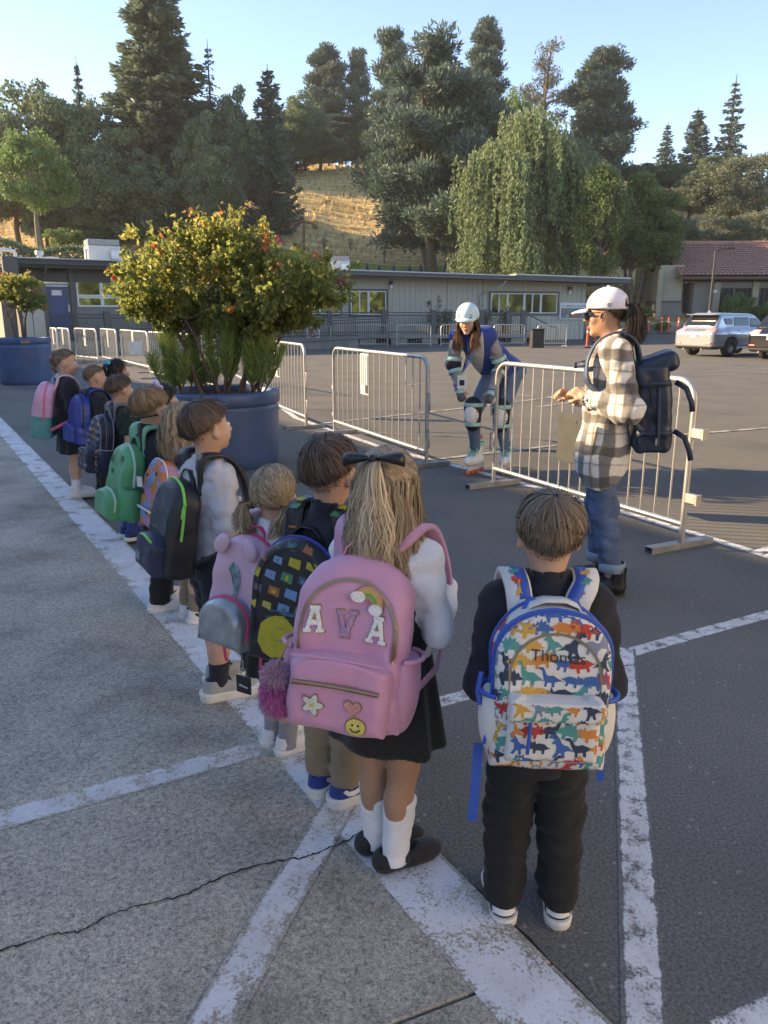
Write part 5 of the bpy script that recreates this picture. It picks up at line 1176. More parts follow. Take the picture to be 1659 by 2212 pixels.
def head_sdf(hs,adult=False):
 """head in its own frame: +y is where the face looks"""
 if not adult:
  base=f_u(.035,f_ell((0,-.012,.022),(.074,.090,.083)),f_ell((0,.022,-.040),(.057,.060,.060)));base=f_u(.02,base,f_ell((0,.060,-.083),(.02,.018,.016)),f_ell((.034,.050,-.034),(.026,.024,.026)),f_ell((-.034,.050,-.034),(.026,.024,.026)))
  ny,nz=.084,.098
 else:
  base=f_u(.035,f_ell((0,-.014,.026),(.074,.093,.084)),f_ell((0,.022,-.046),(.054,.060,.070)));base=f_u(.02,base,f_ell((0,.062,-.103),(.021,.018,.016)),f_ell((.036,.052,-.030),(.024,.022,.022)),f_ell((-.036,.052,-.030),(.024,.022,.022)))
  ny,nz=.086,.108
 base=f_sub(base,f_u(0,f_ell((.030,.097,.001),(.019,.020,.012)),f_ell((-.030,.097,.001),(.019,.020,.012))),.016)
 base=f_u(.012,base,f_cone((0,ny-.006,.004),(0,nz,-.028),.006,.0105),f_ell((.009,nz-.012,-.032),(.007,.009,.006)),f_ell((-.009,nz-.012,-.032),(.007,.009,.006)))
 mz=-.056 if not adult else -.064
 lips=f_u(.004,f_ell((0,.079,mz),(.020,.0095,.0052)),f_ell((0,.077,mz-.009),(.017,.0095,.0055)));base=f_u(.006,base,lips)
 for s in (-1,1):
  Re=Rz3(-s*.45)@Ry3(s*.12);ear=f_sub(f_ell((s*.079,-.006,-.014),(.008,.019,.029),Re),f_ell((s*.087,-.003,-.010),(.006,.011,.018),Re),.006);base=f_u(.008,base,ear)
 return lambda P:base(P/hs)*hs
def hand_fs(wr,d,nrm,side,s=1.0,curl=.5,spread=.16):
 """palm, four unequal fingers with two bends, thumb from the palm's side; d = pointing way, nrm = the back of the hand"""
 wr,d,nrm=np.array(wr,float),np.array(d,float),np.array(nrm,float);d /= np.linalg.norm(d);nrm=nrm-d*(nrm@d);nrm /= np.linalg.norm(nrm);x=np.cross(d,nrm)*side   # x towards the thumb
 pal=wr+d*.040*s;Rm=np.stack([x,d,nrm],1);fs=[f_box(pal,np.array([.033,.040,.012])*s,.011*s,Rm),f_cone(wr-d*.02*s,wr+d*.02*s,.021*s,.022*s)]
 for k,(off,L) in enumerate(((.026,.060),(.009,.068),(-.009,.063),(-.026,.050))):
  o=wr+d*.074*s+x*off*s;dd=d+x*off*spread*10;dd /= np.linalg.norm(dd);p=o;a=curl*(.55+.07*k)
  for q,(fl,r0,r1) in enumerate(((.42,.0092,.0086),(.33,.0086,.0078),(.25,.0078,.0066))):
   e=p+(dd*math.cos(a)-nrm*math.sin(a))*L*fl*s;fs.append(f_cone(p,e,r0*s,r1*s));p=e;a += curl*.85
 o=wr+d*.022*s+x*.026*s;t1=o+(x*.70+d*.55-nrm*.35*curl)*.034*s;t2=t1+(x*.25+d*.85-nrm*.5*curl)*.028*s;fs += [f_cone(o,t1,.0115*s,.0098*s),f_cone(t1,t2,.0098*s,.0080*s)]
 return fs
# ---------------- hair
class Hair:
 def __init__(s,C,Rh,hs,adult=False,dens=1.0):s.dens=dens;s.C=np.array(C);s.R=Rh;s.hs=hs;s.c0=np.array([0,-.013,.023]);s.r=np.array([.079,.096,.089]);s.P=[];s.N=[];s.T=[];s.W=[]
 def hl(s,d,front=58,side=88,back=138):      # scalp edge: polar angle from the top for each azimuth
  az=np.arctan2(d[:,0],d[:,1]);a=np.abs(az)/math.pi
  return np.radians(np.interp(a,[0,.22,.36,.5,.62,.8,1],[front,front+4,side-8,side,side+26,back-4,back]))
 def surf(s,d,off=0.0):off=np.asarray(off,float);return s.c0+d*s.r*(1+(off[:,None] if off.ndim else off)/.088)
 def roots(s,n,**k):
  d=rand_dirs(int(n*3.2));pol=np.arccos(np.clip(d[:,2],-1,1));d=d[pol<s.hl(d,**k)];return d[:n]
 def out(s,P):return (P*s.hs)@s.R.T+s.C
 def add(s,P,N,tint,w):s.P.append(P);s.N.append(N);s.T.append(tint);s.W.append(np.full(len(P),w) if np.ndim(w)==0 else w)
 def short(s,n,whorl=(.012,-.35,.93),arc=.95,ext=14,grav=.35,lift=.007,front=58,side=86,back=134,w=.0028,bang=10,K=7,swirl=.12,off=.0,tint0=.0):
  wv=np.array(whorl,float);wv /= np.linalg.norm(wv);d=s.roots(int(n*s.dens),front=front,side=side,back=back);n=len(d);P=np.zeros((n,K,3));N=np.zeros((n,K,3));L=arc*(.7+.5*rng.random(n));jit=rng.normal(size=(n,3))*.045
  lock=np.sin(d[:,0]*17+np.sin(d[:,2]*11)*2)*.5+np.sin(d[:,1]*15+d[:,0]*9)*.5;cur=d.copy();lf=lift*(.35+.9*rng.random(n))*np.where(rng.random(n)<.03,2.2,1)+.0012*lock
  for k in range(K):
   t=k/(K-1);P[:,k]=s.surf(cur,off+.003+lf*math.sin(math.pi*(.12+.70*t)));N[:,k]=cur/np.linalg.norm(cur,axis=1,keepdims=True)
   tg=cur-wv*(cur@wv)[:,None];tg=tg-cur*(tg*cur).sum(1,keepdims=True);tg /= np.linalg.norm(tg,axis=1,keepdims=True)+1e-6;sw=np.cross(cur,tg)*(swirl+.16*lock[:,None]);g=np.array([0,0,-1.])-cur*(-cur[:,2:3]);v=tg+sw+grav*g+jit;v -= cur*(v*cur).sum(1,keepdims=True);v /= np.linalg.norm(v,axis=1,keepdims=True)+1e-6
   nx=cur+v*(L/(K-1))[:,None];nx /= np.linalg.norm(nx,axis=1,keepdims=True);az=np.abs(np.arctan2(nx[:,0],nx[:,1]))/math.pi
   lim=s.hl(nx,front,side,back)+np.radians(np.where(az<.3,bang,ext)+3*lock+rng.normal(size=n)*7-4);ok=np.arccos(np.clip(nx[:,2],-1,1))<lim;cur=np.where(ok[:,None],nx,cur)
  s.add(P,N,np.clip(.5+.20*lock+rng.normal(size=n)*.09+tint0,0,1),w)
 def fuzz(s,n=1100,side=99,back=149):
  """short clipped hair that fades the edge of a boy's cut"""
  s.short(int(n/s.dens),(0,-.25,.97),.13,9,.6,.0015,front=50,side=side,back=back,w=.0021,K=4,tint0=-.08)
 def to_tie(s,d,tie,K=6,off=.004,sag=0.0):
  tie=np.array(tie,float);q=(tie-s.c0)/s.r;tl=np.linalg.norm(q);q /= tl;n=len(d);P=np.zeros((n,K,3));N=np.zeros((n,K,3));f=.003*rng.random(n)
  for k in range(K):
   t=k/(K-1);c=d*(1-t)+q*t+np.array([0,0,-sag*math.sin(math.pi*t)]);c /= np.linalg.norm(c,axis=1,keepdims=True)+1e-9;P[:,k]=s.surf(c,off+f*(1-t)+(tl-1)*.088*t**3);N[:,k]=c
  lock=np.sin(d[:,0]*29+d[:,2]*23)*.5+.5*np.sin(d[:,1]*31);s.add(P,N,np.clip(.42+.2*lock+rng.normal(size=n)*.2,0,1),.0030)
 def tail(s,tie,n,length,out_dir=(0,-1,.25),spread=.030,push=.05,wave=.006,K=11,w=.0032,wide=1.0,end_var=.35,end_light=.25):
  tie=np.array(tie,float);od=np.array(out_dir,float);od /= np.linalg.norm(od);P=np.zeros((n,K,3));N=np.zeros((n,K,3));a=rng.random(n)*6.283;rr=np.sqrt(rng.random(n));L=length*(1-end_var*rng.random(n));ph=np.sin(a*3)*2+rng.random(n)*1.2;ff=8+5*rng.random(n)
  side=np.cross(od,[0,0,1.]);side /= np.linalg.norm(side)+1e-9
  for k in range(K):
   t=k/(K-1);o=tie+od*push*(1-(1-min(1,t*3))**2);sp=.006+spread*min(1,t*2.2)*(1+wide*t);wv=wave*np.sin(ff*t*1.2+ph)*t
   P[:,k]=o+side*(np.cos(a)*rr*sp*1.25+wv)[:,None]+od*(np.sin(a)*rr*sp*.75+wv*.6)[:,None]+np.array([0,0,.02*math.sin(min(1,t*3)*math.pi)])-np.array([0,0,1.])*(L*t)[:,None]
   N[:,k]=side*np.cos(a)[:,None]+od*np.sin(a)[:,None]+od*.5
  s.add(P,N,np.clip(.40+rng.normal(size=n)*.22+.25*np.sin(a*5)+end_light*.5,0,1),w)
 def loose(s,n,length,pmin=40,K=11,wave=.008,flare=.02,w=.0032,front=58,side=88,back=138,part=None,face_open=.42,exitp=98,tuck=0.0,freq=9.0):
  """hair that follows the skull down and then hangs"""
  d=s.roots(n*2,front=front,side=side,back=back);d=d[np.degrees(np.arccos(np.clip(d[:,2],-1,1)))>pmin][:n];n=len(d);az=np.arctan2(d[:,0],d[:,1]);sg=np.sign(az);aa=np.abs(az);aa=np.maximum(aa,face_open*math.pi);
  P=np.zeros((n,K,3));N=np.zeros((n,K,3));p0=np.arccos(np.clip(d[:,2],-1,1));pe=np.radians(exitp)*np.ones(n);pe=np.maximum(pe,p0);L=length*(1-.3*rng.random(n));ph=rng.random(n)*1.5+np.round(az*6)*1.3;lay=rng.random(n)*.016
  for k in range(K):
   t=k/(K-1);t1=min(1,t/.35);a2=(1-t1)*np.abs(az)+t1*aa;pol=p0+(pe-p0)*t1;c=np.stack([np.sin(pol)*np.sin(a2*sg),np.sin(pol)*np.cos(a2),np.cos(pol)],1);q=s.surf(c,.006+lay);t2=max(0,(t-.35)/.65)
   wv=wave*np.sin(freq*t2+ph)*t2**.5;hx=c.copy();hx[:,2]=0;hx /= np.linalg.norm(hx,axis=1,keepdims=True)+1e-9;sd=np.stack([-hx[:,1],hx[:,0],hx[:,2]],1)
   P[:,k]=q+hx*(flare*math.sin(t2*2.2)-tuck*t2+wv*.6)[:,None]+sd*wv[:,None];P[:,k,2] -= L*t2;N[:,k]=c+hx*.5
  s.add(P,N,np.clip(.45+rng.normal(size=n)*.2+.22*np.sin(np.round(az*9)*2.1),0,1),w)
 def build(s,m,parent,cap=True,front=58,side=88,back=138,capm=None,name='hair'):
  V=[];F=[];T=[];nb=0;NN=[]
  for P,N,t,w in zip(s.P,s.N,s.T,s.W):
   n,K,_=P.shape;tg=np.gradient(P,axis=1);q=N/(np.linalg.norm(N,axis=2,keepdims=True)+1e-9)+rng.normal(size=(n,1,3))*.16;NN.append(np.repeat(q,2,axis=1).reshape(-1,3)@s.R.T);N=N+rng.normal(size=(n,1,3))*.16;B=np.cross(tg,N);B /= np.linalg.norm(B,axis=2,keepdims=True)+1e-9
   tp=np.interp(np.linspace(0,1,K),[0,.15,.7,1],[.75,1,.85,.12])[None,:,None]*(w*(.7+.6*rng.random(n)))[:,None,None]*.5
   q=np.stack([P-B*tp,P+B*tp],2).reshape(n,2*K,3);idx=np.arange(n)[:,None]*2*K+np.arange(K-1)[None]*2;f=np.stack([idx,idx+1,idx+3,idx+2],2).reshape(-1,4)
   V.append(s.out(q.reshape(-1,3)));F.append(f+nb);nb += n*2*K;T.append(np.repeat(t,2*K))
  if cap:
   def f(Q):
    q=(Q-s.c0)/(s.r*1.012);k0=ln(q);d=q/(k0[:,None]+1e-9);e=(k0-1)*.08;lim=s.hl(d,front,side,back);pol=np.arccos(np.clip(d[:,2],-1,1));return np.maximum(e,(pol-lim+.13)*.06)
   v,q=nets(f,(-.1,-.13,-.11),(.1,.11,.13),.008);V.append(s.out(v));NN.append(s.out(v)-s.C);F.append(q+nb);T.append(np.full(len(v),.38));nb += len(v)
  o=np_mesh(name,np.concatenate(V),np.concatenate(F),m,parent,tint=np.concatenate(T));NN=np.concatenate(NN);NN /= np.linalg.norm(NN,axis=1,keepdims=True)+1e-9;o.data.normals_split_custom_set_from_vertices(NN.tolist());return o
# ---------------- prints lying on a mesh
from mathutils.geometry import delaunay_2d_cdt
def drape(polys,bvh,axis,off=.0012,step=.02):
 """flat figures (polygon, material index) laid onto a surface along an axis; returns verts, faces, indices"""
 V=[];F=[];MI=[]
 for poly,mi in polys:
  xs=[p[0] for p in poly];ys=[p[1] for p in poly];pts=[Vector(p) for p in poly];n=len(pts)
  extra=[]
  x=min(xs)+step*.5
  while x<max(xs):
   y=min(ys)+step*.5
   while y<max(ys):extra.append(Vector((x,y)));y += step
   x += step
  try:v2,_,f2,*_=delaunay_2d_cdt(pts+extra,[(i,(i+1) % n) for i in range(n)],[list(range(n))],1,1e-6)
  except Exception:continue
  o=[];ok=True
  for p in v2:
   if axis=='y':org,d=Vector((p[0],-1,p[1])),Vector((0,1,0))
   elif axis=='-x':org,d=Vector((-1,p[0],p[1])),Vector((1,0,0))
   elif axis=='-z':org,d=Vector((p[0],p[1],1)),Vector((0,0,-1))
   else:org,d=Vector((1,p[0],p[1])),Vector((-1,0,0))
   h=bvh.ray_cast(org,d)
   if h[0] is None:o.append(None);continue
   o.append(h[0]-d*off+h[1]*off*.3 if h[1].dot(d)<0 else h[0]-d*off)
  idx={}
  for f in f2:
   if any(o[i] is None for i in f):continue
   q=[o[i] for i in f]
   if max((q[0]-q[1]).length,(q[1]-q[2]).length,(q[2]-q[0]).length)>step*6+.03:continue
   for i in f:
    if i not in idx:idx[i]=len(V);V.append(tuple(o[i]))
   F.append(tuple(idx[i] for i in f));MI.append(mi)
 return V,F,MI
def draped(name,polys,bvh,axis,mats,parent,off=.0012,step=.02,xf=None,kind=None):
 V,F,MI=drape(polys,bvh,axis,off,step)
 if not F:return None
 V=np.array(V)
 if xf is not None:V=xf(V)
 return np_mesh(name,V,np.array(F),mats,parent,smooth=False,mi=MI,kind=kind)
SWOOSH=[(-.045,.010),(-.030,-.004),(-.012,-.008),(.010,-.002),(.052,.020),(.012,.009),(-.010,.006),(-.026,.008),(-.036,.016)]
# ---------------- shoes
def sneaker(root,p,ang,s,upper,sole,sw=None,lace=None,ankle_h=.085,name='shoe',chunky=False,band=None):
 r=empty(name,p,ang,parent=root);fp=f_u(.01,f_cone((0,-.036,0),(0,.02,0),.030,.029),f_cone((0,.02,0),(0,.092,0),.029,.035))
 sh=.026 if not chunky else .034
 def soleF(P):Q=P.copy();Q[:,2]=0;return np.maximum(fp(Q)-.003-.004*np.clip(P[:,2]/.03,0,1),np.abs(P[:,2]-sh/2)-sh/2+.0)
 so=f_off(lambda P:soleF(P)+.003,.003)
 up=f_u(.03,f_ell((0,.070,.030),(.034,.056,.028)),f_ell((0,.02,.036),(.031,.05,.036)),f_cone((0,-.030,.035),(0,-.024,ankle_h-.006),.031,.030));up=f_and(up,f_half((0,0,sh-.006),(0,0,-1)));up=f_sub(up,f_cone((0,-.018,ankle_h-.025),(0,-.018,.16),.026,.03),.004);up=f_and(up,f_half((0,0,ankle_h),(0,-.25,1)),.006)
 sc_=lambda f:(lambda P:f(P/s)*s)
 lo,hi=np.array([-.06,-.09,-.01])*s,np.array([.06,.15,.12])*s
 V,F=nets(sc_(up),lo,hi,.0055*s);np_mesh('upper',V,F,upper,r);sdf_obj('sole',sc_(so),lo,hi,.006*s,sole,r)
 if sw or band:
  bv=BVHTree.FromPolygons([Vector(v) for v in V],[list(map(int,f)) for f in F])
  for ax,sg in (('x',1),('-x',1)):
   if sw:draped('swoosh',[([(x*s*1.05+.012*s,y*s*1.1+.045*s) for x,y in SWOOSH][::1],0)],bv,ax,[sw],r,.0012,.01)
  if band:draped('heel_panel',[([(-.03*s,sh+.004),(.03*s,sh+.004),(.03*s,.060*s),(-.03*s,.060*s)],0)],bv,'y',[band],r,.0015,.01);
 if lace:
  b=MB()
  for k in range(4):y=(.030+.016*k)*s;z=(.076-.010*k)*s;b.tube([(-.020*s,y,z-.008*s),(0,y-.003*s,z),(.020*s,y,z-.008*s)],.0032*s,5)
  b.build('lace',lace,r,kind='stuff')
 return r
def mary_jane(root,p,ang,s,m,skinm):
 r=empty('shoe',p,ang,parent=root);fp=f_u(.01,f_cone((0,-.036,0),(0,.02,0),.031,.029),f_cone((0,.02,0),(0,.088,0),.029,.034));sc_=lambda f:(lambda P:f(P/s)*s);lo,hi=np.array([-.06,-.09,-.01])*s,np.array([.06,.15,.12])*s
 up=f_u(.02,f_ell((0,.070,.022),(.034,.058,.030)),f_cone((0,-.034,.026),(0,.03,.024),.033,.031));up=f_and(up,f_half((0,0,0),(0,0,-1)));up=f_sub(up,f_u(.02,f_ell((0,-.016,.075),(.026,.034,.05)),f_ell((0,.028,.070),(.024,.034,.04))),.004);up=f_and(up,f_half((0,0,.058),(0,0,1)),.004)
 sdf_obj('upper',sc_(up),lo,hi,.005*s,m,r)
 b=MB();b.ribbon([Vector(q)*s for q in ((-.033,.012,.030),(-.029,.013,.050),(-.015,.015,.066),(.0,.016,.070),(.015,.015,.066),(.029,.013,.050),(.034,.012,.030))],[(-1,0,.2),(-.8,0,.6),(-.3,0,1),(0,0,1),(.3,0,1),(.8,0,.6),(1,0,.2)],.015*s,.003*s,smooth=True);b.build('strap',m,r);return r
# ---------------- clothing forms for a standing child (lengths for a height of 1.15 m)
class Kid:
 def __init__(k,name_label,top,h,heading,head_yaw,skin,group='children lined up along the walkway',head_pitch=0.0,stance=.062,foot_yaw=(0,0),lean=0.0,arms=None,z0=0.0,hs=.90,shoulder=1.0,foot_shift=(0,0)):
  k.s=h/1.15;k.h=h;s=k.s;k.rz=-R(heading);d=ray(*top);t=(h+z0-CAM_H)/d.z;feet=Vector((d.x*t,d.y*t,0));k.root=empty('person',(feet.x,feet.y,z0),k.rz,name_label,'person',group);k.skin=skin_mat(*skin);k.hsz=s*hs*1.0
  k.p=Vector((feet.x,feet.y,z0));J=k.J={}
  for i,sg in (('l',-1),('r',1)):
   fs=foot_shift[0 if sg<0 else 1]
   J['hip'+i]=np.array([sg*.052,-.005,.53])*s;J['an'+i]=np.array([sg*stance/s*s,-.012+fs,.062*s]);J['an'+i][0]=sg*stance;J['kn'+i]=(J['hip'+i]+J['an'+i])/2+np.array([sg*.004,.014,0])*s
   J['sh'+i]=np.array([sg*.112*shoulder,-.008,.880])*s
   a=(arms or {}).get(i,((.136,-.040,.700),(.095,.105,.650)));J['el'+i]=np.array([sg*a[0][0],a[0][1],a[0][2]])*s;J['wr'+i]=np.array([sg*a[1][0],a[1][1],a[1][2]])*s
  J['neck']=np.array([0,-.012,.915])*s;k.hr=Rz3(-R(head_yaw-heading))@Rx3(R(head_pitch));J['head']=np.array([0,.004,1.15-.118*hs])*s;k.fyaw=foot_yaw;k.lean=lean
 def body(k,legs=True,arms=True,leg_top=.45,leg_r=1.0):
  J,s=k.J,k.s;hd=head_sdf(k.hsz);C,Rh=J['head'],k.hr;headf=lambda P:hd((P-C)@Rh)
  neck=f_cone(J['neck']+NV(0,-.004,-.02)*s,C+Rh@NV(0,-.012,-.05)*s,.041*s,.038*s);fs=[f_u(.03*s,headf,neck),f_econe(NV(0,0,.85)*s,NV(0,0,.56)*s,.085*s,.085*s,(1,0,0),.7)]
  parts=[(f_u(.04*s,*fs),None)];hands=[]
  for i,sg in (('l',-1),('r',1)):
   fs.append(f_chain([J['sh'+i],J['el'+i],J['wr'+i]],np.array([.036,.030,.022])*s))
   if arms:
    d=J['wr'+i]-J['el'+i];d /= np.linalg.norm(d);hands.append(f_u(.008,*hand_fs(J['wr'+i],d+NV(-sg*.25,.1,-.2),NV(sg*.8,.3,.5),-sg*1.0,s*.78,.75)))
   fs.append(f_u(.02,f_chain([J['hip'+i],J['kn'+i],J['an'+i]-NV(0,0,.03)*s],np.array([.058,.041,.027])*s*leg_r),f_ell(J['kn'+i]*.55+J['an'+i]*.45+NV(0,-.014,.01)*s,np.array([.034,.036,.075])*s*leg_r)))
  body=f_u(.03*s,*fs);body=f_u(.012,body,*hands) if hands else body
  V,F=nets(body,np.array([-.24,-.17,.02])*s,np.array([.24,.24,1.18])*s,min(.0120,max(.0074,.0023*k.p.y))*s);q=V[F].mean(1);lc=(q-C)@Rh/k.hsz;lips=(lc[:,1]>.070) & (np.abs(lc[:,0])<.021) & (lc[:,2]<-.050) & (lc[:,2]>-.070)
  o=np_mesh('body',V,F,[k.skin,M_('lip_tone',(.42,.15,.13),.5)],k.root,mi=lips.astype(int));eye_pair(k.root,C,Rh,k.hsz);return o
 def top(k,m,hem=.50,sleeve=1.0,short=False,collar='stand',flare=.0,name='shirt',wr=.004,bulk=1.0,seed=0.0,sleeve_m=None,cut_neck=.925,waist=None):
  J,s=k.J,k.s
  tor=f_u(.05*s,f_econe(NV(0,-.002,.80)*s,NV(0,0,hem)*s,.108*bulk*s,(.112+flare)*bulk*s,(1,0,0),.74),f_econe(J['shl']*[.72,1,1]+NV(0,0,.004),J['shr']*[.72,1,1]+NV(0,0,.004),.052*bulk*s,.052*bulk*s,(0,1,0),1.0),f_ell(NV(0,-.012,.80)*s,NV(.118,.080,.12)*s*bulk))
  sl=[]
  for i in 'lr':
   A,B,W=J['sh'+i],J['el'+i],J['wr'+i]
   if short:e=A+(B-A)*.72;f=f_and(f_cone(A,e,.050*s*bulk,.048*s*bulk),f_half(e,B-A),.006)
   else:d=W-B;f=f_and(f_u(.02,f_chain([A,B,W],np.array([.045,.037,.030])*s*bulk*sleeve),f_ell(B,NV(.038,.038,.038)*s*bulk*sleeve)),f_half(W+d/np.linalg.norm(d)*.008*s,d),.008)
   sl.append(f)
  allf=f_u(.03*s,tor,*sl);allf=f_wr(allf,wr*1.25*s,30/s,seed,1.5);allf=f_and(allf,f_half(NV(0,0,hem)*s,(0,0,-1)),.012)
  nb=J['neck']
  if collar=='stand':cf=f_sub(f_and(f_cone(nb+NV(0,0,-.03)*s,nb+NV(0,.010,.056)*s,.060*s,.053*s),f_half(nb+NV(0,0,.052)*s,(0,.25,1)),.006),f_cone(nb-NV(0,0,.1),nb+NV(0,.012,.12)*s,.046*s,.045*s),.004);allf=f_u(.012,f_sub(allf,f_cone(nb+NV(0,0,-.02),nb+NV(0,0,.1),.043*s,.043*s),.005),cf)
  elif collar=='polo':cf=f_sub(f_and(f_cone(nb+NV(0,0,-.022)*s,nb+NV(0,.008,.032)*s,.066*s,.050*s),f_half(nb+NV(0,0,.026)*s,(0,.3,1)),.006),f_cone(nb-NV(0,0,.1),nb+NV(0,.012,.12)*s,.046*s,.044*s),.004);allf=f_u(.006,f_sub(allf,f_cone(nb+NV(0,0,-.02),nb+NV(0,0,.1),.043*s,.043*s),.005),cf)
  else:allf=f_sub(allf,f_cone(nb+NV(0,.01,-.012)*s,nb+NV(0,.01,.1),.047*s,.055*s),.006)
  return sdf_obj(name,allf,np.array([-.27,-.20,hem-.02])*s,np.array([.27,.26,1.0])*s,.0092*s,m,k.root)
 def pants(k,m,cut=.045,loose=1.0,seed=1.0,name='trousers',top=.60,wr=.005):
  J,s=k.J,k.s;fs=[f_econe(NV(0,-.004,top)*s,NV(0,-.006,.52)*s,.098*s,.104*s,(1,0,0),.76)]
  legs=[]
  for i in 'lr':legs.append(f_chain([J['hip'+i],J['kn'+i],J['an'+i]-NV(0,0,.02)*s],np.array([.074,.060,.052])*s*loose))
  f=f_u(.02*s,f_u(.0,*legs),fs[0]);f=f_wr(f,wr*1.2*s,30/s,seed,1.9);f=f_and(f,f_half(NV(0,0,cut)*s,(0,0,-1)),.008);f=f_and(f,f_half(NV(0,0,top)*s,(0,0,1)),.004)
  if cut>.15:
   for i in 'lr':f=f_sub(f,f_cone(J['kn'+i]-NV(0,0,.15)*s,NV(*J['kn'+i][:2],(cut+.03)*s),.045*s,.050*s),.004)
  return sdf_obj(name,f,np.array([-.19,-.15,cut-.03])*s,np.array([.19,.16,top+.02])*s,.0090*s,m,k.root)
 def skirt(k,m,z0=.68,z1=.36,r0=.098,r1=.165,pleats=13,amp=.010,name='skirt',el=.82):
  s=k.s
  def f(P):
   t=np.clip((z0*s-P[:,2])/((z0-z1)*s),0,1);a=np.arctan2(P[:,1]/el,P[:,0]);rr=(r0+(r1-r0)*t**.9+amp*t*np.sin(pleats*a+1.5*np.sin(a*2)))*s;q=np.sqrt(P[:,0]**2+(P[:,1]/el)**2);d=(q-rr)*.8;inner=-(q-rr+.024*s)*.8
   w=np.maximum(np.maximum(d,np.where(t>.55,inner,-1)),np.maximum(P[:,2]-z0*s,z1*s-P[:,2]+.006*np.sin(a*3)));return w
  return sdf_obj(name,f,np.array([-.25,-.22,z1-.03])*s,np.array([.25,.22,z0+.02])*s,.0085*s,m,k.root)
 def sock(k,m,z1=.20,fat=1.0,sides='lr',wr=.0016):
  J,s=k.J,k.s
  for i in sides:
   A,B=J['kn'+i],J['an'+i];t=(z1*s-B[2])/(A[2]-B[2]);T_=B+(A-B)*t;r1=.031+.016*t
   f=f_u(.02,f_cone(T_+(A-B)*.02,B-NV(0,0,.03)*s,r1*s*fat,.031*s*fat),f_ell(B+NV(0,.02,-.03)*s,NV(.028,.05,.026)*s));f=f_wr(f,wr,34/s,2,2.2);f=f_and(f,f_half((0,0,z1*s),(0,0,1)),.003)
   o=sdf_obj('sock',f,np.array([-.19,-.12,.02])*s,np.array([.19,.12,z1+.03])*s,.006*s,m,k.root)
 def shoes(k,fn,**kw):
  for i,sg,fy in (('l',-1,k.fyaw[0]),('r',1,k.fyaw[1])):
   a=k.J['an'+i];fn(k.root,(a[0],a[1]+.012*k.s,0),R(fy),k.s*kw.get('size',1.0),**{q:v for q,v in kw.items() if q != 'size'})
 def hair(k):return Hair(k.J['head'],k.hr,k.hsz,dens=1.5 if k.p.y<2.5 else 1.0 if k.p.y<4 else .65 if k.p.y<4.3 else .6)
def eye_pair(root,C,Rh,hs,iris=(.10,.07,.045),adult=False):
 wh=M_('eye_white',(.70,.68,.66),.2,var=.02)
 ir=M_('iris',iris,.15,var=.2)
 for sg in (-1,1):
  b=MB();n=12
  for c,r,mi in (((sg*.030,.0735,.0),.0118,0),((sg*.030,.0758,.0),.0100,1)):
   prof=[(r*math.sin(t),-r*math.cos(t)) for t in np.linspace(.05,math.pi-.05,8)];q=MB();q.lathe(prof,n);q.v=[tuple(Vector(C)+Vector(Rh@(np.array([c[0]+v[0]*(1 if mi==0 else .62),c[1]+v[1],c[2]+v[2]*(.8 if mi==0 else .62)])*hs))) for v in q.v];b.add(q.v,q.f,mi,True)
  b.build('eye',[wh,ir],root)
def to_world(k,v):c,s=math.cos(k.rz),math.sin(k.rz);return Vector((k.p.x+c*v[0]-s*v[1],k.p.y+s*v[0]+c*v[1],k.p.z+v[2]))
def rounded(P,k=4):
 P=[np.array(p,float) for p in P];Q=[]
 for i in range(len(P)-1):
  a,b_,c,d=P[max(0,i-1)],P[i],P[i+1],P[min(len(P)-1,i+2)]
  for t in np.arange(k)/k:Q.append(.5*((2*b_)+(c-a)*t+(2*a-5*b_+4*c-d)*t*t+(3*b_-a-3*c+d)*t**3))
 return Q+[P[-1]]
def bow(root,C,Rh,hs,at,w,h,m,name='hair_bow',rot=0.0,tails=True):
 """two loops and a knot; at in the head's frame"""
 b=MB();Q=Ry3(rot)
 def X(p):return Vector(C)+Vector(Rh@(np.array(at)*hs+Q@np.array(p)))
 for s in (-1,1):
  V=[];n=9
  for i in range(n+1):
   t=i/n;x=s*w*(.06+.94*math.sin(t*math.pi/2));hh=h*(.18+.55*math.sin(min(1,t*1.15)*math.pi*.62));dp=.012*math.sin(t*math.pi)+.004
   for a in range(8):g=a/8*2*math.pi;V.append(X((x,dp*math.cos(g)*1.3-.012,hh*.5*math.sin(g)+.10*h*t-.012*t*t)))
  F=[(i*8+a,i*8+(a+1) % 8,i*8+8+(a+1) % 8,i*8+8+a) for i in range(n) for a in range(8)];b.add(V,F,0,True);b.add(V[-8:],[tuple(range(8))])
  if tails:b.ribbon([X((s*.004,-.02,0)),X((s*w*.3,-.026,-h*.5)),X((s*w*.45,-.024,-h*.95))],[Rh@NV(0,-1,0)]*3,h*.38,.002)
 o=b.build(name,m,root);b=MB();b.box(tuple(X((0,-.016,0))),(.022,.03,h*.42),bev=.007);b.build('knot',m,o);return o
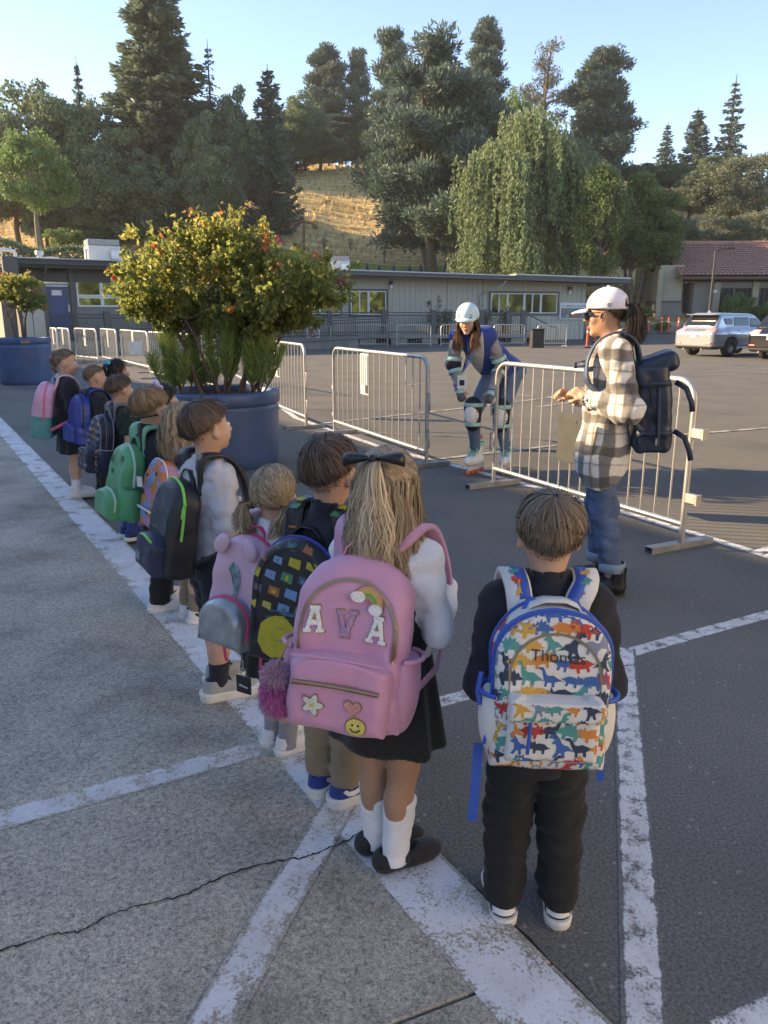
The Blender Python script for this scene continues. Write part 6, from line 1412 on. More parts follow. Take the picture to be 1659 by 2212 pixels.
# ================================================================ BACKPACKS
def arch_f(w,h,d,a,r,bulge=.0,wr=.002,seed=0.0,drop=0.0):
 def f(P):
  x,y,z=P[:,0],P[:,1],P[:,2];zc=h/2-a;zz=np.where(z>zc,(z-zc)*(w/2)/a,0);e=np.sqrt(x*x+zz*zz)-w/2;e=np.maximum(e,-h/2-z)
  t=np.clip((z+h/2)/h,0,1);dd=d*(1-drop*t**2);yb=y-bulge*np.sin(math.pi*t)*.5-(d-dd)/2;g=np.abs(yb)-dd/2-bulge*np.sin(math.pi*t)*.5*np.clip(1-(x/(w*.5))**2,0,1)
  q=np.stack([np.maximum(e+r,0),np.maximum(g+r,0)],1);return ln(q)+np.minimum(np.maximum(e+r,g+r),0)-r
 return f_wr(f,wr,26,seed)
class Pack:
 def __init__(s,k,label,w=.29,h=.40,d=.16,zc=.745,back=.092,tilt=-6,roll=0,yaw=0,a=.12,r=.035,m=None,bulge=.015,group='school backpacks on the children',res=.008,dx=0.0,seed=1.0,wr=.0025,drop=.2,mi=None,mats=None):
  q=k.s;s.k=k;s.w,s.h,s.d=w*q,h*q,d*q;s.back=back*q;s.zc=zc*q;s.Rt=Rz3(R(yaw))@Rx3(R(tilt))@Ry3(R(roll));s.c=np.array([dx*q,-s.back-s.d/2,s.zc]);s.base=np.array([dx*q,-s.back-s.d/2,s.zc-s.h/2]);s.q=q
  s.root=empty('backpack',to_world(k,s.base),k.rz,label,'backpack',group);f=arch_f(s.w,s.h,s.d,a*q,r*q,-bulge*q,wr*q,seed,drop);s.f=f
  e=.03;V,F=nets(f,(-s.w/2-e,-s.d/2-.06,-s.h/2-e),(s.w/2+e,s.d/2+.05,s.h/2+e),res);s.V,s.F=V,F;s.bvh=BVHTree.FromPolygons([Vector(v) for v in V],[list(map(int,x)) for x in F])
  s.m=m;s.main=np_mesh('main_body',s.xf(V),F,mats or m,s.root,mi=mi(V[F].mean(1)/q) if mi else None)
 def xf(s,V):return np.asarray(V)@s.Rt.T+s.c-s.base
 def pers(s,p):return np.asarray(p)*s.q-s.base        # person-frame point into this thing's frame
 def sub(s,name,f,lo,hi,m,parent=None,res=.007,bvh=False):
  V,F=nets(f,np.array(lo)*s.q,np.array(hi)*s.q,res);o=np_mesh(name,s.xf(V),F,m,parent or s.root)
  return (o,BVHTree.FromPolygons([Vector(v) for v in V],[list(map(int,x)) for x in F])) if bvh else o
 def rim(s,y,a0,a1,n=30,zc=None,off=.0,bvh=None):
  """path round the pack at depth y (fraction of d), angles from the top, found on the surface"""
  P=[];N=[];zc=-s.h*.08 if zc is None else zc*s.q
  for i in range(n+1):
   a=R(a0+(a1-a0)*i/n);dr=Vector((math.sin(a),0,math.cos(a)));c=Vector((0,y*s.d,zc));h=(bvh or s.bvh).ray_cast(c+dr*.9,-dr)
   if h[0] is not None:P.append(h[0]+h[1]*off);N.append(h[1])
  return P,N
 def arch(s,name,m,iw,top,bottom,bw=.010,off=.0015,parent=None,ah=None):
  """flat band following the pack's arched front: half width iw, crown height top, ends at bottom"""
  q=s.q;iw,top,bottom,bw=iw*q,top*q,bottom*q,bw*q;ah=(ah or iw/q)*q
  def path(k):w=iw+k;a=ah+k;zc=top-ah;return [(-w,bottom)]+[(-w*math.cos(t),zc+a*math.sin(t)) for t in np.linspace(0,math.pi,25)]+[(w,bottom)]
  A,B=path(bw/2),path(-bw/2);P=[([A[i],A[i+1],B[i+1],B[i]],0) for i in range(len(A)-1)]
  return draped(name,P,s.bvh,'y',[m],parent or s.root,off,.008,s.xf)
 def zipper(s,y,a0,a1,m,tape=None,r=.0042,w=.018,zc=None,name='zipper',pull=None,bvh=None,parent=None):
  P,N=s.rim(y,a0,a1,40,zc,.0,bvh);X=lambda p:Vector(s.xf(np.array(p)))
  Rt=Matrix(s.Rt.tolist());b=MB()
  if tape:b.ribbon([X(p-n*.002) for p,n in zip(P,N)],[Rt@n for n in N],w*s.q,.004,0,True)
  o=b.build(name,tape,parent or s.root) if tape else None;b=MB();b.tube([X(p+n*.003) for p,n in zip(P,N)],r*s.q,6);o2=b.build('zip_teeth' if tape else name,m,o or parent or s.root)
  if pull is not None:
   i=int(pull[0]*(len(P)-1));p=P[i]+N[i]*.006;b=MB();b.tube([X(p),X(p+Vector((pull[1]*.3,-.006,-.02))),X(p+Vector((pull[1],-.008,-.055)))],.0042,6);b.box(tuple(X(p)),(.014,.012,.016),bev=.003);b.build('zip_pull',m,o or o2)
  return P
 def tube(s,name,pts,r,m,parent=None,n=8,cap=True):
  b=MB();b.tube([Vector(s.xf(np.array(p)*s.q)) for p in pts],r*s.q if not isinstance(r,list) else [x*s.q for x in r],n,cap=cap);return b.build(name,m,parent or s.root)
 def straps(s,m,w=.048,th=.012,lower=None,mats=None,top_x=.055,shoulder=1.0,lift=0.0,print_polys=None):
  out=[]
  for sg in (-1,1):
   pk=lambda p:s.xf(np.array(p)*s.q);pe=lambda p:s.pers(p)
   tx=top_x;P=[pk((sg*tx,s.d/s.q*.42,s.h/s.q*.33)),pk((sg*tx*1.05,s.d/s.q*.50,s.h/s.q*.44)),pe((sg*.078*shoulder,-.058,.937+lift)),pe((sg*.084*shoulder,-.020,.950+lift)),pe((sg*.086*shoulder,.025,.940+lift)),pe((sg*.090*shoulder,.066,.895)),pe((sg*.098,.090,.82)),pe((sg*.108,.090,.74))]
   N=[(0,.3,1),(0,-.4,1),(0,-.45,1),(0,0,1),(0,.4,1),(0,1,.5),(0,1,.1),(sg*.3,1,0)]
   # smooth the path
   Q=[];NN=[]
   for i in range(len(P)-1):
    for t in (0,.34,.67):
     a=P[max(0,i-1)];b_=P[i];c=P[i+1];d=P[min(len(P)-1,i+2)];Q.append(.5*((2*b_)+(c-a)*t+(2*a-5*b_+4*c-d)*t*t+(3*b_-a-3*c+d)*t**3));NN.append(np.array(N[i])*(1-t)+np.array(N[i+1])*t)
   Q.append(P[-1]);NN.append(N[-1]);b=MB();b.ribbon(Q,[Vector(x) for x in NN],w*s.q,th*s.q,0,True);o=b.build('strap',m,s.root);out.append((o,Q,NN))
   b=MB();L=[P[-1],pe((sg*.135,.050,.66)),pe((sg*.150,-.03,.615)),pk((sg*s.w/s.q*.47,s.d/s.q*.3,-s.h/s.q*.36))];b.ribbon(L,[Vector((sg,.6,0)),Vector((sg,.2,0)),Vector((sg,-.2,0)),Vector((sg,0,0))],.022*s.q,.003,0,True);b.build('strap_webbing',lower or m,o)
  return out
 def handle(s,m,w=.055,hgt=.045,wd=.022,y=.30):
  X=lambda p:Vector(s.xf(np.array(p)*s.q));h=s.h/s.q;d=s.d/s.q;z=h*.5-.012;b=MB();P=[(-w,d*y,z-.012),(-w*.8,d*y-.004,z+hgt*.5),(-w*.35,d*y-.006,z+hgt),(w*.35,d*y-.006,z+hgt),(w*.8,d*y-.004,z+hgt*.5),(w,d*y,z-.012)]
  b.ribbon([X(p) for p in P],[Vector(s.Rt@np.array(n)) for n in ((-1,0,.3),(-1,0,.6),(-.3,0,1),(.3,0,1),(1,0,.6),(1,0,.3))],wd*s.q,.004,0,True);return b.build('handle',m,s.root)
 def hang(s,name,p,length,m,w=.016,sway=(0,0)):
  X=lambda q:Vector(s.xf(np.array(q)*s.q));a=X(p);b=MB();b.ribbon([a,a+Vector((sway[0]*.4,-.008+sway[1]*.4,-length*.5)),a+Vector((sway[0],sway[1],-length))],[Vector((0,-1,0))]*3,w*s.q,.002);return b.build(name,m,s.root)
 def pocket(s,m,w,h,z,depth,a=.03,r=.022,y0=None,name='front_pocket',wr=.002,seed=4.0,bvh=True,x=0.0,res=.007):
  """raised pocket on the front panel"""
  q=s.q;fr=-s.d/2/q-.012 if y0 is None else y0;g=arch_f(w*q,h*q,(depth+.05)*q,a*q,r*q,-.008*q,wr*q,seed);c=np.array([x,fr+.025-depth/2+.0,z])*q;f=lambda P:g(P-c)
  return s.sub(name,f,(x-w/2-.02,fr-depth-.04,z-h/2-.02),(x+w/2+.02,fr+.08,z+h/2+.02),m,None,res,True)
def side_pocket(pk,m,rimm,sg,z=-.10,w=.09,h=.15,out=.02):
 q=pk.q;hw,d=pk.w/q/2,pk.d/q;g=f_ell((sg*(hw-.012),0,z),(.012+out+.006,w*.62,h*.66));f=f_and(lambda P:g(P/q)*q,f_half(np.array([0,0,z+h*.38])*q,(0,0,1)),.006);o=pk.sub('side_pocket',f,(sg*hw-.06,-w,z-h),(sg*hw+.06,w,z+h),m,None,.006)
 b=MB();P=[Vector(pk.xf(np.array([sg*(hw-.012)+sg*(.020+out)*math.cos(t),w*.56*math.sin(t),z+h*.385])*q)) for t in np.linspace(-1.4,1.4,12)];b.tube(P,.006*q,6);b.build('pocket_rim',rimm,o);return o
def dino(kind,x,z,s,flip,rot):
 D={0:[(-.50,.02),(-.36,.05),(-.22,.12),(-.08,.20),(.06,.17),(.16,.20),(.22,.34),(.30,.46),(.42,.46),(.48,.40),(.40,.36),(.33,.34),(.29,.20),(.24,.04),(.18,-.06),(.19,-.24),(.11,-.24),(.09,-.08),(-.06,-.08),(-.08,-.24),(-.17,-.24),(-.17,-.06),(-.30,-.01)],
         1:[(-.48,-.10),(-.34,-.02),(-.22,.10),(-.12,.12),(-.04,.20),(.02,.34),(.10,.44),(.26,.46),(.34,.38),(.33,.33),(.20,.32),(.16,.24),(.24,.20),(.22,.15),(.12,.14),(.10,.02),(.12,-.12),(.22,-.28),(.12,-.30),(.02,-.14),(-.04,-.14),(-.06,-.30),(-.16,-.30),(-.14,-.10),(-.24,-.06)],
         2:[(-.50,-.06),(-.36,.02),(-.30,.16),(-.24,.10),(-.18,.26),(-.12,.18),(-.04,.34),(.02,.22),(.12,.30),(.16,.16),(.24,.18),(.27,.08),(.38,.08),(.46,.0),(.40,-.06),(.26,-.06),(.22,-.24),(.14,-.24),(.12,-.10),(-.10,-.10),(-.13,-.24),(-.22,-.24),(-.22,-.08),(-.36,-.08)],
         3:[(-.48,.04),(-.34,.08),(-.20,.20),(.0,.22),(.14,.18),(.18,.34),(.26,.22),(.34,.30),(.36,.18),(.48,.26),(.44,.10),(.48,.02),(.36,-.04),(.22,-.04),(.20,-.22),(.12,-.22),(.10,-.08),(-.12,-.08),(-.14,-.22),(-.23,-.22),(-.23,-.04),(-.34,.0)]}[kind]
 c,sn=math.cos(rot),math.sin(rot);o=[]
 for px,pz in D:px=-px if flip else px;o.append((x+s*(px*c-pz*sn),z+s*(px*sn+pz*c)))
 return o
def scatter(w,h,pitch,size,ncol,gen,x0=0,z0=0,rr=None):
 rr=rr or rnd;P=[];rows=int(h/pitch);
 for j in range(rows+1):
  for i in range(int(w/(pitch*1.25))+1):P.append((gen(x0-w/2+(i+.5*(j % 2))*pitch*1.25+rr.uniform(-.1,.1)*pitch,z0-h/2+j*pitch+rr.uniform(-.1,.1)*pitch,size*rr.uniform(.85,1.2)),rr.randrange(ncol)))
 return P
def blob(x,z,s,n=9,k=.25):return [(x+s*(1+k*rnd.uniform(-1,1))*math.cos(t)*.5,z+s*(1+k*rnd.uniform(-1,1))*math.sin(t)*.4) for t in np.linspace(0,6.283,n+1)[:-1]]
# ================================================================ THE CHILDREN, nearest first
SK_L=('skin_light',(.58,.37,.27));SK_M=('skin_tan',(.43,.25,.165))
NAVY=cloth('navy_fleece',(.0105,.0125,.022),sheen=.08);BLK=cloth('black_twill',(.0095,.0098,.012),sheen=.05);NAVYB=cloth('navy_pique',(.012,.014,.026));KHAKI=cloth('khaki_twill',(.27,.20,.125),bscale=500);WHT=cloth('white_cotton',(.76,.76,.78),bump=.15);GREYL=cloth('heather_grey',(.50,.50,.55),fine=.16,bscale=260);DGREEN=cloth('bottle_green_knit',(.010,.030,.020));NAVYS=cloth('navy_sock',(.012,.014,.028),fine=.2)
H_BRN=hair_mat('brown_hair',(.075,.052,.036),(.165,.118,.080),(.32,.24,.165));H_DBRN=hair_mat('dark_brown_hair',(.040,.026,.018),(.105,.068,.046),(.21,.145,.098));H_LBRN=hair_mat('light_brown_hair',(.10,.064,.034),(.25,.165,.09),(.46,.33,.19));H_BLD=hair_mat('blond_hair',(.16,.11,.062),(.42,.31,.19),(.72,.58,.41));H_DBLD=hair_mat('dark_blond_hair',(.14,.098,.062),(.35,.26,.165),(.60,.48,.33));H_BLK=hair_mat('black_hair',(.008,.006,.006),(.022,.017,.015),(.055,.043,.036));H_BUZZ=hair_mat('buzzed_hair',(.10,.066,.042),(.19,.125,.075),(.30,.21,.13))
SOLE=M_('white_sole',(.68,.67,.63),.6,var=.08,vscale=20);SOLE_G=M_('grey_sole',(.50,.50,.48),.6,var=.1);BLKL=M_('black_leather',(.014,.014,.015),.45,bump=.15,bscale=150);WHTL=M_('white_leather',(.70,.69,.68),.5,var=.05);BLUEM=cloth('blue_mesh',(.012,.04,.22));GREYM=cloth('grey_mesh',(.34,.35,.34));BSW=M_('black_swoosh',(.012,.012,.014),.5);WSW=M_('white_swoosh',(.75,.75,.75),.5)
ZIPM=M_('zip_metal',(.35,.24,.15),.35,.8);WHITEZ=M_('white_zip',(.7,.72,.72),.5)
FR=dict(front=58,side=88,back=138)
def thomas():
 k=Kid('boy in navy jumper and black trousers at the right front, wearing a dinosaur backpack',(1192,1062),1.155,3,5,SK_L,stance=.074,foot_yaw=(4,-6),arms={'l':((.146,-.045,.690),(.085,.105,.660)),'r':((.146,-.045,.690),(.085,.105,.660))},hs=.88)
 k.body();k.top(NAVY,.445,1.14,bulk=1.02,seed=.4,wr=.005);k.pants(BLK,.05,1.02,2.0,wr=.006);k.shoes(sneaker,size=1.02,upper=BLKL,sole=SOLE,band=WSW,lace=WSW,chunky=False)
 h=k.hair();h.short(3000,(.05,-.30,.95),1.25,12,.35,.006,front=56,side=92,back=130,bang=26);h.short(2200,(.05,-.30,.95),1.6,10,.25,.010,front=40,side=55,back=70,off=.003,tint0=.08);h.fuzz();h.build(H_BRN,k.root,front=56,side=90,back=134)
 white=mat('dino_canvas_white',(.66,.645,.61),.7,var=.05,vscale=8,bump=.25,bscale=500);bl=M_('dino_blue_trim',(.018,.09,.42),.5,var=.1);cols=[M_('print_%s' % n,c,.7,var=.06) for n,c in (('orange',(.62,.22,.05)),('red',(.50,.05,.035)),('teal',(.05,.28,.26)),('navy',(.025,.045,.085)),('mustard',(.60,.33,.06)),('blue',(.03,.12,.34)),('slate',(.20,.23,.33)))]
 p=Pack(k,'white backpack with a colourful dinosaur print and blue trim, lettered Thomas',.252,.362,.135,.750,.098,-4,2.0,2,.105,.03,white,.016,dx=-.012,seed=2.2,res=.006,wr=.0032)
 rr=random.Random(5);gen=lambda x,z,s:dino(rr.randrange(4),x,z,s,rr.random()<.5,rr.uniform(-.25,.25))
 P=scatter(.29,.37,.036,.064,7,gen,rr=rr);bits=[(blob(rr.uniform(-.14,.14),rr.uniform(-.18,.18),.012,5),rr.randrange(7)) for _ in range(40)]
 draped('dinosaur_print',P,p.bvh,'y',cols,p.root,.0008,.012,p.xf,'stuff')
 for ax in ('x','-x'):draped('dinosaur_print',[(q,c) for q,c in scatter(.15,.30,.045,.07,7,gen,rr=rr)],p.bvh,ax,cols,p.root,.0008,.014,p.xf,'stuff')
 po,pb=p.pocket(white,.195,.120,-.085,.020,.02,.018);draped('dinosaur_print',scatter(.20,.115,.036,.062,7,gen,x0=0,z0=-.085,rr=rr),pb,'y',cols,p.root,.0008,.012,p.xf,'stuff')
 f=arch_f(.200*p.q,.050*p.q,.062*p.q,.006,.010,0,.0020);c=np.array([0,-p.d/2-.018*p.q,-.020*p.q]);fo,fb=p.sub('pocket_flap',lambda Q:f(Q-c),(-.13,-p.d/2/p.q-.08,-.06),(.13,-p.d/2/p.q+.06,.02),white,None,.006,True);draped('dinosaur_print',scatter(.20,.045,.030,.052,7,gen,z0=-.022*p.q,rr=rr),fb,'y',cols,p.root,.0008,.012,p.xf,'stuff')
 p.zipper(-.20,-112,112,bl,bl,.0046,.016,pull=(.02,-.01));p.zipper(.24,-100,100,bl,None,.004,name='piping');p.arch('piping',M_('olive_piping',(.20,.17,.11),.6),.098,.130,-.06,.006,.0016,ah=.09)
 p.tube('pocket_zip_pull',[(-.055,-.108,-.035),(-.056,-.112,-.075),(-.058,-.112,-.115)],.0042,bl)
 for sg in (-1,1):side_pocket(p,white,bl,sg,-.075)
 for x in (-.062,.062):p.tube('strap_anchor',[(x*.7,.03,.185),(x,.010,.150),(x*1.3,-.03,.125)],.013,bl)
 hb=p.handle(white,.062,.020,.040,.1);st=p.straps(white,.058,.016,bl,top_x=.062)
 for (o,Q,NN),sg in zip(st,(-1,1)):
  b=MB();q0=[Vector(x)+Vector(n).normalized()*(.0165*p.q)+Vector((sg*-.012,0,0)) for x,n in zip(Q,NN)][:16];b.ribbon(q0,[Vector(x) for x in NN][:16],.026,.0015,0,True);b.build('strap_band',bl,o)
  V=[];F=[];MI=[]
  for i,(x,n) in enumerate(zip(Q,NN)):
   if i % 2:continue
   t=Vector(Q[min(i+1,len(Q)-1)])-Vector(Q[max(0,i-1)]);t.normalize();n=Vector(n).normalized();B=t.cross(n);g=dino(rr.randrange(4),0,0,.05,rr.random()<.5,rr.uniform(-1,1));base=len(V);V += [tuple(Vector(x)+n*(.0150*p.q+.004)+B*q_[0]*.6+t*q_[1]) for q_ in g];F.append(list(range(base,base+len(g))));MI.append(rr.randrange(7))
  me=bpy.data.meshes.new('dinosaur_print');me.from_pydata(V,[],F);me.polygons.foreach_set('material_index',MI);link_mesh('dinosaur_print',me,cols,o,kind='stuff')
 p.hang('dangling_strap',(-.145,.02,-.16),.20,bl,.022,(-.01,-.01));p.hang('dangling_strap',(.142,.04,-.16),.09,bl,.016,(.0,-.01));p.tube('zip_cord',[(-.150,.0,.02),(-.158,-.012,-.02),(-.152,-.016,-.05)],.006,bl)
 # the name printed across the top
 cu=bpy.data.curves.new('name_lettering','FONT');cu.body='Thomas';cu.size=.05;cu.align_x='CENTER';o=bpy.data.objects.new('tmp',cu);COL.objects.link(o);me=bpy.data.meshes.new_from_object(o.evaluated_get(bpy.context.evaluated_depsgraph_get()));bpy.data.objects.remove(o)
 x=np.array([v.co.x for v in me.vertices]);sc_=.118/(x.max()-x.min());bm=bmesh.new();bm.from_mesh(me);bmesh.ops.triangulate(bm,faces=bm.faces);bmesh.ops.subdivide_edges(bm,edges=[e for e in bm.edges if e.calc_length()>.012],cuts=2);bmesh.ops.triangulate(bm,faces=bm.faces)
 V=[];
 for v in bm.verts:
  hx=p.bvh.ray_cast(Vector((v.co.x*sc_+.004,-1,v.co.y*sc_*.95+.072-.04*(v.co.x*sc_) )),Vector((0,1,0)));V.append(tuple(hx[0]+Vector((0,-.0042,0))) if hx[0] else (0,-.1,.08))
 bm.verts.index_update();F=[[v.index for v in f.verts] for f in bm.faces];bm.free();me2=bpy.data.meshes.new('name_lettering');me2.from_pydata([tuple(v) for v in p.xf(np.array(V))],[],F);link_mesh('name_lettering',me2,M_('black_print',(.02,.02,.02),.6),p.root,kind='stuff')
def varsity(ch):
 A=[(-.5,-.5),(-.12,-.5),(-.12,-.36),(-.2,-.36),(-.17,-.22),(.17,-.22),(.2,-.36),(.12,-.36),(.12,-.5),(.5,-.5),(.5,-.36),(.40,-.36),(.20,.36),(.26,.36),(.26,.5),(-.26,.5),(-.26,.36),(-.20,.36),(-.40,-.36),(-.5,-.36)]
 Vv=[(-.5,.5),(-.10,.5),(-.10,.36),(-.18,.36),(-.02,-.16),(.02,-.16),(.18,.36),(.10,.36),(.10,.5),(.5,.5),(.5,.36),(.42,.36),(.18,-.36),(.24,-.36),(.24,-.5),(-.24,-.5),(-.24,-.36),(-.18,-.36),(-.42,.36),(-.5,.36)]
 return A if ch=='A' else Vv
def patch_on(p,name,poly,mats,off=.004,bvh=None,holes=None,rim_k=1.14,parent=None):
 """raised stitched patch: a gold edge below and the pile above"""
 cx=sum(q[0] for q in poly)/len(poly);cz=sum(q[1] for q in poly)/len(poly);big=[(cx+(x-cx)*rim_k,cz+(z-cz)*rim_k) for x,z in poly];bv=bvh or p.bvh
 e=draped(name,[(big,0)],bv,'y',[mats[0]],parent or p.root,off*.5,.008,p.xf);t=draped('patch_pile',[(poly,0)],bv,'y',[mats[1]],e,off,.007,p.xf)
 for h,m in (holes or []):draped('patch_detail',[(h,0)],bv,'y',[m],e,off+.0016,.006,p.xf)
 return e
def ava():
 k=Kid('girl with a long blond ponytail and black pinafore, wearing the pink backpack lettered AVA',(838,960),1.215,28,22,SK_M,stance=.040,foot_yaw=(-42,-38),foot_shift=(.02,-.02),arms={'l':((.140,.0,.72),(.07,.135,.80)),'r':((.150,-.022,.715),(.115,.115,.775))},z0=TOP)
 k.body(leg_r=.97);k.top(WHT,.62,.95,collar='polo',wr=.006,seed=3.3,name='blouse');bk=cloth('black_ponte',(.0095,.0095,.011));k.skirt(bk,.72,.375,.100,.152,7,.012,'pinafore_skirt');
 s=k.s;J=k.J;f=f_u(.02,f_econe(NV(0,-.002,.80)*s,NV(0,0,.66)*s,.118*s,.116*s,(1,0,0),.76),f_ell(NV(0,-.014,.80)*s,NV(.108,.090,.125)*s));f=f_sub(f,f_cone(NV(-.2,0,.83)*s,NV(-.118,0,.83)*s,.07*s),.01);f=f_sub(f,f_cone(NV(.2,0,.83)*s,NV(.118,0,.83)*s,.07*s),.01);sdf_obj('pinafore_top',f_and(f,f_half(NV(0,0,.905)*s,(0,0,1)),.01),np.array([-.2,-.16,.62])*s,np.array([.2,.16,.95])*s,.008,bk,k.root)
 k.sock(WHT,.212,1.10,wr=.0024);k.shoes(mary_jane,size=1.06,m=cloth('black_velvet',(.010,.010,.012),rough=.7),skinm=k.skin)
 h=k.hair();tie=(.0,-.088,.088);d=h.roots(2400,front=56,side=90,back=118);h.to_tie(d,tie);h.tail(tie,1900,.285,(0,-1,.12),.024,.040,.012,wide=1.0,end_light=.5);h.loose(1500,.30,78,wave=.013,flare=.022,front=58,side=92,back=138,exitp=104,face_open=.5);h.build(H_DBLD,k.root,front=58,side=90,back=138)
 h2=k.hair();h2.tail((.008,-.090,.090),260,.27,(0,-1,.15),.022,.046,.010,wide=1.0,end_light=1.1,w=.0030);h2.build(H_BLD,k.root,cap=False,name='hair_highlights')
 bow(k.root,k.J['head'],k.hr,k.hsz,(0,-.092,.098),.080,.045,M_('black_satin',(.012,.012,.014),.35),tails=False,rot=-.06)
 pink=mat('pink_nylon',(.60,.285,.42),.48,var=.05,vscale=5,bump=.2,bscale=600,sheen=.2);gold=M_('gold_braid',(.30,.19,.09),.5);pile=cloth('white_chenille',(.78,.77,.74),bump=1.0,bscale=260,fine=.2);ppile=cloth('lilac_glitter',(.48,.27,.40),bump=1.0,bscale=260,fine=.3)
 p=Pack(k,'big pink backpack with white letter patches spelling AVA and a smiley patch',.275,.405,.155,.715,.092,-7,3,14,.125,.045,pink,.03,seed=6.1,res=.007,wr=.006,drop=.34)
 tp=p.arch('zip_tape',M_('pink_tape',(.46,.25,.30),.6),.112,.150,-.02,.013,.0018,ah=.115);p.arch('zip_teeth',ZIPM,.112,.150,-.02,.006,.0034,tp,ah=.115)
 po,pb=p.pocket(pink,.232,.175,-.100,.040,.03,.03,wr=.0045,name='front_pocket');p.tube('pocket_zip',[(x,-p.d/2/p.q-.054-.006*math.cos(x*12),-.070-.5*x*x) for x in np.linspace(-.100,.100,16)],.0055,ZIPM)
 p.tube('pocket_seam',[(x,-p.d/2/p.q-.046,-.014-.3*x*x) for x in np.linspace(-.108,.108,14)],.003,pink)
 for sg in (-1,1):side_pocket(p,pink,pink,sg,-.090,.10,.18,.022)
 for ch,x,z,r_,m in (('A',-.084,.056,.06,pile),('V',-.006,.054,.0,ppile),('A',.072,.050,-.04,pile)):
  sz=.055;po_=[(x+sz*(a*math.cos(r_)-b*math.sin(r_))*.92,z+sz*1.15*(a*math.sin(r_)+b*math.cos(r_))) for a,b in varsity(ch)];hole=[] if ch=='V' else [([(x-.10*sz,z-.02*sz),(x+.10*sz,z-.02*sz),(x,z+.30*sz)],gold)]
  patch_on(p,'letter_patch',po_,(gold,m),.004,holes=hole,rim_k=1.10)
 arc=lambda cx,cz,r0,r1,a0,a1:[(cx+r1*math.cos(t),cz+r1*math.sin(t)) for t in np.linspace(a0,a1,14)]+[(cx+r0*math.cos(t),cz+r0*math.sin(t)) for t in np.linspace(a1,a0,14)]
 cx,cz=.040,.108;e=patch_on(p,'rainbow_patch',arc(cx,cz,.010,.040,-.5,math.pi-.5),(gold,M_('rb_peach',(.6,.3,.18),.8)),.004,rim_k=1.08)
 for r0,r1,c in ((.032,.0385,(.65,.30,.20)),(.025,.032,(.65,.42,.08)),(.018,.025,(.12,.38,.10)),(.011,.018,(.45,.30,.12))):draped('rainbow_band',[(arc(cx,cz,r0,r1,-.45,math.pi-.55),0)],p.bvh,'y',[M_('rb_%d' % int(r0*1e4),c,.8,bump=.6,bscale=260)],e,.0058,.006,p.xf)
 for t in (-.5,math.pi-.5):draped('rainbow_cloud',[(blob(cx+.027*math.cos(t),cz+.027*math.sin(t),.036,11,.12),0)],p.bvh,'y',[pile],e,.0068,.006,p.xf)
 fl=lambda cx,cz,r:[(cx+r*(1+.30*math.cos(5*t))*math.cos(t),cz+r*(1+.30*math.cos(5*t))*math.sin(t)) for t in np.linspace(0,6.283,41)[:-1]]
 patch_on(p,'flower_patch',fl(-.052,-.128,.021),(gold,cloth('cream_chenille',(.66,.66,.56),bump=1,bscale=260)),.004,pb,[(blob(-.052,-.128,.012,9,.1),M_('flower_yellow',(.6,.55,.12),.8))])
 ht=[(.046+.021*(16*math.sin(t)**3)/16,-.120+.021*(13*math.cos(t)-5*math.cos(2*t)-2*math.cos(3*t)-math.cos(4*t))/16) for t in np.linspace(0,6.283,33)[:-1]]
 patch_on(p,'heart_patch',ht,(gold,cloth('coral_glitter',(.62,.27,.25),bump=1,bscale=260,fine=.3)),.004,pb)
 ci=lambda cx,cz,r,n=28:[(cx+r*math.cos(t),cz+r*.9*math.sin(t)) for t in np.linspace(0,6.283,n+1)[:-1]];bk2=M_('black_print',(.02,.02,.02),.6)
 patch_on(p,'smiley_patch',ci(.056,-.166,.023),(gold,cloth('yellow_chenille',(.66,.55,.13),bump=1,bscale=260)),.004,pb,[(ci(.049,-.160,.003,10),bk2),(ci(.063,-.160,.003,10),bk2),(arc(.056,-.164,.0105,.0135,math.pi+.35,2*math.pi-.35),bk2)])
 p.handle(pink,.045,.040,.028,.15);p.straps(pink,.062,.014,pink,top_x=.05,lift=.004)
 # fluffy charm hanging at the left of the pocket
 w=p.xf(np.array([(-.150,-.085,-.125)])*p.q)[0]+p.base;r=empty('fluffy_charm',to_world(k,w),k.rz,'fluffy pink and grey pompom charm hanging beside the pink backpack','charm');fur=leaf_mat('pink_fur',[(0,(.46,.32,.41)),(.5,(.58,.36,.48)),(.78,(.52,.12,.34)),(1,(.62,.18,.44))],.15,.8)
 P=[];tn=[]
 for c,ra,pinkish in (((0,0,.055),(.040,.036,.038),0),((.004,-.014,.0),(.040,.036,.046),1),((-.01,0,-.045),(.038,.036,.036),0),((.022,-.01,-.028),(.030,.030,.034),1)):
  n=3200;d=rand_dirs(n);L=.014+.010*rng.random(n);d2=d+np.array([0,0,-.5]);c,ra=np.array(c)*.72,np.array(ra)*.74;P.append(cards(c+d*ra*(.80+.2*rng.random((n,1)))+d*(L*.4)[:,None],L,.0028,long_dir=d2,jitter=.35));tn.append(np.clip((.25 if not pinkish else .62)+rng.normal(size=n)*.15+.25*(d[:,1]<-.2)*pinkish,0,1))
 P=np.concatenate(P);np_mesh('fur',P,np.arange(len(P)).reshape(-1,4),fur,r,tint=np.repeat(np.concatenate(tn),4),smooth=False,kind='stuff');b=MB();b.tube([(.0,.0,.07),(.012,.01,.10),(.02,.03,.13)],.003,6);b.build('cord',ZIPM,r)
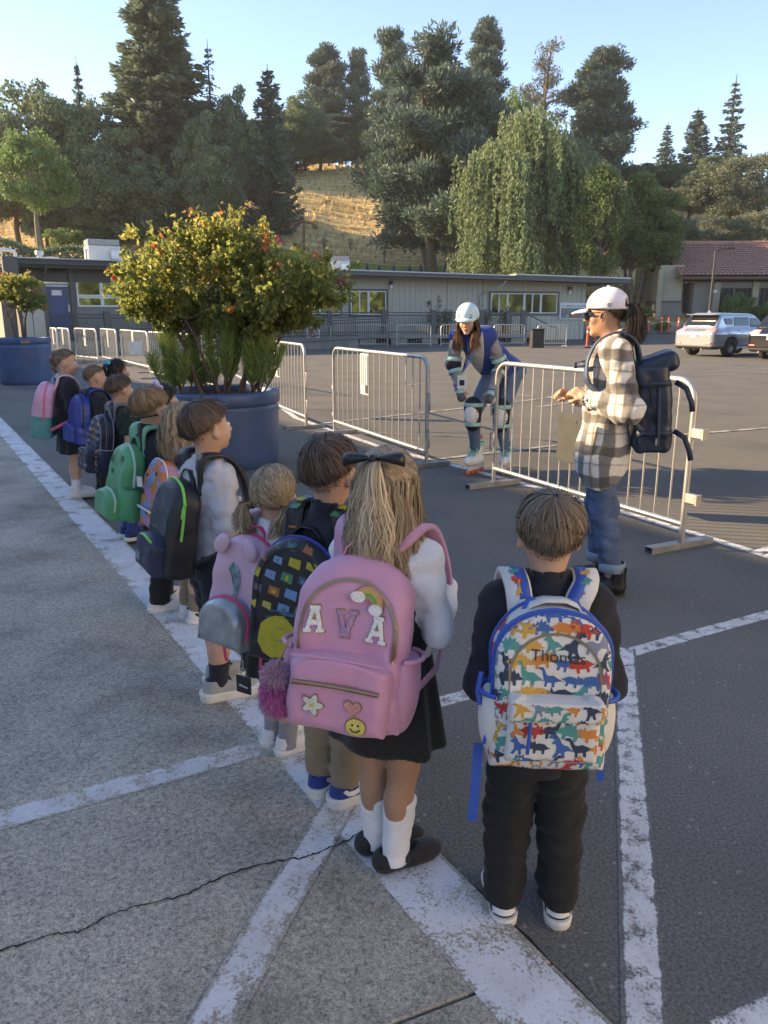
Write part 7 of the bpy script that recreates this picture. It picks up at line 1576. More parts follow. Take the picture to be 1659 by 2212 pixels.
def kid3():
 k=Kid('brown-haired boy in navy jacket and khaki trousers behind the girl in the black pinafore',(712,942),1.19,38,30,SK_L,stance=.055,foot_yaw=(10,-20),z0=TOP,arms={'l':((.145,-.03,.70),(.10,.11,.66)),'r':((.145,-.03,.70),(.10,.11,.66))})
 k.body();k.top(NAVYB,.47,1.12,seed=1.7,bulk=1.03);k.pants(KHAKI,.075,1.0,3.0);k.shoes(sneaker,size=1.05,upper=BLUEM,sole=SOLE,sw=WSW,lace=BLUEM,chunky=True)
 h=k.hair();h.short(2800,(-.05,-.30,.95),.80,4,.30,.010,front=58,side=80,back=124,bang=6,swirl=.3);h.short(1300,(-.05,-.30,.95),.9,2,.1,.012,front=44,side=50,back=66,off=.003,swirl=.4);h.fuzz();h.build(H_DBRN,k.root,front=58,side=82,back=128)
 bp=mat('black_print_fabric',(.013,.014,.018),.45,var=.2,vscale=10,bump=.2,bscale=500);cols=[M_('panel_%s' % n,c,.55,var=.15,vscale=30) for n,c in (('yellow',(.50,.40,.03)),('sky',(.12,.26,.48)),('orange',(.42,.12,.03)),('green',(.05,.22,.10)),('teal',(.03,.10,.15)))]
 p=Pack(k,'black backpack with small bright patches and a royal blue zip, between two pink ones',.262,.365,.12,.700,.086,-7,2,10,.13,.03,bp,.014,seed=3.1,res=.008)
 rr=random.Random(3);tiles=[]
 for j in range(6):
  for i in range(5):
   x,z=-.125+.057*i+.02*(j % 2),.165-.045*j;sz=rr.uniform(.015,.021);
   if z<-.02:continue
   tiles.append(([(x-sz,z-sz*.6+.004),(x+sz,z-sz*.8),(x+sz*1.1,z+sz*.6),(x-sz*.8,z+sz*.8)],[1,0,2,3,0,1,4][(i*3+j*2) % 7]))
   tiles.append((blob(x,z,sz*.9,7,.2),[0,1,3,2][(i+j) % 4]))
 for _ in range(14):x,z=rr.uniform(-.12,.12),rr.uniform(-.17,-.02);tiles.append(([(x-.05,z),(x+.03,z+.004),(x+.05,z+.010),(x-.03,z+.007)],4))
 draped('bright_print',tiles,p.bvh,'y',cols,p.root,.0009,.012,p.xf,'stuff');e=draped('yellow_panel',[([(x*.9-.02,z-.10) for x,z in blob(0,0,.16,14,.12)],0)],p.bvh,'y',[cols[0]],p.root,.0013,.014,p.xf)
 p.zipper(-.02,-112,112,M_('royal_blue_zip',(.02,.04,.32),.5),M_('royal_blue_zip',(.02,.04,.32),.5),.0040,.012);p.arch('piping',BSW,.100,.155,-.10,.006,.002,ah=.11)
 p.handle(bp,.05,.035,.03);st=p.straps(bp,.056,.012,bp,top_x=.06)
 for (o,Q,NN) in st:
  for i in range(2,16,2):
   b=MB();n=Vector(NN[i]).normalized();b.box(tuple(Vector(Q[i])+n*.0135),(.03,.026,.004),bev=.001,rot=n.to_track_quat('Z','Y').to_matrix());b.build('strap_patch',cols[(i // 2) % 4],o)
 r=p.xf(np.array([(-.110,-.085,-.215)])*p.q)[0]+p.base;t=empty('key_tag',to_world(k,r),k.rz,'black cloth tag on a steel ring hanging from the black patched backpack','tag')
 b=MB();b.tube([(.012*math.cos(a),0,.012*math.sin(a)) for a in np.linspace(0,6.283,13)[:-1]],.0018,5,closed=True);b.tube([(0,0,.012),(0,0,.04)],.002,5);b.build('ring',GALV,t);b=MB();b.box((0,0,-.040),(.055,.006,.055),R(8),bev=.002);tg=b.build('tag_body',bp,t);text_on('tag_lettering','Pokémon',.015,(0,-.005,-.042),0,WSW,tg,.042,extr=.0004)
def kid4():
 k=Kid('small girl with two low pigtails and a dark skirt, second row from the front',(590,1000),1.055,46,25,SK_L,stance=.045,foot_yaw=(-6,-14),z0=TOP,hs=.96)
 k.body();k.top(WHT,.60,1.05,collar='polo',seed=2.2,name='blouse');k.skirt(cloth('black_pleats',(.011,.011,.014)),.70,.335,.10,.168,14,.010);k.sock(cloth('grey_sock',(.26,.26,.29),fine=.2),.15,1.05);k.shoes(sneaker,size=.98,upper=WHTL,sole=SOLE)
 h=k.hair();d=h.roots(2600,front=58,side=90,back=136);L=d[:,0]<-.012;Rr=d[:,0]>.012;tl,tr=(-.066,-.052,-.040),(.066,-.052,-.040);h.to_tie(d[L],tl,sag=.05);h.to_tie(d[Rr],tr,sag=.05)
 for t,sg in ((tl,-1),(tr,1)):h.tail(t,520,.115,(sg*.8,-.6,.1),.030,.045,.012,wide=.9)
 h.build(H_DBLD,k.root,front=58,side=88,back=134)
 for t in (tl,tr):b=MB();b.tube([tuple(k.J['head']+k.hr@(np.array(t)*k.hsz+NV(0,.011*math.cos(a),.011*math.sin(a)))) for a in np.linspace(0,6.283,11)[:-1]],.004,6,closed=True);b.build('hair_tie',BSW,k.root)
 pk=mat('pale_pink_nylon',(.62,.40,.50),.5,var=.05,vscale=6,bump=.2,bscale=600,sheen=.2);hot=M_('hot_pink_zip',(.75,.05,.17),.5);slv=mat('iridescent_foil',(.36,.40,.42),.30,.55,var=.3,vscale=14,bump=.1,bscale=60)
 p=Pack(k,'pale pink backpack with puffy ears, hot pink zips and a silver shell pocket',.255,.385,.12,.715,.084,-8,4,16,.13,.035,pk,.01,seed=5.5,res=.007,wr=.005)
 p.zipper(.10,-100,100,hot,hot,.0046,.012);po,pb=p.pocket(slv,.205,.175,-.118,.065,.085,.04,name='shell_pocket',wr=.001);b=MB()
 P=[];
 for i in range(31):
  a=R(-108+216*i/30);dr=Vector((math.sin(a),0,math.cos(a)));c=Vector((0,-p.d/2-.030*p.q,-.132*p.q));hx=pb.ray_cast(c+dr*.5,-dr)
  if hx[0]:P.append(Vector(p.xf(np.array(hx[0]+hx[1]*.001))))
 b.tube(P,.0062,6);b.build('pocket_zip',hot,po)
 for x,rot in ((-.075,.5),(.055,-.4)):p.sub('ear',f_wr(f_ell(np.array([x,-.060,.150])*p.q,np.array([.030,.014,.042])*p.q,Ry3(rot)),.002,40),(x-.08,-.12,.07),(x+.08,0,.23),pk)
 draped('wing_patch',[([(-.02,.085),(.01,.06),(.018,.02),(.008,-.03),(-.005,-.045),(-.004,-.01),(-.018,.03),(-.035,.06)],0)],p.bvh,'y',[mat('sequin',(.15,.24,.30),.3,.6,var=.8,vscale=40,bump=.6,bscale=300)],p.root,.003,.01,p.xf)
 p.handle(hot,.05,.035,.024);p.straps(pk,.055,.014,hot,top_x=.05);p.hang('dangling_strap',(.10,.0,-.19),.22,hot,.016,(.0,.0));p.hang('dangling_strap',(-.10,.03,-.19),.13,hot,.020,(0,0))
def kid5():
 k=Kid('boy in a pale grey sweatshirt and navy shorts looking up to the right',(443,860),1.225,54,47,SK_L,stance=.06,foot_yaw=(4,-10),z0=TOP,head_pitch=8,foot_shift=(.03,-.03),arms={'l':((.145,-.01,.715),(.05,.14,.72)),'r':((.150,-.01,.715),(.06,.15,.72))})
 k.body();k.top(GREYL,.53,1.12,collar='polo',bulk=1.05,seed=4.4,wr=.007,name='sweatshirt');k.pants(NAVYB,.285,1.08,1.2,'shorts');k.sock(NAVYS,.155,1.10);k.shoes(sneaker,size=1.15,upper=GREYM,sole=SOLE,chunky=True,lace=BSW,sw=None)
 h=k.hair();h.short(3000,(.0,-.30,.95),.8,6,.30,.010,front=60,side=78,back=128,bang=8,swirl=.2);h.fuzz();h.build(H_DBRN,k.root,front=60,side=80,back=132)
 bk=mat('charcoal_nylon',(.018,.020,.026),.45,var=.1,bump=.2,bscale=500);lime=M_('lime_zip',(.16,.62,.10),.45);prt=mat('slate_print',(.035,.055,.075),.5,var=.5,vscale=12)
 p=Pack(k,'black backpack with lime green zips and a dark spaceship print',.232,.345,.125,.700,.084,-9,3,-2,.10,.03,bk,.012,seed=7.7,res=.008)
 p.zipper(-.10,-78,90,lime,None,.0055,pull=(.72,.004));po,pb=p.pocket(mat('space_print',(.022,.035,.075),.45,var=.6,vscale=14),.190,.14,-.100,.030,.04,.025);b=MB()
 p.tube('pocket_zip',[(.092,-.078,-.085),(.06,-.098,-.048),(0,-.104,-.036),(-.06,-.098,-.048),(-.092,-.078,-.085)],.0052,lime)
 cols=[prt,M_('pale_line',(.20,.25,.30),.5),M_('red_dot',(.30,.06,.05),.5)];ar=lambda cx,cz,r0,r1:[(cx+r1*math.cos(t),cz+r1*math.sin(t)) for t in np.linspace(0,6.1,20)]+[(cx+r0*math.cos(t),cz+r0*math.sin(t)) for t in np.linspace(6.1,0,20)]
 draped('spaceship_print',[([(-.09,-.02),(.09,-.02),(.09,.13),(.05,.16),(-.05,.16),(-.09,.13)],0),(ar(0,.07,.022,.026),1),([(-.08,.0),(.08,0),(.08,.004),(-.08,.004)],1)],p.bvh,'y',cols,p.root,.0012,.012,p.xf,'stuff');draped('panel_print',[(ar(.02,-.13,.008,.012),1),(ar(.05,-.13,.0,.009),2),([(-.07,-.15),(-.03,-.15),(-.03,-.115),(-.07,-.115)],1)],pb,'y',cols,p.root,.0012,.01,p.xf,'stuff')
 p.handle(bk);p.straps(bk,.058,.014,bk)
def kid6():
 k=Kid('girl with wavy blond hair to the shoulders in navy top and khaki trousers',(392,868),1.125,52,42,SK_L,stance=.055,foot_yaw=(0,-6),z0=TOP)
 k.body();k.top(NAVYB,.50,1.0,seed=5.1);k.pants(KHAKI,.07,.88,4.0);k.shoes(sneaker,size=1.02,upper=WHTL,sole=SOLE,sw=BSW)
 h=k.hair();h.short(1500,(0,-.1,.99),.5,0,.4,.012,front=56,side=86,back=130);h.loose(2600,.19,52,wave=.022,flare=.03,exitp=96,face_open=.40,freq=11);h.build(H_BLD,k.root,front=56,side=90,back=138)
 cl=[M_('orange_print',(.60,.20,.07),.6),M_('lilac_print',(.45,.24,.42),.6),M_('blue_print',(.16,.30,.50),.6),M_('dark_print',(.03,.02,.03),.6)]
 p=Pack(k,'orange and lilac flower print backpack with a white zip, beside the green one',.235,.36,.12,.70,.082,-8,2,0,.12,.03,cl[0],.012,seed=8.3,res=.009,mats=cl,mi=lambda q:((wob(q,46,2)>.22)*1+(wob(q,40,5)<-.30)*2).clip(0,2).astype(int))
 rr=random.Random(9);draped('flower_print',[(blob(x,z,s*.5,7,.3),c) for x,z,s,c in [(rr.uniform(-.12,.12),rr.uniform(-.18,.18),rr.uniform(.01,.05),rr.choice([0,1,2,3,3])) for _ in range(60)]],p.bvh,'y',cl,p.root,.0009,.012,p.xf,'stuff')
 p.zipper(-.15,-100,100,WHITEZ,None,.0045,zc=.0);p.tube('pocket_zip',[(x,-p.d/2/p.q-.012,-.08) for x in np.linspace(-.10,.10,8)],.006,WHITEZ);b=MB();q=p.xf(np.array([(-.06,-.088,.05)])*p.q)[0];b.box(tuple(q),(.035,.004,.05),R(20));b.build('name_label',WHTL,p.root)
 p.handle(M_('teal_web',(.06,.26,.36),.5));p.straps(cl[2],.055,.012,M_('teal_web',(.06,.26,.36),.5));p.hang('dangling_strap',(.1,.0,-.17),.16,M_('teal_web',(.06,.26,.36),.5),.02)
def kid7():
 k=Kid('light-brown-haired boy in navy top with dark glasses cord, wearing the green backpack',(322,834),1.185,54,42,SK_L,stance=.06,foot_yaw=(0,-6),z0=TOP,foot_shift=(.03,-.04))
 k.body();k.top(NAVY,.50,1.05,seed=6.6);k.pants(BLK,.05,1.02,5.0);k.shoes(sneaker,size=1.08,upper=WHTL,sole=SOLE,sw=BSW,lace=WSW)
 h=k.hair();h.short(3000,(-.02,-.35,.93),1.2,12,.36,.014,front=56,side=90,back=134,bang=14,swirl=.22);h.fuzz();h.build(H_LBRN,k.root,front=56,side=88,back=134);b=MB();b.tube([tuple(k.J['head']+k.hr@(NV(.089*math.sin(a),-.012+.106*math.cos(a),-.008-.02*math.cos(a))*k.hsz)) for a in np.linspace(-1.35,1.35,16)],.0055,6);b.tube([tuple(k.J['head']+k.hr@(NV(.090*math.sin(a),-.012-.104*math.cos(a),-.028-.016*math.cos(a))*k.hsz)) for a in np.linspace(-1.5,1.5,16)],.004,6);b.build('glasses_cord',BSW,k.root)
 gr=mat('green_nylon',(.035,.30,.14),.45,var=.12,vscale=7,bump=.2,bscale=500,sheen=.2);mt=M_('mint_zip',(.34,.55,.47),.5)
 p=Pack(k,'bright green backpack with mint zips and round spots',.245,.365,.130,.695,.084,-8,2,2,.13,.035,gr,.015,seed=9.9,res=.008,wr=.005)
 p.zipper(-.05,-104,104,mt,mt,.004,.016);po,pb=p.pocket(gr,.20,.14,-.112,.045,.05,.03);P=[]
 for i in range(25):
  a=R(-100+200*i/24);dr=Vector((math.sin(a),0,math.cos(a)));hx=pb.ray_cast(Vector((0,-p.d/2-.02,-.122*p.q))+dr*.5,-dr)
  if hx[0]:P.append(Vector(p.xf(np.array(hx[0]+hx[1]*.001))))
 b=MB();b.tube(P,.006,6);b.build('pocket_zip',mt,po)
 dk=M_('deep_green',(.015,.13,.07),.5);ci=lambda cx,cz,r:[(cx+r*math.cos(t),cz+r*math.sin(t)) for t in np.linspace(0,6.283,17)[:-1]];draped('spot',[(ci(-.07,.10,.022),0),(ci(-.05,.04,.014),0),(ci(.06,.12,.018),0)],p.bvh,'y',[dk],p.root,.001,.01,p.xf,'stuff');draped('spot',[(ci(-.02,.08,.02),0),(ci(-.03,.0,.016),0)],p.bvh,'-x',[dk],p.root,.001,.01,p.xf,'stuff')
 for sg in (-1,1):side_pocket(p,gr,dk,sg,-.08,.09,.17)
 p.handle(gr);p.straps(M_('light_green_web',(.16,.42,.27),.6),.060,.016,gr)
def kid8():
 k=Kid('dark-haired girl with a lavender bow, half hidden behind the boy with the green backpack',(350,826),1.13,46,58,SK_L,stance=.05,z0=TOP)
 k.body();k.top(NAVYB,.56,1.0,seed=7.1);k.skirt(NAVYB,.70,.36,.10,.16,10,.008);k.sock(cloth('grey_sock',(.26,.26,.29)),.14);k.shoes(sneaker,size=1.05,upper=NAVYS,sole=SOLE,lace=NAVYS)
 h=k.hair();h.short(1300,(0,-.1,.99),.5,0,.35,.008,front=56,side=88,back=132);h.loose(1300,.15,55,wave=.006,flare=.012,exitp=100);h.build(H_BLK,k.root,front=56,side=90,back=138)
 bow(k.root,k.J['head'],k.hr,k.hsz,(.035,-.03,.105),.060,.05,cloth('lavender_ribbon',(.55,.42,.70),rough=.5),rot=.3);b=MB();b.box(tuple(k.J['head']+k.hr@(NV(-.03,.02,.112)*k.hsz)),(.04,.012,.006),bev=.002);b.build('hair_clip',ZIPM,k.root)
 pl=mat('lilac_white_nylon',(.52,.46,.52),.5,var=.06);p=Pack(k,'pale lilac backpack on the girl with the lavender bow',.25,.36,.12,.73,.088,-6,0,0,.11,.03,pl,.01,seed=2.9,res=.01);p.zipper(-.1,-100,100,M_('rose_zip',(.55,.25,.32),.5),None,.004);p.pocket(pl,.19,.13,-.10,.03);p.handle(pl);p.straps(M_('blush_web',(.56,.42,.42),.6),.056,.012)
def kid9():
 k=Kid('boy in a dark green polo with bare arm and royal blue knee socks',(256,808),1.15,54,44,SK_L,stance=.055,z0=TOP,arms={'l':((.150,-.01,.70),(.11,.10,.62)),'r':((.150,-.01,.70),(.11,.10,.62))})
 k.body();k.top(DGREEN,.52,1.1,short=True,collar='polo',seed=8.0,name='polo_shirt');k.pants(NAVYB,.30,1.0,2.2,'shorts');k.sock(cloth('royal_sock',(.018,.045,.22),fine=.2),.27,1.06);k.shoes(sneaker,size=1.08,upper=cloth('blue_shoe',(.012,.028,.12)),sole=SOLE,lace=BSW,band=BLUEM)
 h=k.hair();h.short(2600,(.02,-.3,.95),.8,4,.3,.009,front=58,side=80,back=126,bang=6);h.fuzz();h.build(H_DBRN,k.root,front=58,side=80,back=130)
 cols=[M_('grey_print',(.28,.29,.33),.6),M_('steel_print',(.12,.15,.24),.6),M_('ochre_print',(.35,.22,.10),.6)];nv=mat('navy_print_fabric',(.014,.017,.042),.5,var=.2,vscale=12,bump=.2,bscale=500);gt=M_('grey_trim_web',(.20,.20,.22),.6)
 p=Pack(k,'navy backpack with a busy grey shape print and grey piping',.25,.38,.14,.70,.084,-7,2,0,.14,.035,nv,.015,seed=11,res=.008);rr=random.Random(21);gen=lambda x,z,s:dino(rr.randrange(4),x,z,s,rr.random()<.5,rr.uniform(-.4,.4))
 P=scatter(.28,.42,.042,.055,3,gen,rr=rr);draped('shape_print',P,p.bvh,'y',cols,p.root,.0009,.014,p.xf,'stuff');draped('shape_print',scatter(.16,.36,.045,.055,3,gen,rr=rr),p.bvh,'-x',cols,p.root,.0009,.014,p.xf,'stuff')
 p.zipper(-.30,-110,110,gt,None,.0048,name='piping');p.zipper(.30,-110,110,gt,None,.0048,name='piping');p.zipper(.0,-100,100,BSW,gt,.004,.014);po,pb=p.pocket(nv,.22,.16,-.115,.04);draped('shape_print',scatter(.2,.15,.042,.05,3,gen,z0=-.115,rr=rr),pb,'y',cols,p.root,.0009,.014,p.xf,'stuff')
 for sg in (-1,1):side_pocket(p,nv,gt,sg,-.09)
 p.handle(gt);p.straps(M_('grey_stripe_web',(.15,.155,.18),.6),.058,.014,gt)
def kid10():
 k=Kid('girl with curly black hair and a turquoise bow between two boys',(250,774),1.19,56,60,SK_M,stance=.05,z0=TOP)
 k.body();k.top(NAVYB,.52,1.0,seed=9.1);k.pants(NAVYB,.06,.9,3.3);k.shoes(sneaker,size=1.02,upper=BLKL,sole=SOLE)
 h=k.hair();h.short(1500,(0,-.2,.97),.5,4,.3,.012,front=56,side=88,back=132,swirl=.6);h.tail((.0,-.085,.03),700,.15,(0,-1,.2),.05,.04,.025,wide=.6);h.loose(500,.10,60,wave=.02,flare=.03);h.build(H_BLK,k.root,front=56,side=90,back=138)
 bow(k.root,k.J['head'],k.hr,k.hsz,(.02,-.075,.075),.085,.07,cloth('turquoise_ribbon',(.03,.42,.55),rough=.45),rot=-.25)
 bl=mat('blue_pattern_fabric',(.022,.05,.17),.5,var=.3,vscale=20);cols=[M_('rose_fleck',(.45,.14,.20),.6),M_('sky_fleck',(.25,.40,.60),.6),M_('gold_fleck',(.50,.35,.12),.6)];p=Pack(k,'blue backpack with tiny bright flecks on the girl with the turquoise bow',.27,.38,.14,.735,.088,-6,0,4,.12,.03,bl,.01,seed=12,res=.01);rr=random.Random(4)
 for ax in ('y','-x'):draped('fleck_print',[(blob(rr.uniform(-.13,.13),rr.uniform(-.18,.18),.016,6,.4),rr.randrange(3)) for _ in range(90)],p.bvh,ax,cols,p.root,.0009,.012,p.xf,'stuff')
 p.zipper(-.1,-104,104,BSW,None,.005);p.pocket(bl,.2,.14,-.10,.03);p.handle(BSW);p.straps(BSW,.05,.012)
def kid11():
 k=Kid('boy with buzzed hair in a black hooded top, wearing the royal blue backpack',(204,787),1.15,56,58,SK_L,stance=.055,z0=TOP)
 k.body();hd=cloth('black_hoodie',(.012,.013,.017));k.top(hd,.50,1.12,seed=10.2,name='hooded_top',bulk=1.05);s=k.s;C=k.J['neck']
 sdf_obj('hood',f_wr(f_sub(f_ell(C+NV(0,-.055,-.005)*s,NV(.085,.05,.06)*s),f_ell(C+NV(0,-.02,.05)*s,NV(.055,.05,.06)*s),.01),.004,22),C-NV(.12,.14,.1),C+NV(.12,.06,.1),.008,hd,k.root)
 k.pants(BLK,.055,1.0,6.0);k.shoes(sneaker,size=1.02,upper=BLKL,sole=SOLE,band=WSW,lace=WSW)
 h=k.hair();h.short(3600,(0,-.25,.97),.10,2,.1,.003,front=58,side=78,back=130,bang=2,w=.0032);h.build(H_BUZZ,k.root,front=58,side=78,back=130)
 bl=mat('royal_nylon',(.010,.045,.26),.4,var=.1,vscale=6,bump=.2,bscale=500);p=Pack(k,'royal blue backpack with wide padded straps on the buzz-haired boy',.27,.40,.13,.72,.09,-6,0,4,.12,.03,bl,.01,seed=13,res=.009,wr=.005);p.zipper(-.1,-104,104,BSW,None,.004);p.pocket(bl,.2,.15,-.11,.03);p.handle(bl);p.straps(bl,.07,.016)
def kid12():
 k=Kid('girl with braided bun seen in profile at the far end of the line',(138,753),1.265,64,72,SK_L,stance=.05,z0=TOP,arms={'l':((.15,.0,.71),(.09,.12,.68)),'r':((.15,.0,.71),(.09,.12,.68))})
 k.body();k.top(NAVYB,.52,1.0,seed=11.4,collar='polo');k.skirt(NAVYB,.68,.36,.10,.155,10,.008);k.sock(WHT,.15);k.shoes(sneaker,size=1.02,upper=WHTL,sole=SOLE)
 h=k.hair();d=h.roots(2200,front=60,side=86,back=136);h.to_tie(d,(0,-.095,.045));h.build(H_BRN,k.root,front=60,side=86,back=136)
 C,Rh,hs=k.J['head'],k.hr,k.hsz;X=lambda p:C+Rh@(np.array(p)*hs)
 fs=[f_ell(X(p),np.array(r)*hs,Rh) for p,r in (((.0,-.085,.075),(.034,.028,.030)),((-.02,-.10,.055),(.026,.024,.024)),((.02,-.104,.045),(.026,.024,.024)),((0,-.108,.020),(.026,.022,.024)),((-.01,-.106,-.01),(.024,.02,.024)),((.01,-.10,-.038),(.022,.02,.022)),((-.004,-.092,-.065),(.02,.018,.022)))]
 o=sdf_obj('braid',f_wr(f_u(.006*hs,*fs),.0022,120,1),X((0,-.08,.01))-.16,X((0,-.08,.01))+.16,.006,H_BRN,k.root);at=o.data.attributes.new('tint','FLOAT','POINT');n=len(o.data.vertices);co=np.empty(n*3);o.data.vertices.foreach_get('co',co);at.data.foreach_set('value',np.clip(.4+.35*wob(co.reshape(-1,3),210),0,1).astype(np.float32))
 for (a,b_) in (((.05,.03,.085),(.02,-.06,.10)),((-.03,.04,.098),(-.02,-.05,.108)),((.07,.0,.05),(.03,-.085,.06))):
  b=MB();b.tube([tuple(X(a)),tuple((X(a)+X(b_))/2+(X((0,-.02,.14))-C)*.06),tuple(X(b_))],.004,5);b.build('hair_elastic',M_('pale_elastic',(.55,.42,.34),.6),k.root)
 pk=mat('lilac_pink_print',(.58,.34,.50),.45,var=.18,vscale=10,bump=.15,bscale=400);tl=mat('teal_mesh',(.06,.27,.27),.5,var=.15,vscale=14,bump=.5,bscale=500);ne=M_('neon_pink_zip',(.80,.16,.28),.5)
 p=Pack(k,'lilac pink and teal mesh backpack at the far end of the line',.275,.42,.16,.70,.088,-8,0,-16,.13,.035,pk,.015,seed=14,res=.008,mats=[pk,tl],mi=lambda q:(q[:,2]<-.045).astype(int))
 p.zipper(.08,-104,104,ne,ne,.004,.014);p.tube('pocket_zip',[(x,-p.d/2/p.q-.014,-.052) for x in np.linspace(-.10,.10,8)],.005,ne);p.handle(M_('slate_web',(.14,.26,.34),.5));p.straps(M_('pale_pink_web',(.62,.45,.52),.6),.055,.012,ne)
 w=p.xf(np.array([(-.13,-.07,-.17)])*p.q)[0]+p.base;r=empty('smiley_charm',to_world(k,w),k.rz,'coral smiley charm dangling from the lilac and teal backpack','charm');b=MB();b.lathe([(.002,-.012),(.022,-.012),(.028,0),(.022,.012),(.002,.012)],18);b.v=[tuple(Rx3(math.pi/2)@np.array(v)) for v in b.v];b.build('disc',M_('coral',(.65,.16,.13),.6),r)
 bb=MB();
 for x in (-.008,.008):bb.box((x,-.0128,.006),(.004,.002,.007))
 bb.tube([(.013*math.cos(t),-.0128,.003+.013*math.sin(t)) for t in np.linspace(math.pi+.4,2*math.pi-.4,8)],.0016,4);bb.build('smile',M_('yellow_dot',(.7,.5,.1),.6),r);bb=MB();bb.tube([(0,0,.026),(.004,.01,.06)],.002,5);bb.build('cord',ne,r)
for f in (thomas,ava,kid3,kid4,kid5,kid6,kid7,kid8,kid9,kid10,kid11,kid12):f()
# ================================================================ THE TWO WOMEN
def adult_body(root,J,C,Rh,skin,hs,wide,hands,ls=1.0,box=None):
 hd=head_sdf(hs,True);fs=[lambda P:hd((P-C)@Rh),f_cone(J['neck'],C+Rh@NV(0,-.02,-.06)*hs,.056,.052),f_econe(J['chest'],J['pelvis'],.13,.13,wide,.68)]
 for i in 'lr':fs += [f_chain([J['sh'+i],J['el'+i],J['wr'+i]],[.048,.038,.026]),f_chain([J['hip'+i],J['kn'+i],J['an'+i]],[.078*ls,.055*ls,.038*ls])]
 body=f_u(.03,*fs);H=[]
 for wr,d,n,sd,curl in hands:H.append(f_u(.006,*hand_fs(wr,d,n,sd,.98,curl,.10)))
 body=f_u(.01,body,*H);lo=np.min([v for v in J.values()],0)-.2;hi=np.max([v for v in J.values()]+[C],0)+.22
 V,F=nets(body,lo,hi,.0078);q=V[F].mean(1);lc=(q-C)@Rh/hs;lips=(lc[:,1]>.070) & (np.abs(lc[:,0])<.021) & (lc[:,2]<-.058) & (lc[:,2]>-.079)
 np_mesh('body',V,F,[skin,M_('lip_rose',(.45,.16,.15),.45)],root,mi=lips.astype(int));eye_pair(root,C,Rh,hs)
def band(root,name,a,b_,t,r,w,m,th=.004):
 """strap round a limb"""
 a,b_=Vector(a),Vector(b_);d=(b_-a).normalized();c=a.lerp(b_,t);q=MB();q.lathe([(r,-w/2),(r+th,-w/2+.003),(r+th,w/2-.003),(r,w/2)],20,caps=False);M=d.to_track_quat('Z','Y').to_matrix();q.v=[tuple(c+M@Vector(v)) for v in q.v];return q.build(name,m,root)
def frame(d,up=(0,0,1)):
 y=np.array(d,float);y /= np.linalg.norm(y);x=np.cross(y,up);x /= np.linalg.norm(x);return np.stack([x,y,np.cross(x,y)],1)
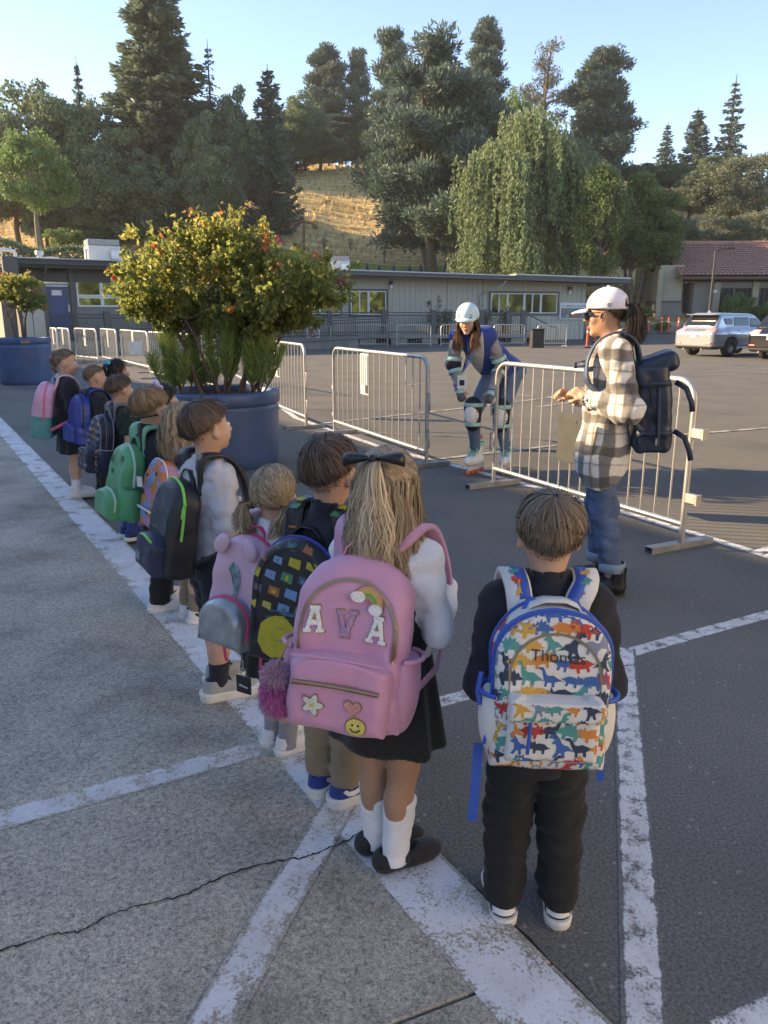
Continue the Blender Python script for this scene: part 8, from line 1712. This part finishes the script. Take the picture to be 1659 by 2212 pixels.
def skater():
 base=gp(1042,1022);base.z=0;root=empty('person',base,0,'woman on white roller skates bending forward with hands at her knees, pale blue helmet','person','adults with the children')
 B=np.array(base);L=lambda x,y,Y:np.array(hp(x,y,Y))-B;Y0=base.y
 J=dict(neck=L(1020,716,Y0-.22),shl=L(1056,722,Y0-.20),shr=L(985,728,Y0-.24),ell=L(1082,788,Y0-.14),elr=L(980,786,Y0-.24),wrl=L(1062,848,Y0-.28),wrr=L(993,843,Y0-.33),hipl=L(1108,806,Y0+.20),hipr=L(1066,808,Y0+.20),knl=L(1083,898,Y0-.06),knr=L(1022,894,Y0-.16),anl=L(1092,976,Y0-.02),anr=L(1027,972,Y0-.02))
 J['chest']=(J['shl']+J['shr'])/2*.70+(J['hipl']+J['hipr'])/2*.30;J['pelvis']=(J['hipl']+J['hipr'])/2+NV(0,.03,.03);C=L(1010,692,Y0-.40);Rh=Rz3(R(180+22)-2*math.pi+0)@Rx3(R(-12));Rh=Rz3(math.pi-R(20))@Rx3(R(-14));wide=J['shl']-J['shr']
 sk=skin_mat('skin_rosy',(.60,.36,.27));hands=[(J['wrl'],NV(-.35,-.10,-.75),NV(.2,-1,.1),1.0,.9),(J['wrr'],NV(.35,-.15,-.75),NV(.1,-1,.1),-1.0,.9)]
 adult_body(root,J,C,Rh,sk,1.0,wide,hands)
 blue=cloth('royal_vest',(.016,.05,.28),rough=.7);grey=cloth('grey_sleeve',(.30,.28,.28));tee=cloth('pale_grey_tee',(.50,.50,.53));jean=cloth('skinny_denim',(.10,.16,.24),fine=.18,bscale=300);mint=M_('mint_strap',(.38,.66,.60),.5);bk=M_('pad_black',(.02,.02,.022),.7,bump=.3);wp=M_('white_cap_plastic',(.76,.76,.75),.3)
 ax0=J['pelvis']-J['chest'];ax0 /= np.linalg.norm(ax0);tor=f_u(.06,f_econe(J['chest']-ax0*.06,J['pelvis']+NV(0,.03,-.02),.165,.185,wide,.74),f_econe(J['shl']*.97+J['shr']*.03,J['shr']*.97+J['shl']*.03,.078,.078,(0,1,0),1));ax=J['pelvis']-J['chest'];ax /= np.linalg.norm(ax);hem=J['pelvis']+ax*.15;tor=f_u(.05,tor,f_econe(J['pelvis'],hem+NV(.03,.03,0),.185,.19,wide,.78));tor=f_sub(tor,f_cone(J['neck']+NV(0,0,-.01),J['neck']+NV(0,-.06,.1),.048,.06),.01);tor=f_wr(tor,.006,15,2);tor=f_and(tor,f_half(hem,ax),.01)
 lo,hi=np.minimum(hem,J['shr'])-.25,np.maximum(hem,J['neck'])+.25;sdf_obj('varsity_vest',tor,lo,hi,.010,blue,root)
 fr=np.cross(wide,ax);fr /= np.linalg.norm(fr);fr=fr if fr[1]<0 else -fr;wv=wide/np.linalg.norm(wide);mid=(J['chest']+J['pelvis'])/2
 def vee(P):q=P-(J['neck']+ax*.02);t=q@ax;s=q@wv-.02;return np.maximum(np.maximum(np.abs(s)-(.05+.13*np.clip(t,0,.6)),-((P-mid)@fr)),np.maximum(t-.45,-t-.02))
 sdf_obj('tee_shirt',f_and(f_off(tor,.006),vee,.004),lo,hi,.010,tee,root)
 for i,sg in (('l',1),('r',-1)):
  A,E_,W=J['sh'+i],J['el'+i],J['wr'+i];d=W-E_;d /= np.linalg.norm(d);f=f_wr(f_u(.02,f_chain([A+(E_-A)*.08,E_,W],[.062,.060,.045],.03),f_ell(E_,NV(.062,.062,.062))),.006,26,sg,1.6);f=f_and(f,f_half(W-d*.03,d),.008);sdf_obj('sleeve',f,np.minimum(np.minimum(A,E_),W)-.1,np.maximum(np.maximum(A,E_),W)+.1,.009,grey,root)
  for k,(t,m) in enumerate(((-.045,blue),(-.030,tee),(-.015,blue),(.0,tee))):band(root,'cuff_stripe',W,W+d*.1,t/.1,.040,.016,m,.006)
  ep=f_and(f_ell(E_+NV(0,-.005,0),NV(.075,.078,.085)),f_off(f_cone(A,E_,.08,.068),.0) if False else f_ell(E_,NV(.08,.08,.08)),.01);sdf_obj('elbow_pad',ep,E_-.12,E_+.12,.010,bk,root);band(root,'elbow_strap',A,E_,.80,.073,.040,mint);band(root,'elbow_strap',E_,W,.30,.064,.036,mint)
  c=E_+NV(sg*.045,.03,0);sdf_obj('elbow_cap',f_ell(c,NV(.042,.048,.06)),c-.08,c+.08,.009,wp,root)
  hp_=W+d*.045;g=f_u(.01,f_cone(W+d*.015,W+d*.075,.036,.040));sdf_obj('wrist_guard',g,W-.12,W+.14,.008,M_('guard_grey',(.10,.105,.11),.7),root);band(root,'wrist_strap',W,W+d*.1,.22,.0375,.03,mint,.005)
  H_,K_,N_=J['hip'+i],J['kn'+i],J['an'+i];lg=f_wr(f_u(.02,f_chain([H_,K_,N_],[.105,.070,.050],.03),f_ell(K_*.62+N_*.38+NV(0,.02,0),NV(.060,.064,.12))),.0025,40,sg);lg=f_and(lg,f_half(N_,(0,0,-1)),.01);sdf_obj('jean_leg',lg,np.minimum(np.minimum(H_,K_),N_)-.12,np.maximum(np.maximum(H_,K_),N_)+.12,.010,jean,root)
  kd=NV(-.35 if i=='r' else -.25,-.93,-.05);pad=f_and(f_cone(K_+NV(0,0,.085),K_-NV(0,0,.095),.090,.078),f_half(K_,-kd),.02);kp_=sdf_obj('knee_pad',f_u(.02,pad,f_and(f_cone(K_+NV(0,0,.06),K_-NV(0,0,.06),.083,.074),f_half(K_-kd*.06,-kd),.01)),K_-.2,K_+.2,.009,bk,root)
  c=K_+kd*.062;cap=f_and(f_ell(c,NV(.072,.050,.100),None),f_ell(c,NV(.076,.06,.104)),.01);sdf_obj('knee_cap',cap,c-.12,c+.12,.008,wp,kp_)
  for k in range(3):
   q=MB();p=c+NV(.045,-.030,.035-.035*k)+kd*.004;q.lathe([(.001,-.004),(.0075,-.004),(.0075,.004),(.001,.004)],8);q.v=[tuple(Vector(p)+Matrix.Rotation(R(90),3,'X')@Vector(v)) for v in q.v];q.build('rivet',BSW,kp_)
  band(root,'knee_strap',K_+NV(0,0,.1),K_-NV(0,0,.1),.04,.091,.038,mint);band(root,'knee_strap',K_+NV(0,0,.1),K_-NV(0,0,.1),.98,.080,.038,mint)
  # roller skate: boot, cuff, laces, frame, wheels
  yaw=math.pi-R(38) if i=='r' else math.pi-R(14);r=empty('roller_skate',(N_[0],N_[1],0),yaw,parent=root);bt=f_u(.05,f_cone((0,-.035,.155),(0,-.045,.33),.058,.062),f_ell((0,.085,.145),(.048,.105,.050)),f_cone((0,-.05,.14),(0,.07,.135),.048,.046));bt=f_and(f_and(bt,f_half((0,0,.098),(0,0,-1)),.01),f_half((0,-.04,.315),(0,-.12,1)),.01);bt=f_sub(bt,f_cone((0,-.04,.25),(0,-.04,.42),.046,.05),.006)
  sdf_obj('boot',bt,(-.1,-.16,.06),(.1,.24,.36),.009,wp,r);q=MB();q.lathe([(.066,.285),(.070,.29),(.070,.312),(.064,.318)],20,(0,-.042,0),caps=False);q.build('boot_cuff',M_('mint_lining',(.25,.66,.56),.6),r);q=MB();q.box((0,.035,.305),(.065,.02,.11),rot=Matrix.Rotation(R(-14),3,'X'),bev=.009);q.build('tongue',M_('mint_lining',(.25,.66,.56),.6),r)
  q=MB()
  for k in range(6):y,z=.022+.020*k,.262-.016*k;q.tube([(-.04,y-.012,z-.022),(0,y+.012,z),(.04,y+.014,z-.026)],.0055,5);q.tube([(.04,y-.012,z-.022),(0,y+.014,z+.002),(-.04,y+.014,z-.026)],.0055,5)
  q.tube([(0,.03,.285),(-.05,.06,.27),(-.07,.05,.21)],.005,5);q.tube([(0,.03,.285),(.06,.05,.26),(.05,.07,.22)],.005,5);q.build('laces',M_('mint_lace',(.20,.60,.52),.6),r,kind='stuff')
  q=MB();q.prism([(-.145,.050),(.145,.050),(.165,.075),(.11,.105),(-.09,.112),(-.15,.09)],.036,Matrix.Translation((.018,0,0))@Matrix.Rotation(R(90),4,'Z')@Matrix.Rotation(R(90),4,'X') if False else Matrix(((0,0,1,-.018),(1,0,0,0),(0,1,0,0),(0,0,0,1))));q.build('wheel_frame',M_('pale_lilac_frame',(.60,.57,.60),.4),r)
  for k in range(4):
   q=MB();q.lathe([(.008,-.012),(.030,-.012),(.038,-.004),(.038,.004),(.030,.012),(.008,.012)],18);q.v=[tuple(Vector((0,-.125+.083*k,.038))+Matrix.Rotation(R(90),3,'Y')@Vector(v)) for v in q.v];q.build('wheel',M_('coral_wheel',(.60,.16,.11),.4),r)
  q=MB();q.tube([(0,-.10,.345),(0,-.118,.38)],.014,6);q.build('pull_tab',M_('coral_tab',(.7,.25,.24),.6),r)
 # helmet with slots and strap
 hl=M_('helmet_blue',(.55,.74,.78),.35,var=.03);X=lambda p:C+Rh@np.array(p);hf=f_sub(f_and(f_ell((0,-.012,.045),(.106,.128,.112)),f_half((0,.02,.012),(0,-.12,-1)),.012),f_ell((0,-.012,.035),(.088,.108,.100)),.004);hf=f_u(.012,hf,f_and(f_ell((0,.045,.025),(.098,.100,.030)),f_half((0,.06,0),(0,-1,0)),.01));hf=f_sub(hf,f_ell((0,-.012,.020),(.090,.112,.075)),.004)
 V,F=nets(hf,(-.13,-.16,-.04),(.13,.17,.18),.0065);hm=np_mesh('helmet',X((0,0,0))+V@Rh.T,F,hl,root);bv=BVHTree.FromPolygons([Vector(v) for v in V],[list(map(int,f)) for f in F]);xf=lambda V:X((0,0,0))+np.asarray(V)@Rh.T
 # slots are found from the front, so turn the cast the other way round
 S=[];
 for x in (-.055,.050):
  for z in (.052,.072):
   q=MB();h=bv.ray_cast(Vector((x,1,z)),Vector((0,-1,0)))
   if h[0]:q.box(tuple(X(np.array(h[0]))),(.030,.012,.006),rot=Matrix((Rh@Rz3(-x*6)).tolist()),bev=.002);q.build('vent_slot',DARKGL,hm)
 q=MB();P=[X((.080,.01,-.01)),X((.070,.03,-.06)),X((.035,.055,-.115)),X((0,.062,-.125)),X((-.035,.055,-.115)),X((-.070,.03,-.06)),X((-.080,.01,-.01))];q.ribbon(P,[Vector(p-C) for p in P],.014,.003,0,True);q.build('chin_strap',BSW,hm)
 h=Hair(C,Rh,1.0,True);h.c0=np.array([0,-.015,.02]);h.r=np.array([.080,.098,.086]);hm_=hair_mat('chestnut_hair',(.05,.026,.014),(.16,.085,.042),(.36,.21,.11));h.loose(1300,.20,70,wave=.010,flare=.012,exitp=100,face_open=.36,freq=7,w=.005);h.build(hm_,root,front=60,side=92,back=138)
 hh=Hair(C,Rh,1.0,True)
 for sg in (-1,1):hh.tail((sg*.070,.030,-.075),240,.19,(sg*.25,.9,-.2),.022,.05,.012,wide=.8,w=.005,end_light=.5)
 hh.build(hm_,root,cap=False,name='hair_front')
 # lanyards with the badge
 bd=mid+fr*.16;n0=J['neck'];tip=L(998,815,Y0-.45)
 for dx,m,nm in ((.055,M_('lanyard_blue',(.05,.14,.55),.6),'lanyard'),(-.050,M_('lanyard_black',(.03,.03,.025),.6),'lanyard')):q=MB();a=n0+NV(dx,-.02,-.03);q.ribbon([a,a*.55+tip*.45+fr*.055,tip+NV(0,0,.04)],[Vector(fr)]*3,.018,.002);q.ribbon([n0+NV(-dx*.9,-.02,-.03),a*.1+n0*.40+tip*.5+fr*.05,tip+NV(0,0,.04)],[Vector(fr)]*3,.018,.002);o=q.build(nm,m,root)
 q=MB();q.box(tuple(tip+NV(0,0,-.045)),(.085,.006,.125),R(-10),bev=.003);bg=q.build('badge',M_('badge_white',(.72,.70,.66),.4),root);q=MB();q.box(tuple(tip+NV(.0,-.005,-.05)),(.045,.004,.05),R(-10));q.build('badge_print',M_('black_print',(.02,.02,.02),.6),bg);q=MB();q.tube([tuple(tip+NV(.016*math.cos(a),0,.03+.016*math.sin(a))) for a in np.linspace(0,6.283,11)[:-1]],.0035,5,closed=True);q.build('badge_ring',GALV,bg)
 cr=J['chest']+fr*.130+wv*.075+ax*.02;q=MB();M=Matrix(np.stack([-wv if False else wv,-ax,fr],1).tolist()).to_4x4();M.translation=Vector(cr);q.prism([(-.024,.034),(.024,.034),(.022,-.01),(0,-.036),(-.022,-.01)],.006,M);q.build('crest',M_('crest_white',(.62,.62,.62),.6),root)
 for k in (0,1):
  q=MB();p0=hem-ax*.02+wv*(.150-.03*k)+fr*.075;q.ribbon([p0,p0-ax*.10+wv*.01,p0-ax*.20+wv*.015],[Vector(wv*.7+fr)]*3,.010,.003);q.build('pocket_stripe',tee,root)
def plaid():
 m,n,l,b,o=nodes('plaid_flannel');tc=n.new('ShaderNodeTexCoord').outputs['Object'];sp=n.new('ShaderNodeSeparateXYZ');l.new(tc,sp.inputs[0]);nz=noise(n,l,7,2,.5,vec=tc);fz=noise(n,l,160,3,.7,vec=tc)
 def mth(op,x,y,z=None):
  k=n.new('ShaderNodeMath');k.operation=op
  for i,q in enumerate((x,y,z)):
   if q is None:continue
   if hasattr(q,'links'):l.new(q,k.inputs[i])
   else:k.inputs[i].default_value=q
  return k.outputs[0]
 u=mth('ADD',mth('ADD',sp.outputs[1],mth('MULTIPLY',sp.outputs[0],.55)),mth('MULTIPLY',nz.outputs[0],.05));v=mth('ADD',sp.outputs[2],mth('MULTIPLY',nz.outputs[0],.06))
 def bands(x,per,ph,w):
  f=mth('FRACT',mth('ADD',mth('DIVIDE',x,per),ph),0);r=ramp(n,[(0,(0,0,0)),(.5-w-.02,(0,0,0)),(.5-w+.02,(1,1,1)),(.5+w-.02,(1,1,1)),(.5+w+.02,(0,0,0))]);l.new(f,r.inputs[0]);return r.outputs[0]
 c=mixc(n,l,bands(u,.155,.62,.05),(.76,.72,.65),(.58,.44,.29));c=mixc(n,l,mth('MULTIPLY',bands(u,.155,.1,.18),.80),c,(.075,.068,.062));c=mixc(n,l,mth('MULTIPLY',bands(v,.17,.35,.16),.80),c,(.065,.060,.056));c=mixc(n,l,mth('MULTIPLY',bands(v,.17,.80,.025),.6),c,(.12,.11,.10));c=mixc(n,l,mth('MULTIPLY',bands(u,.155,.6,.022),.5),c,(.12,.11,.10))
 fr=ramp(n,[(.3,(.72,.72,.72)),(.65,(1.15,1.15,1.15))]);l.new(fz.outputs[0],fr.inputs[0]);l.new(mixc(n,l,1,c,fr.outputs[0],'MULTIPLY'),b.inputs['Base Color']);b.inputs['Roughness'].default_value=.95;b.inputs['Sheen Weight'].default_value=.3;bp=n.new('ShaderNodeBump');bp.inputs['Strength'].default_value=.7;bp.inputs['Distance'].default_value=.003;l.new(fz.outputs[0],bp.inputs['Height']);l.new(bp.outputs[0],b.inputs['Normal']);return m
def cap_woman():
 base=gp(1280,1272);base.z=0;rz=R(74);root=empty('person',base,rz,'woman in white cap, black and cream plaid jacket and jeans, watching the skater','person','adults with the children');s=1.0
 J=dict(neck=NV(0,-.03,1.42),chest=NV(0,-.01,1.30),pelvis=NV(0,0,.93),shl=NV(-.165,-.03,1.365),shr=NV(.165,-.03,1.365),ell=NV(-.225,-.115,1.075),elr=NV(.21,-.06,1.08),wrl=NV(-.130,.110,1.125),wrr=NV(.070,.175,1.11),hipl=NV(-.085,0,.90),hipr=NV(.085,0,.90),knl=NV(-.085,-.03,.50),knr=NV(.09,.0,.50),anl=NV(-.085,-.105,.10),anr=NV(.10,.09,.10))
 J['anr']=NV(.11,-.03,.10);C=NV(0,.035,1.562);Rh=Rz3(R(-12))@Rx3(R(-2));sk=skin_mat('skin_warm',(.50,.29,.19))
 adult_body(root,J,C,Rh,sk,1.0,(1,0,0),[(J['wrl'],NV(.45,.75,.35),NV(-.6,.1,.6),-1.0,.85),(J['wrr'],NV(-.25,.8,.30),NV(.5,.1,.7),1.0,.85)])
 pl=plaid();hem=.705;tor=f_u(.06,f_econe(NV(0,-.01,1.26),NV(0,-.005,.80),.158,.166,(1,0,0),.80),f_econe(J['shl']*[.8,1,1],J['shr']*[.8,1,1],.082,.082,(0,1,0),1.0),f_econe(NV(0,0,.82),NV(0,.0,hem-.03),.168,.180,(1,0,0),.84));tor=f_sub(tor,f_cone(NV(0,.0,1.41),NV(0,.02,1.52),.058,.075),.012)
 tor=f_wr(tor,.008,13,3);tor=f_sub(tor,f_econe(NV(0,0,hem-.1),NV(0,0,hem+.05),.165,.16,(1,0,0),.80),.01)
 def hemf(P):return (hem+.04-.07*np.cos(np.arctan2(P[:,0],P[:,1])*2)*-1)-P[:,2]-.06
 col=f_sub(f_and(f_cone(NV(0,-.035,1.375),NV(0,-.03,1.485),.085,.075),f_half(NV(0,0,1.465),(0,.35,1)),.012),f_cone(NV(0,-.03,1.3),NV(0,.0,1.55),.060,.066),.008)
 lo,hi=NV(-.36,-.28,.5),NV(.36,.30,1.56);sdf_obj('plaid_jacket',f_u(.012,f_and(tor,hemf,.01),col),lo,hi,.0105,pl,root)
 for i in 'lr':
  A,E_,W=J['sh'+i],J['el'+i],J['wr'+i];d=W-E_;d /= np.linalg.norm(d);f=f_wr(f_u(.03,f_chain([A,E_,W],[.084,.074,.056],.03),f_ell(E_,NV(.076,.076,.072))),.010,19,ord(i),1.3);f=f_sub(f_and(f,f_half(W+d*.0,d),.008),f_cone(W-d*.05,W+d*.1,.043,.043),.005);sdf_obj('sleeve',f,np.minimum(np.minimum(A,E_),W)-.12,np.maximum(np.maximum(A,E_),W)+.12,.010,pl,root)
 for z in (1.16,.98,.80):q=MB();q.lathe([(.001,-.004),(.010,-.004),(.010,.003),(.001,.005)],10,(0,0,0));q.v=[tuple(Vector((-.045,.148,z))+Matrix.Rotation(R(-90),3,'X')@Vector(v)) for v in q.v];q.build('button',M_('dark_button',(.05,.04,.035),.4),root)
 q=MB();q.ribbon([(-.155,.055,.98),(-.168,.075,.84),(-.165,.070,.82)],[(-1,.5,0)]*3,.045,.006);q.build('pocket_welt',pl,root)
 jean=mat('blue_denim',(.075,.125,.22),.85,var=.30,vscale=9,bump=.4,bscale=420,fine=.25);legs=[f_chain([J['hip'+i],J['kn'+i],J['an'+i]],[.072,.074,.064],.03) for i in 'lr'];f=f_u(.03,*legs,f_ell(NV(0,-.02,.90),NV(.122,.092,.12)));f=f_wr(f,.009,20,5,1.7);f=f_and(f_and(f,f_half(NV(0,0,.165),(0,0,-1)),.006),f_half(NV(0,0,1.0),(0,0,1)),.01);sdf_obj('jeans',f,NV(-.28,-.2,.15),NV(.28,.25,1.02),.010,jean,root)
 for i,fy in (('l',6),('r',-8)):
  a=J['an'+i];band(root,'jean_cuff',NV(a[0],a[1]+.008,.135),NV(a[0],a[1]+.008,.215),.5,.066,.055,M_('pale_denim',(.20,.27,.36),.9),.008)
  r=empty('boot',(a[0],a[1],0),R(fy),parent=root);up=f_u(.05,f_cone((0,-.02,.07),(0,-.025,.20),.050,.053),f_ell((0,.095,.055),(.043,.085,.043)),f_cone((0,-.02,.05),(0,.06,.05),.045,.045));up=f_and(f_and(up,f_half((0,0,.018),(0,0,-1)),.005),f_half((0,0,.19),(0,-.1,1)),.01);sdf_obj('upper',up,(-.09,-.12,0),(.09,.22,.24),.009,BLKL,r)
  q=MB();n=24;P=[(.046*math.cos(t)*(1 if math.sin(t)>0 else .95),(.075+.100*math.sin(t)) if math.sin(t)>0 else (.03+.105*math.sin(t))+.045*0) for t in np.linspace(0,6.283,n+1)[:-1]];q.prism(P,.026,Matrix());q.build('sole',M_('boot_sole',(.045,.035,.025),.7),r);q=MB();q.box((-.050,-.02,.12),(.012,.05,.10),bev=.005);q.build('elastic_panel',BSW,r)
 # cap, glasses, ponytail
 X=lambda p:C+Rh@np.array(p);wc=cloth('white_cap_cloth',(.72,.70,.76),bump=.2);gc=cloth('grey_cap_front',(.40,.39,.42));crown=f_sub(f_and(f_ell((0,-.012,.040),(.093,.112,.098)),f_half((0,0,.022),(0,.06,-1)),.008),f_ell((0,-.012,.03),(.084,.102,.090)),.003);crown=f_sub(crown,f_and(f_ell((0,-.115,.040),(.040,.06,.038)),f_half((0,0,.033),(0,0,-1))),.004)
 V,F=nets(crown,(-.12,-.15,-.02),(.12,.14,.16),.006);mi=((V[F].mean(1)[:,1]>.045)).astype(int);cap=np_mesh('cap',X((0,0,0))+V@Rh.T,F,[wc,gc],root,mi=mi)
 brim=f_and(f_and(f_ell((0,.070,.008),(.083,.112,.030)),f_half((0,.078,0),(0,-1,0)),.01),lambda P:np.abs(P[:,2]-.026+2.6*(P[:,1]-.09)**2+2.6*P[:,0]**2)-.0045,.003);V,F=nets(brim,(-.11,.05,-.04),(.11,.22,.06),.0055);np_mesh('brim',X((0,0,0))+V@Rh.T,F,cloth('lilac_brim',(.50,.48,.62)),cap);q=MB();q.lathe([(.001,.138),(.008,.138),(.007,.144),(.001,.146)],10);q.v=[tuple(X((v[0],v[1]-.012,v[2]))) for v in q.v];q.build('cap_button',wc,cap)
 hb=[(-.088+.0,-.050,.047)];q=MB();hrt=[(.010*(16*math.sin(t)**3)/16,.010*(13*math.cos(t)-5*math.cos(2*t)-2*math.cos(3*t)-math.cos(4*t))/16) for t in np.linspace(0,6.283,20)[:-1]];q.tube([tuple(X((-.0915,-.040+a,.042+b_))) for a,b_ in hrt],.0016,4,closed=True);q.build('heart_logo',BSW,cap)
 q=MB()
 for sg in (-1,1):q.tube([tuple(X(p)) for p in ((sg*.083,.0,.004),(sg*.080,.05,.006),(sg*.066,.085,.004))],.003,5)
 q.tube([tuple(X(p)) for p in ((-.064,.088,.006),(0,.104,.008),(.064,.088,.006))],.003,5);g=q.build('glasses',BSW,root)
 for sg in (-1,1):q=MB();q.box(tuple(X((sg*.034,.099,-.010))),(.056,.004,.040),rot=Matrix((Rh@Rz3(-sg*.35)).tolist()),bev=.0015);q.build('lens',M_('dark_lens',(.03,.03,.035),.1),g)
 hd=hair_mat('dark_brown_curls',(.016,.011,.009),(.045,.030,.023),(.12,.085,.065));h=Hair(C,Rh,1.0,True);h.c0=np.array([0,-.014,.022]);h.r=np.array([.078,.095,.088]);d=h.roots(1500,front=62,side=90,back=136);d=d[d[:,2]<.45];h.to_tie(d,(0,-.10,.03));h.tail((0,-.100,.035),1500,.235,(0,-1,.3),.045,.065,.014,wide=.7,w=.0042,end_light=0);h.build(hd,root,front=62,side=88,back=136)
 # big navy travel backpack
 k=type('o',(),{})();k.s=1.0;k.rz=rz;k.p=base;nv=mat('navy_tarpaulin',(.016,.026,.052),.32,var=.15,vscale=5,bump=.2,bscale=300);web=M_('navy_webbing',(.022,.035,.065),.6)
 p=Pack(k,'large glossy navy travel backpack on the woman in the white cap',.30,.49,.205,1.085,.128,-3,0,3,.05,.045,nv,.02,group='school backpacks on the children',seed=15,res=.010,wr=.004,drop=.12);p.root['group']='large bags'
 p.sub('lid',f_wr(f_box(np.array([0,-.03,.215]),np.array([.135,.10,.055]),.035,Rx3(R(-18))),.004,26),(-.2,-.2,.12),(.2,.15,.36),nv)
 for z in (.12,-.14):
  q=MB();P=[]
  for i in range(25):
   a=R(-118+236*i/24) ;dr=Vector((math.sin(a),-math.cos(a),0));hx=p.bvh.ray_cast(Vector((0,0,z))+dr*.8,-dr)
   if hx[0]:P.append((hx[0],hx[1]))
  q.ribbon([Vector(p.xf(np.array(a))) for a,_ in P],[b_ for _,b_ in P],.030,.004,0,True);st=q.build('compression_strap',web,p.root);e=p.xf(np.array([(-.06,-.12,z)]))[0];q=MB();q.ribbon([e,e+NV(-.02,-.055,-.03),e+NV(-.03,-.085,-.10),e+NV(-.03,-.095,-.15)],[Vector((-1,-.1,.1))]*4,.028,.004,0,True);q.build('loose_end',web,st)
 for x in (-.09,):p.tube('side_strap',[(-.152,-.03,.10),(-.158,-.03,0),(-.152,-.03,-.20)],.011,web)
 p.tube('side_zip',[(-.150,.02,.15),(-.158,.0,.0),(-.152,-.02,-.1)],.004,BSW)
 for sg in (-1,1):
  P=[(sg*.08,-.155,1.31),(sg*.105,-.125,1.415),(sg*.118,-.065,1.458),(sg*.122,-.010,1.455),(sg*.125,.055,1.415),(sg*.135,.100,1.33),(sg*.160,.100,1.22),(sg*.178,.03,1.15),(sg*.172,-.10,1.05),(sg*.14,-.20,.95)];N=[(0,-.4,1),(0,-.5,1),(0,-.3,1),(0,.1,1),(0,.7,.8),(sg*.2,1,.3),(sg*.4,1,0),(sg,.5,0),(sg,0,-.2),(sg,-.2,0)];q=MB();q.ribbon([Vector(a-p.base) for a in rounded(P)],[Vector(a) for a in rounded(N)],[.062]*25+[.03]*12,.012,0,True);q.build('strap',M_('navy_strap',(.045,.075,.13),.6),p.root)
 q=MB();q.ribbon([Vector(NV(-.140,.112,1.300)-p.base),Vector(NV(-.06,.158,1.290)-p.base),Vector(NV(.02,.168,1.285)-p.base),Vector(NV(.138,.112,1.300)-p.base)],[(0,1,0)]*4,.026,.006,0,True);q.box(tuple(NV(-.02,.172,1.287)-p.base),(.05,.02,.036),bev=.005);q.build('chest_strap',web,p.root)
skater();cap_woman()
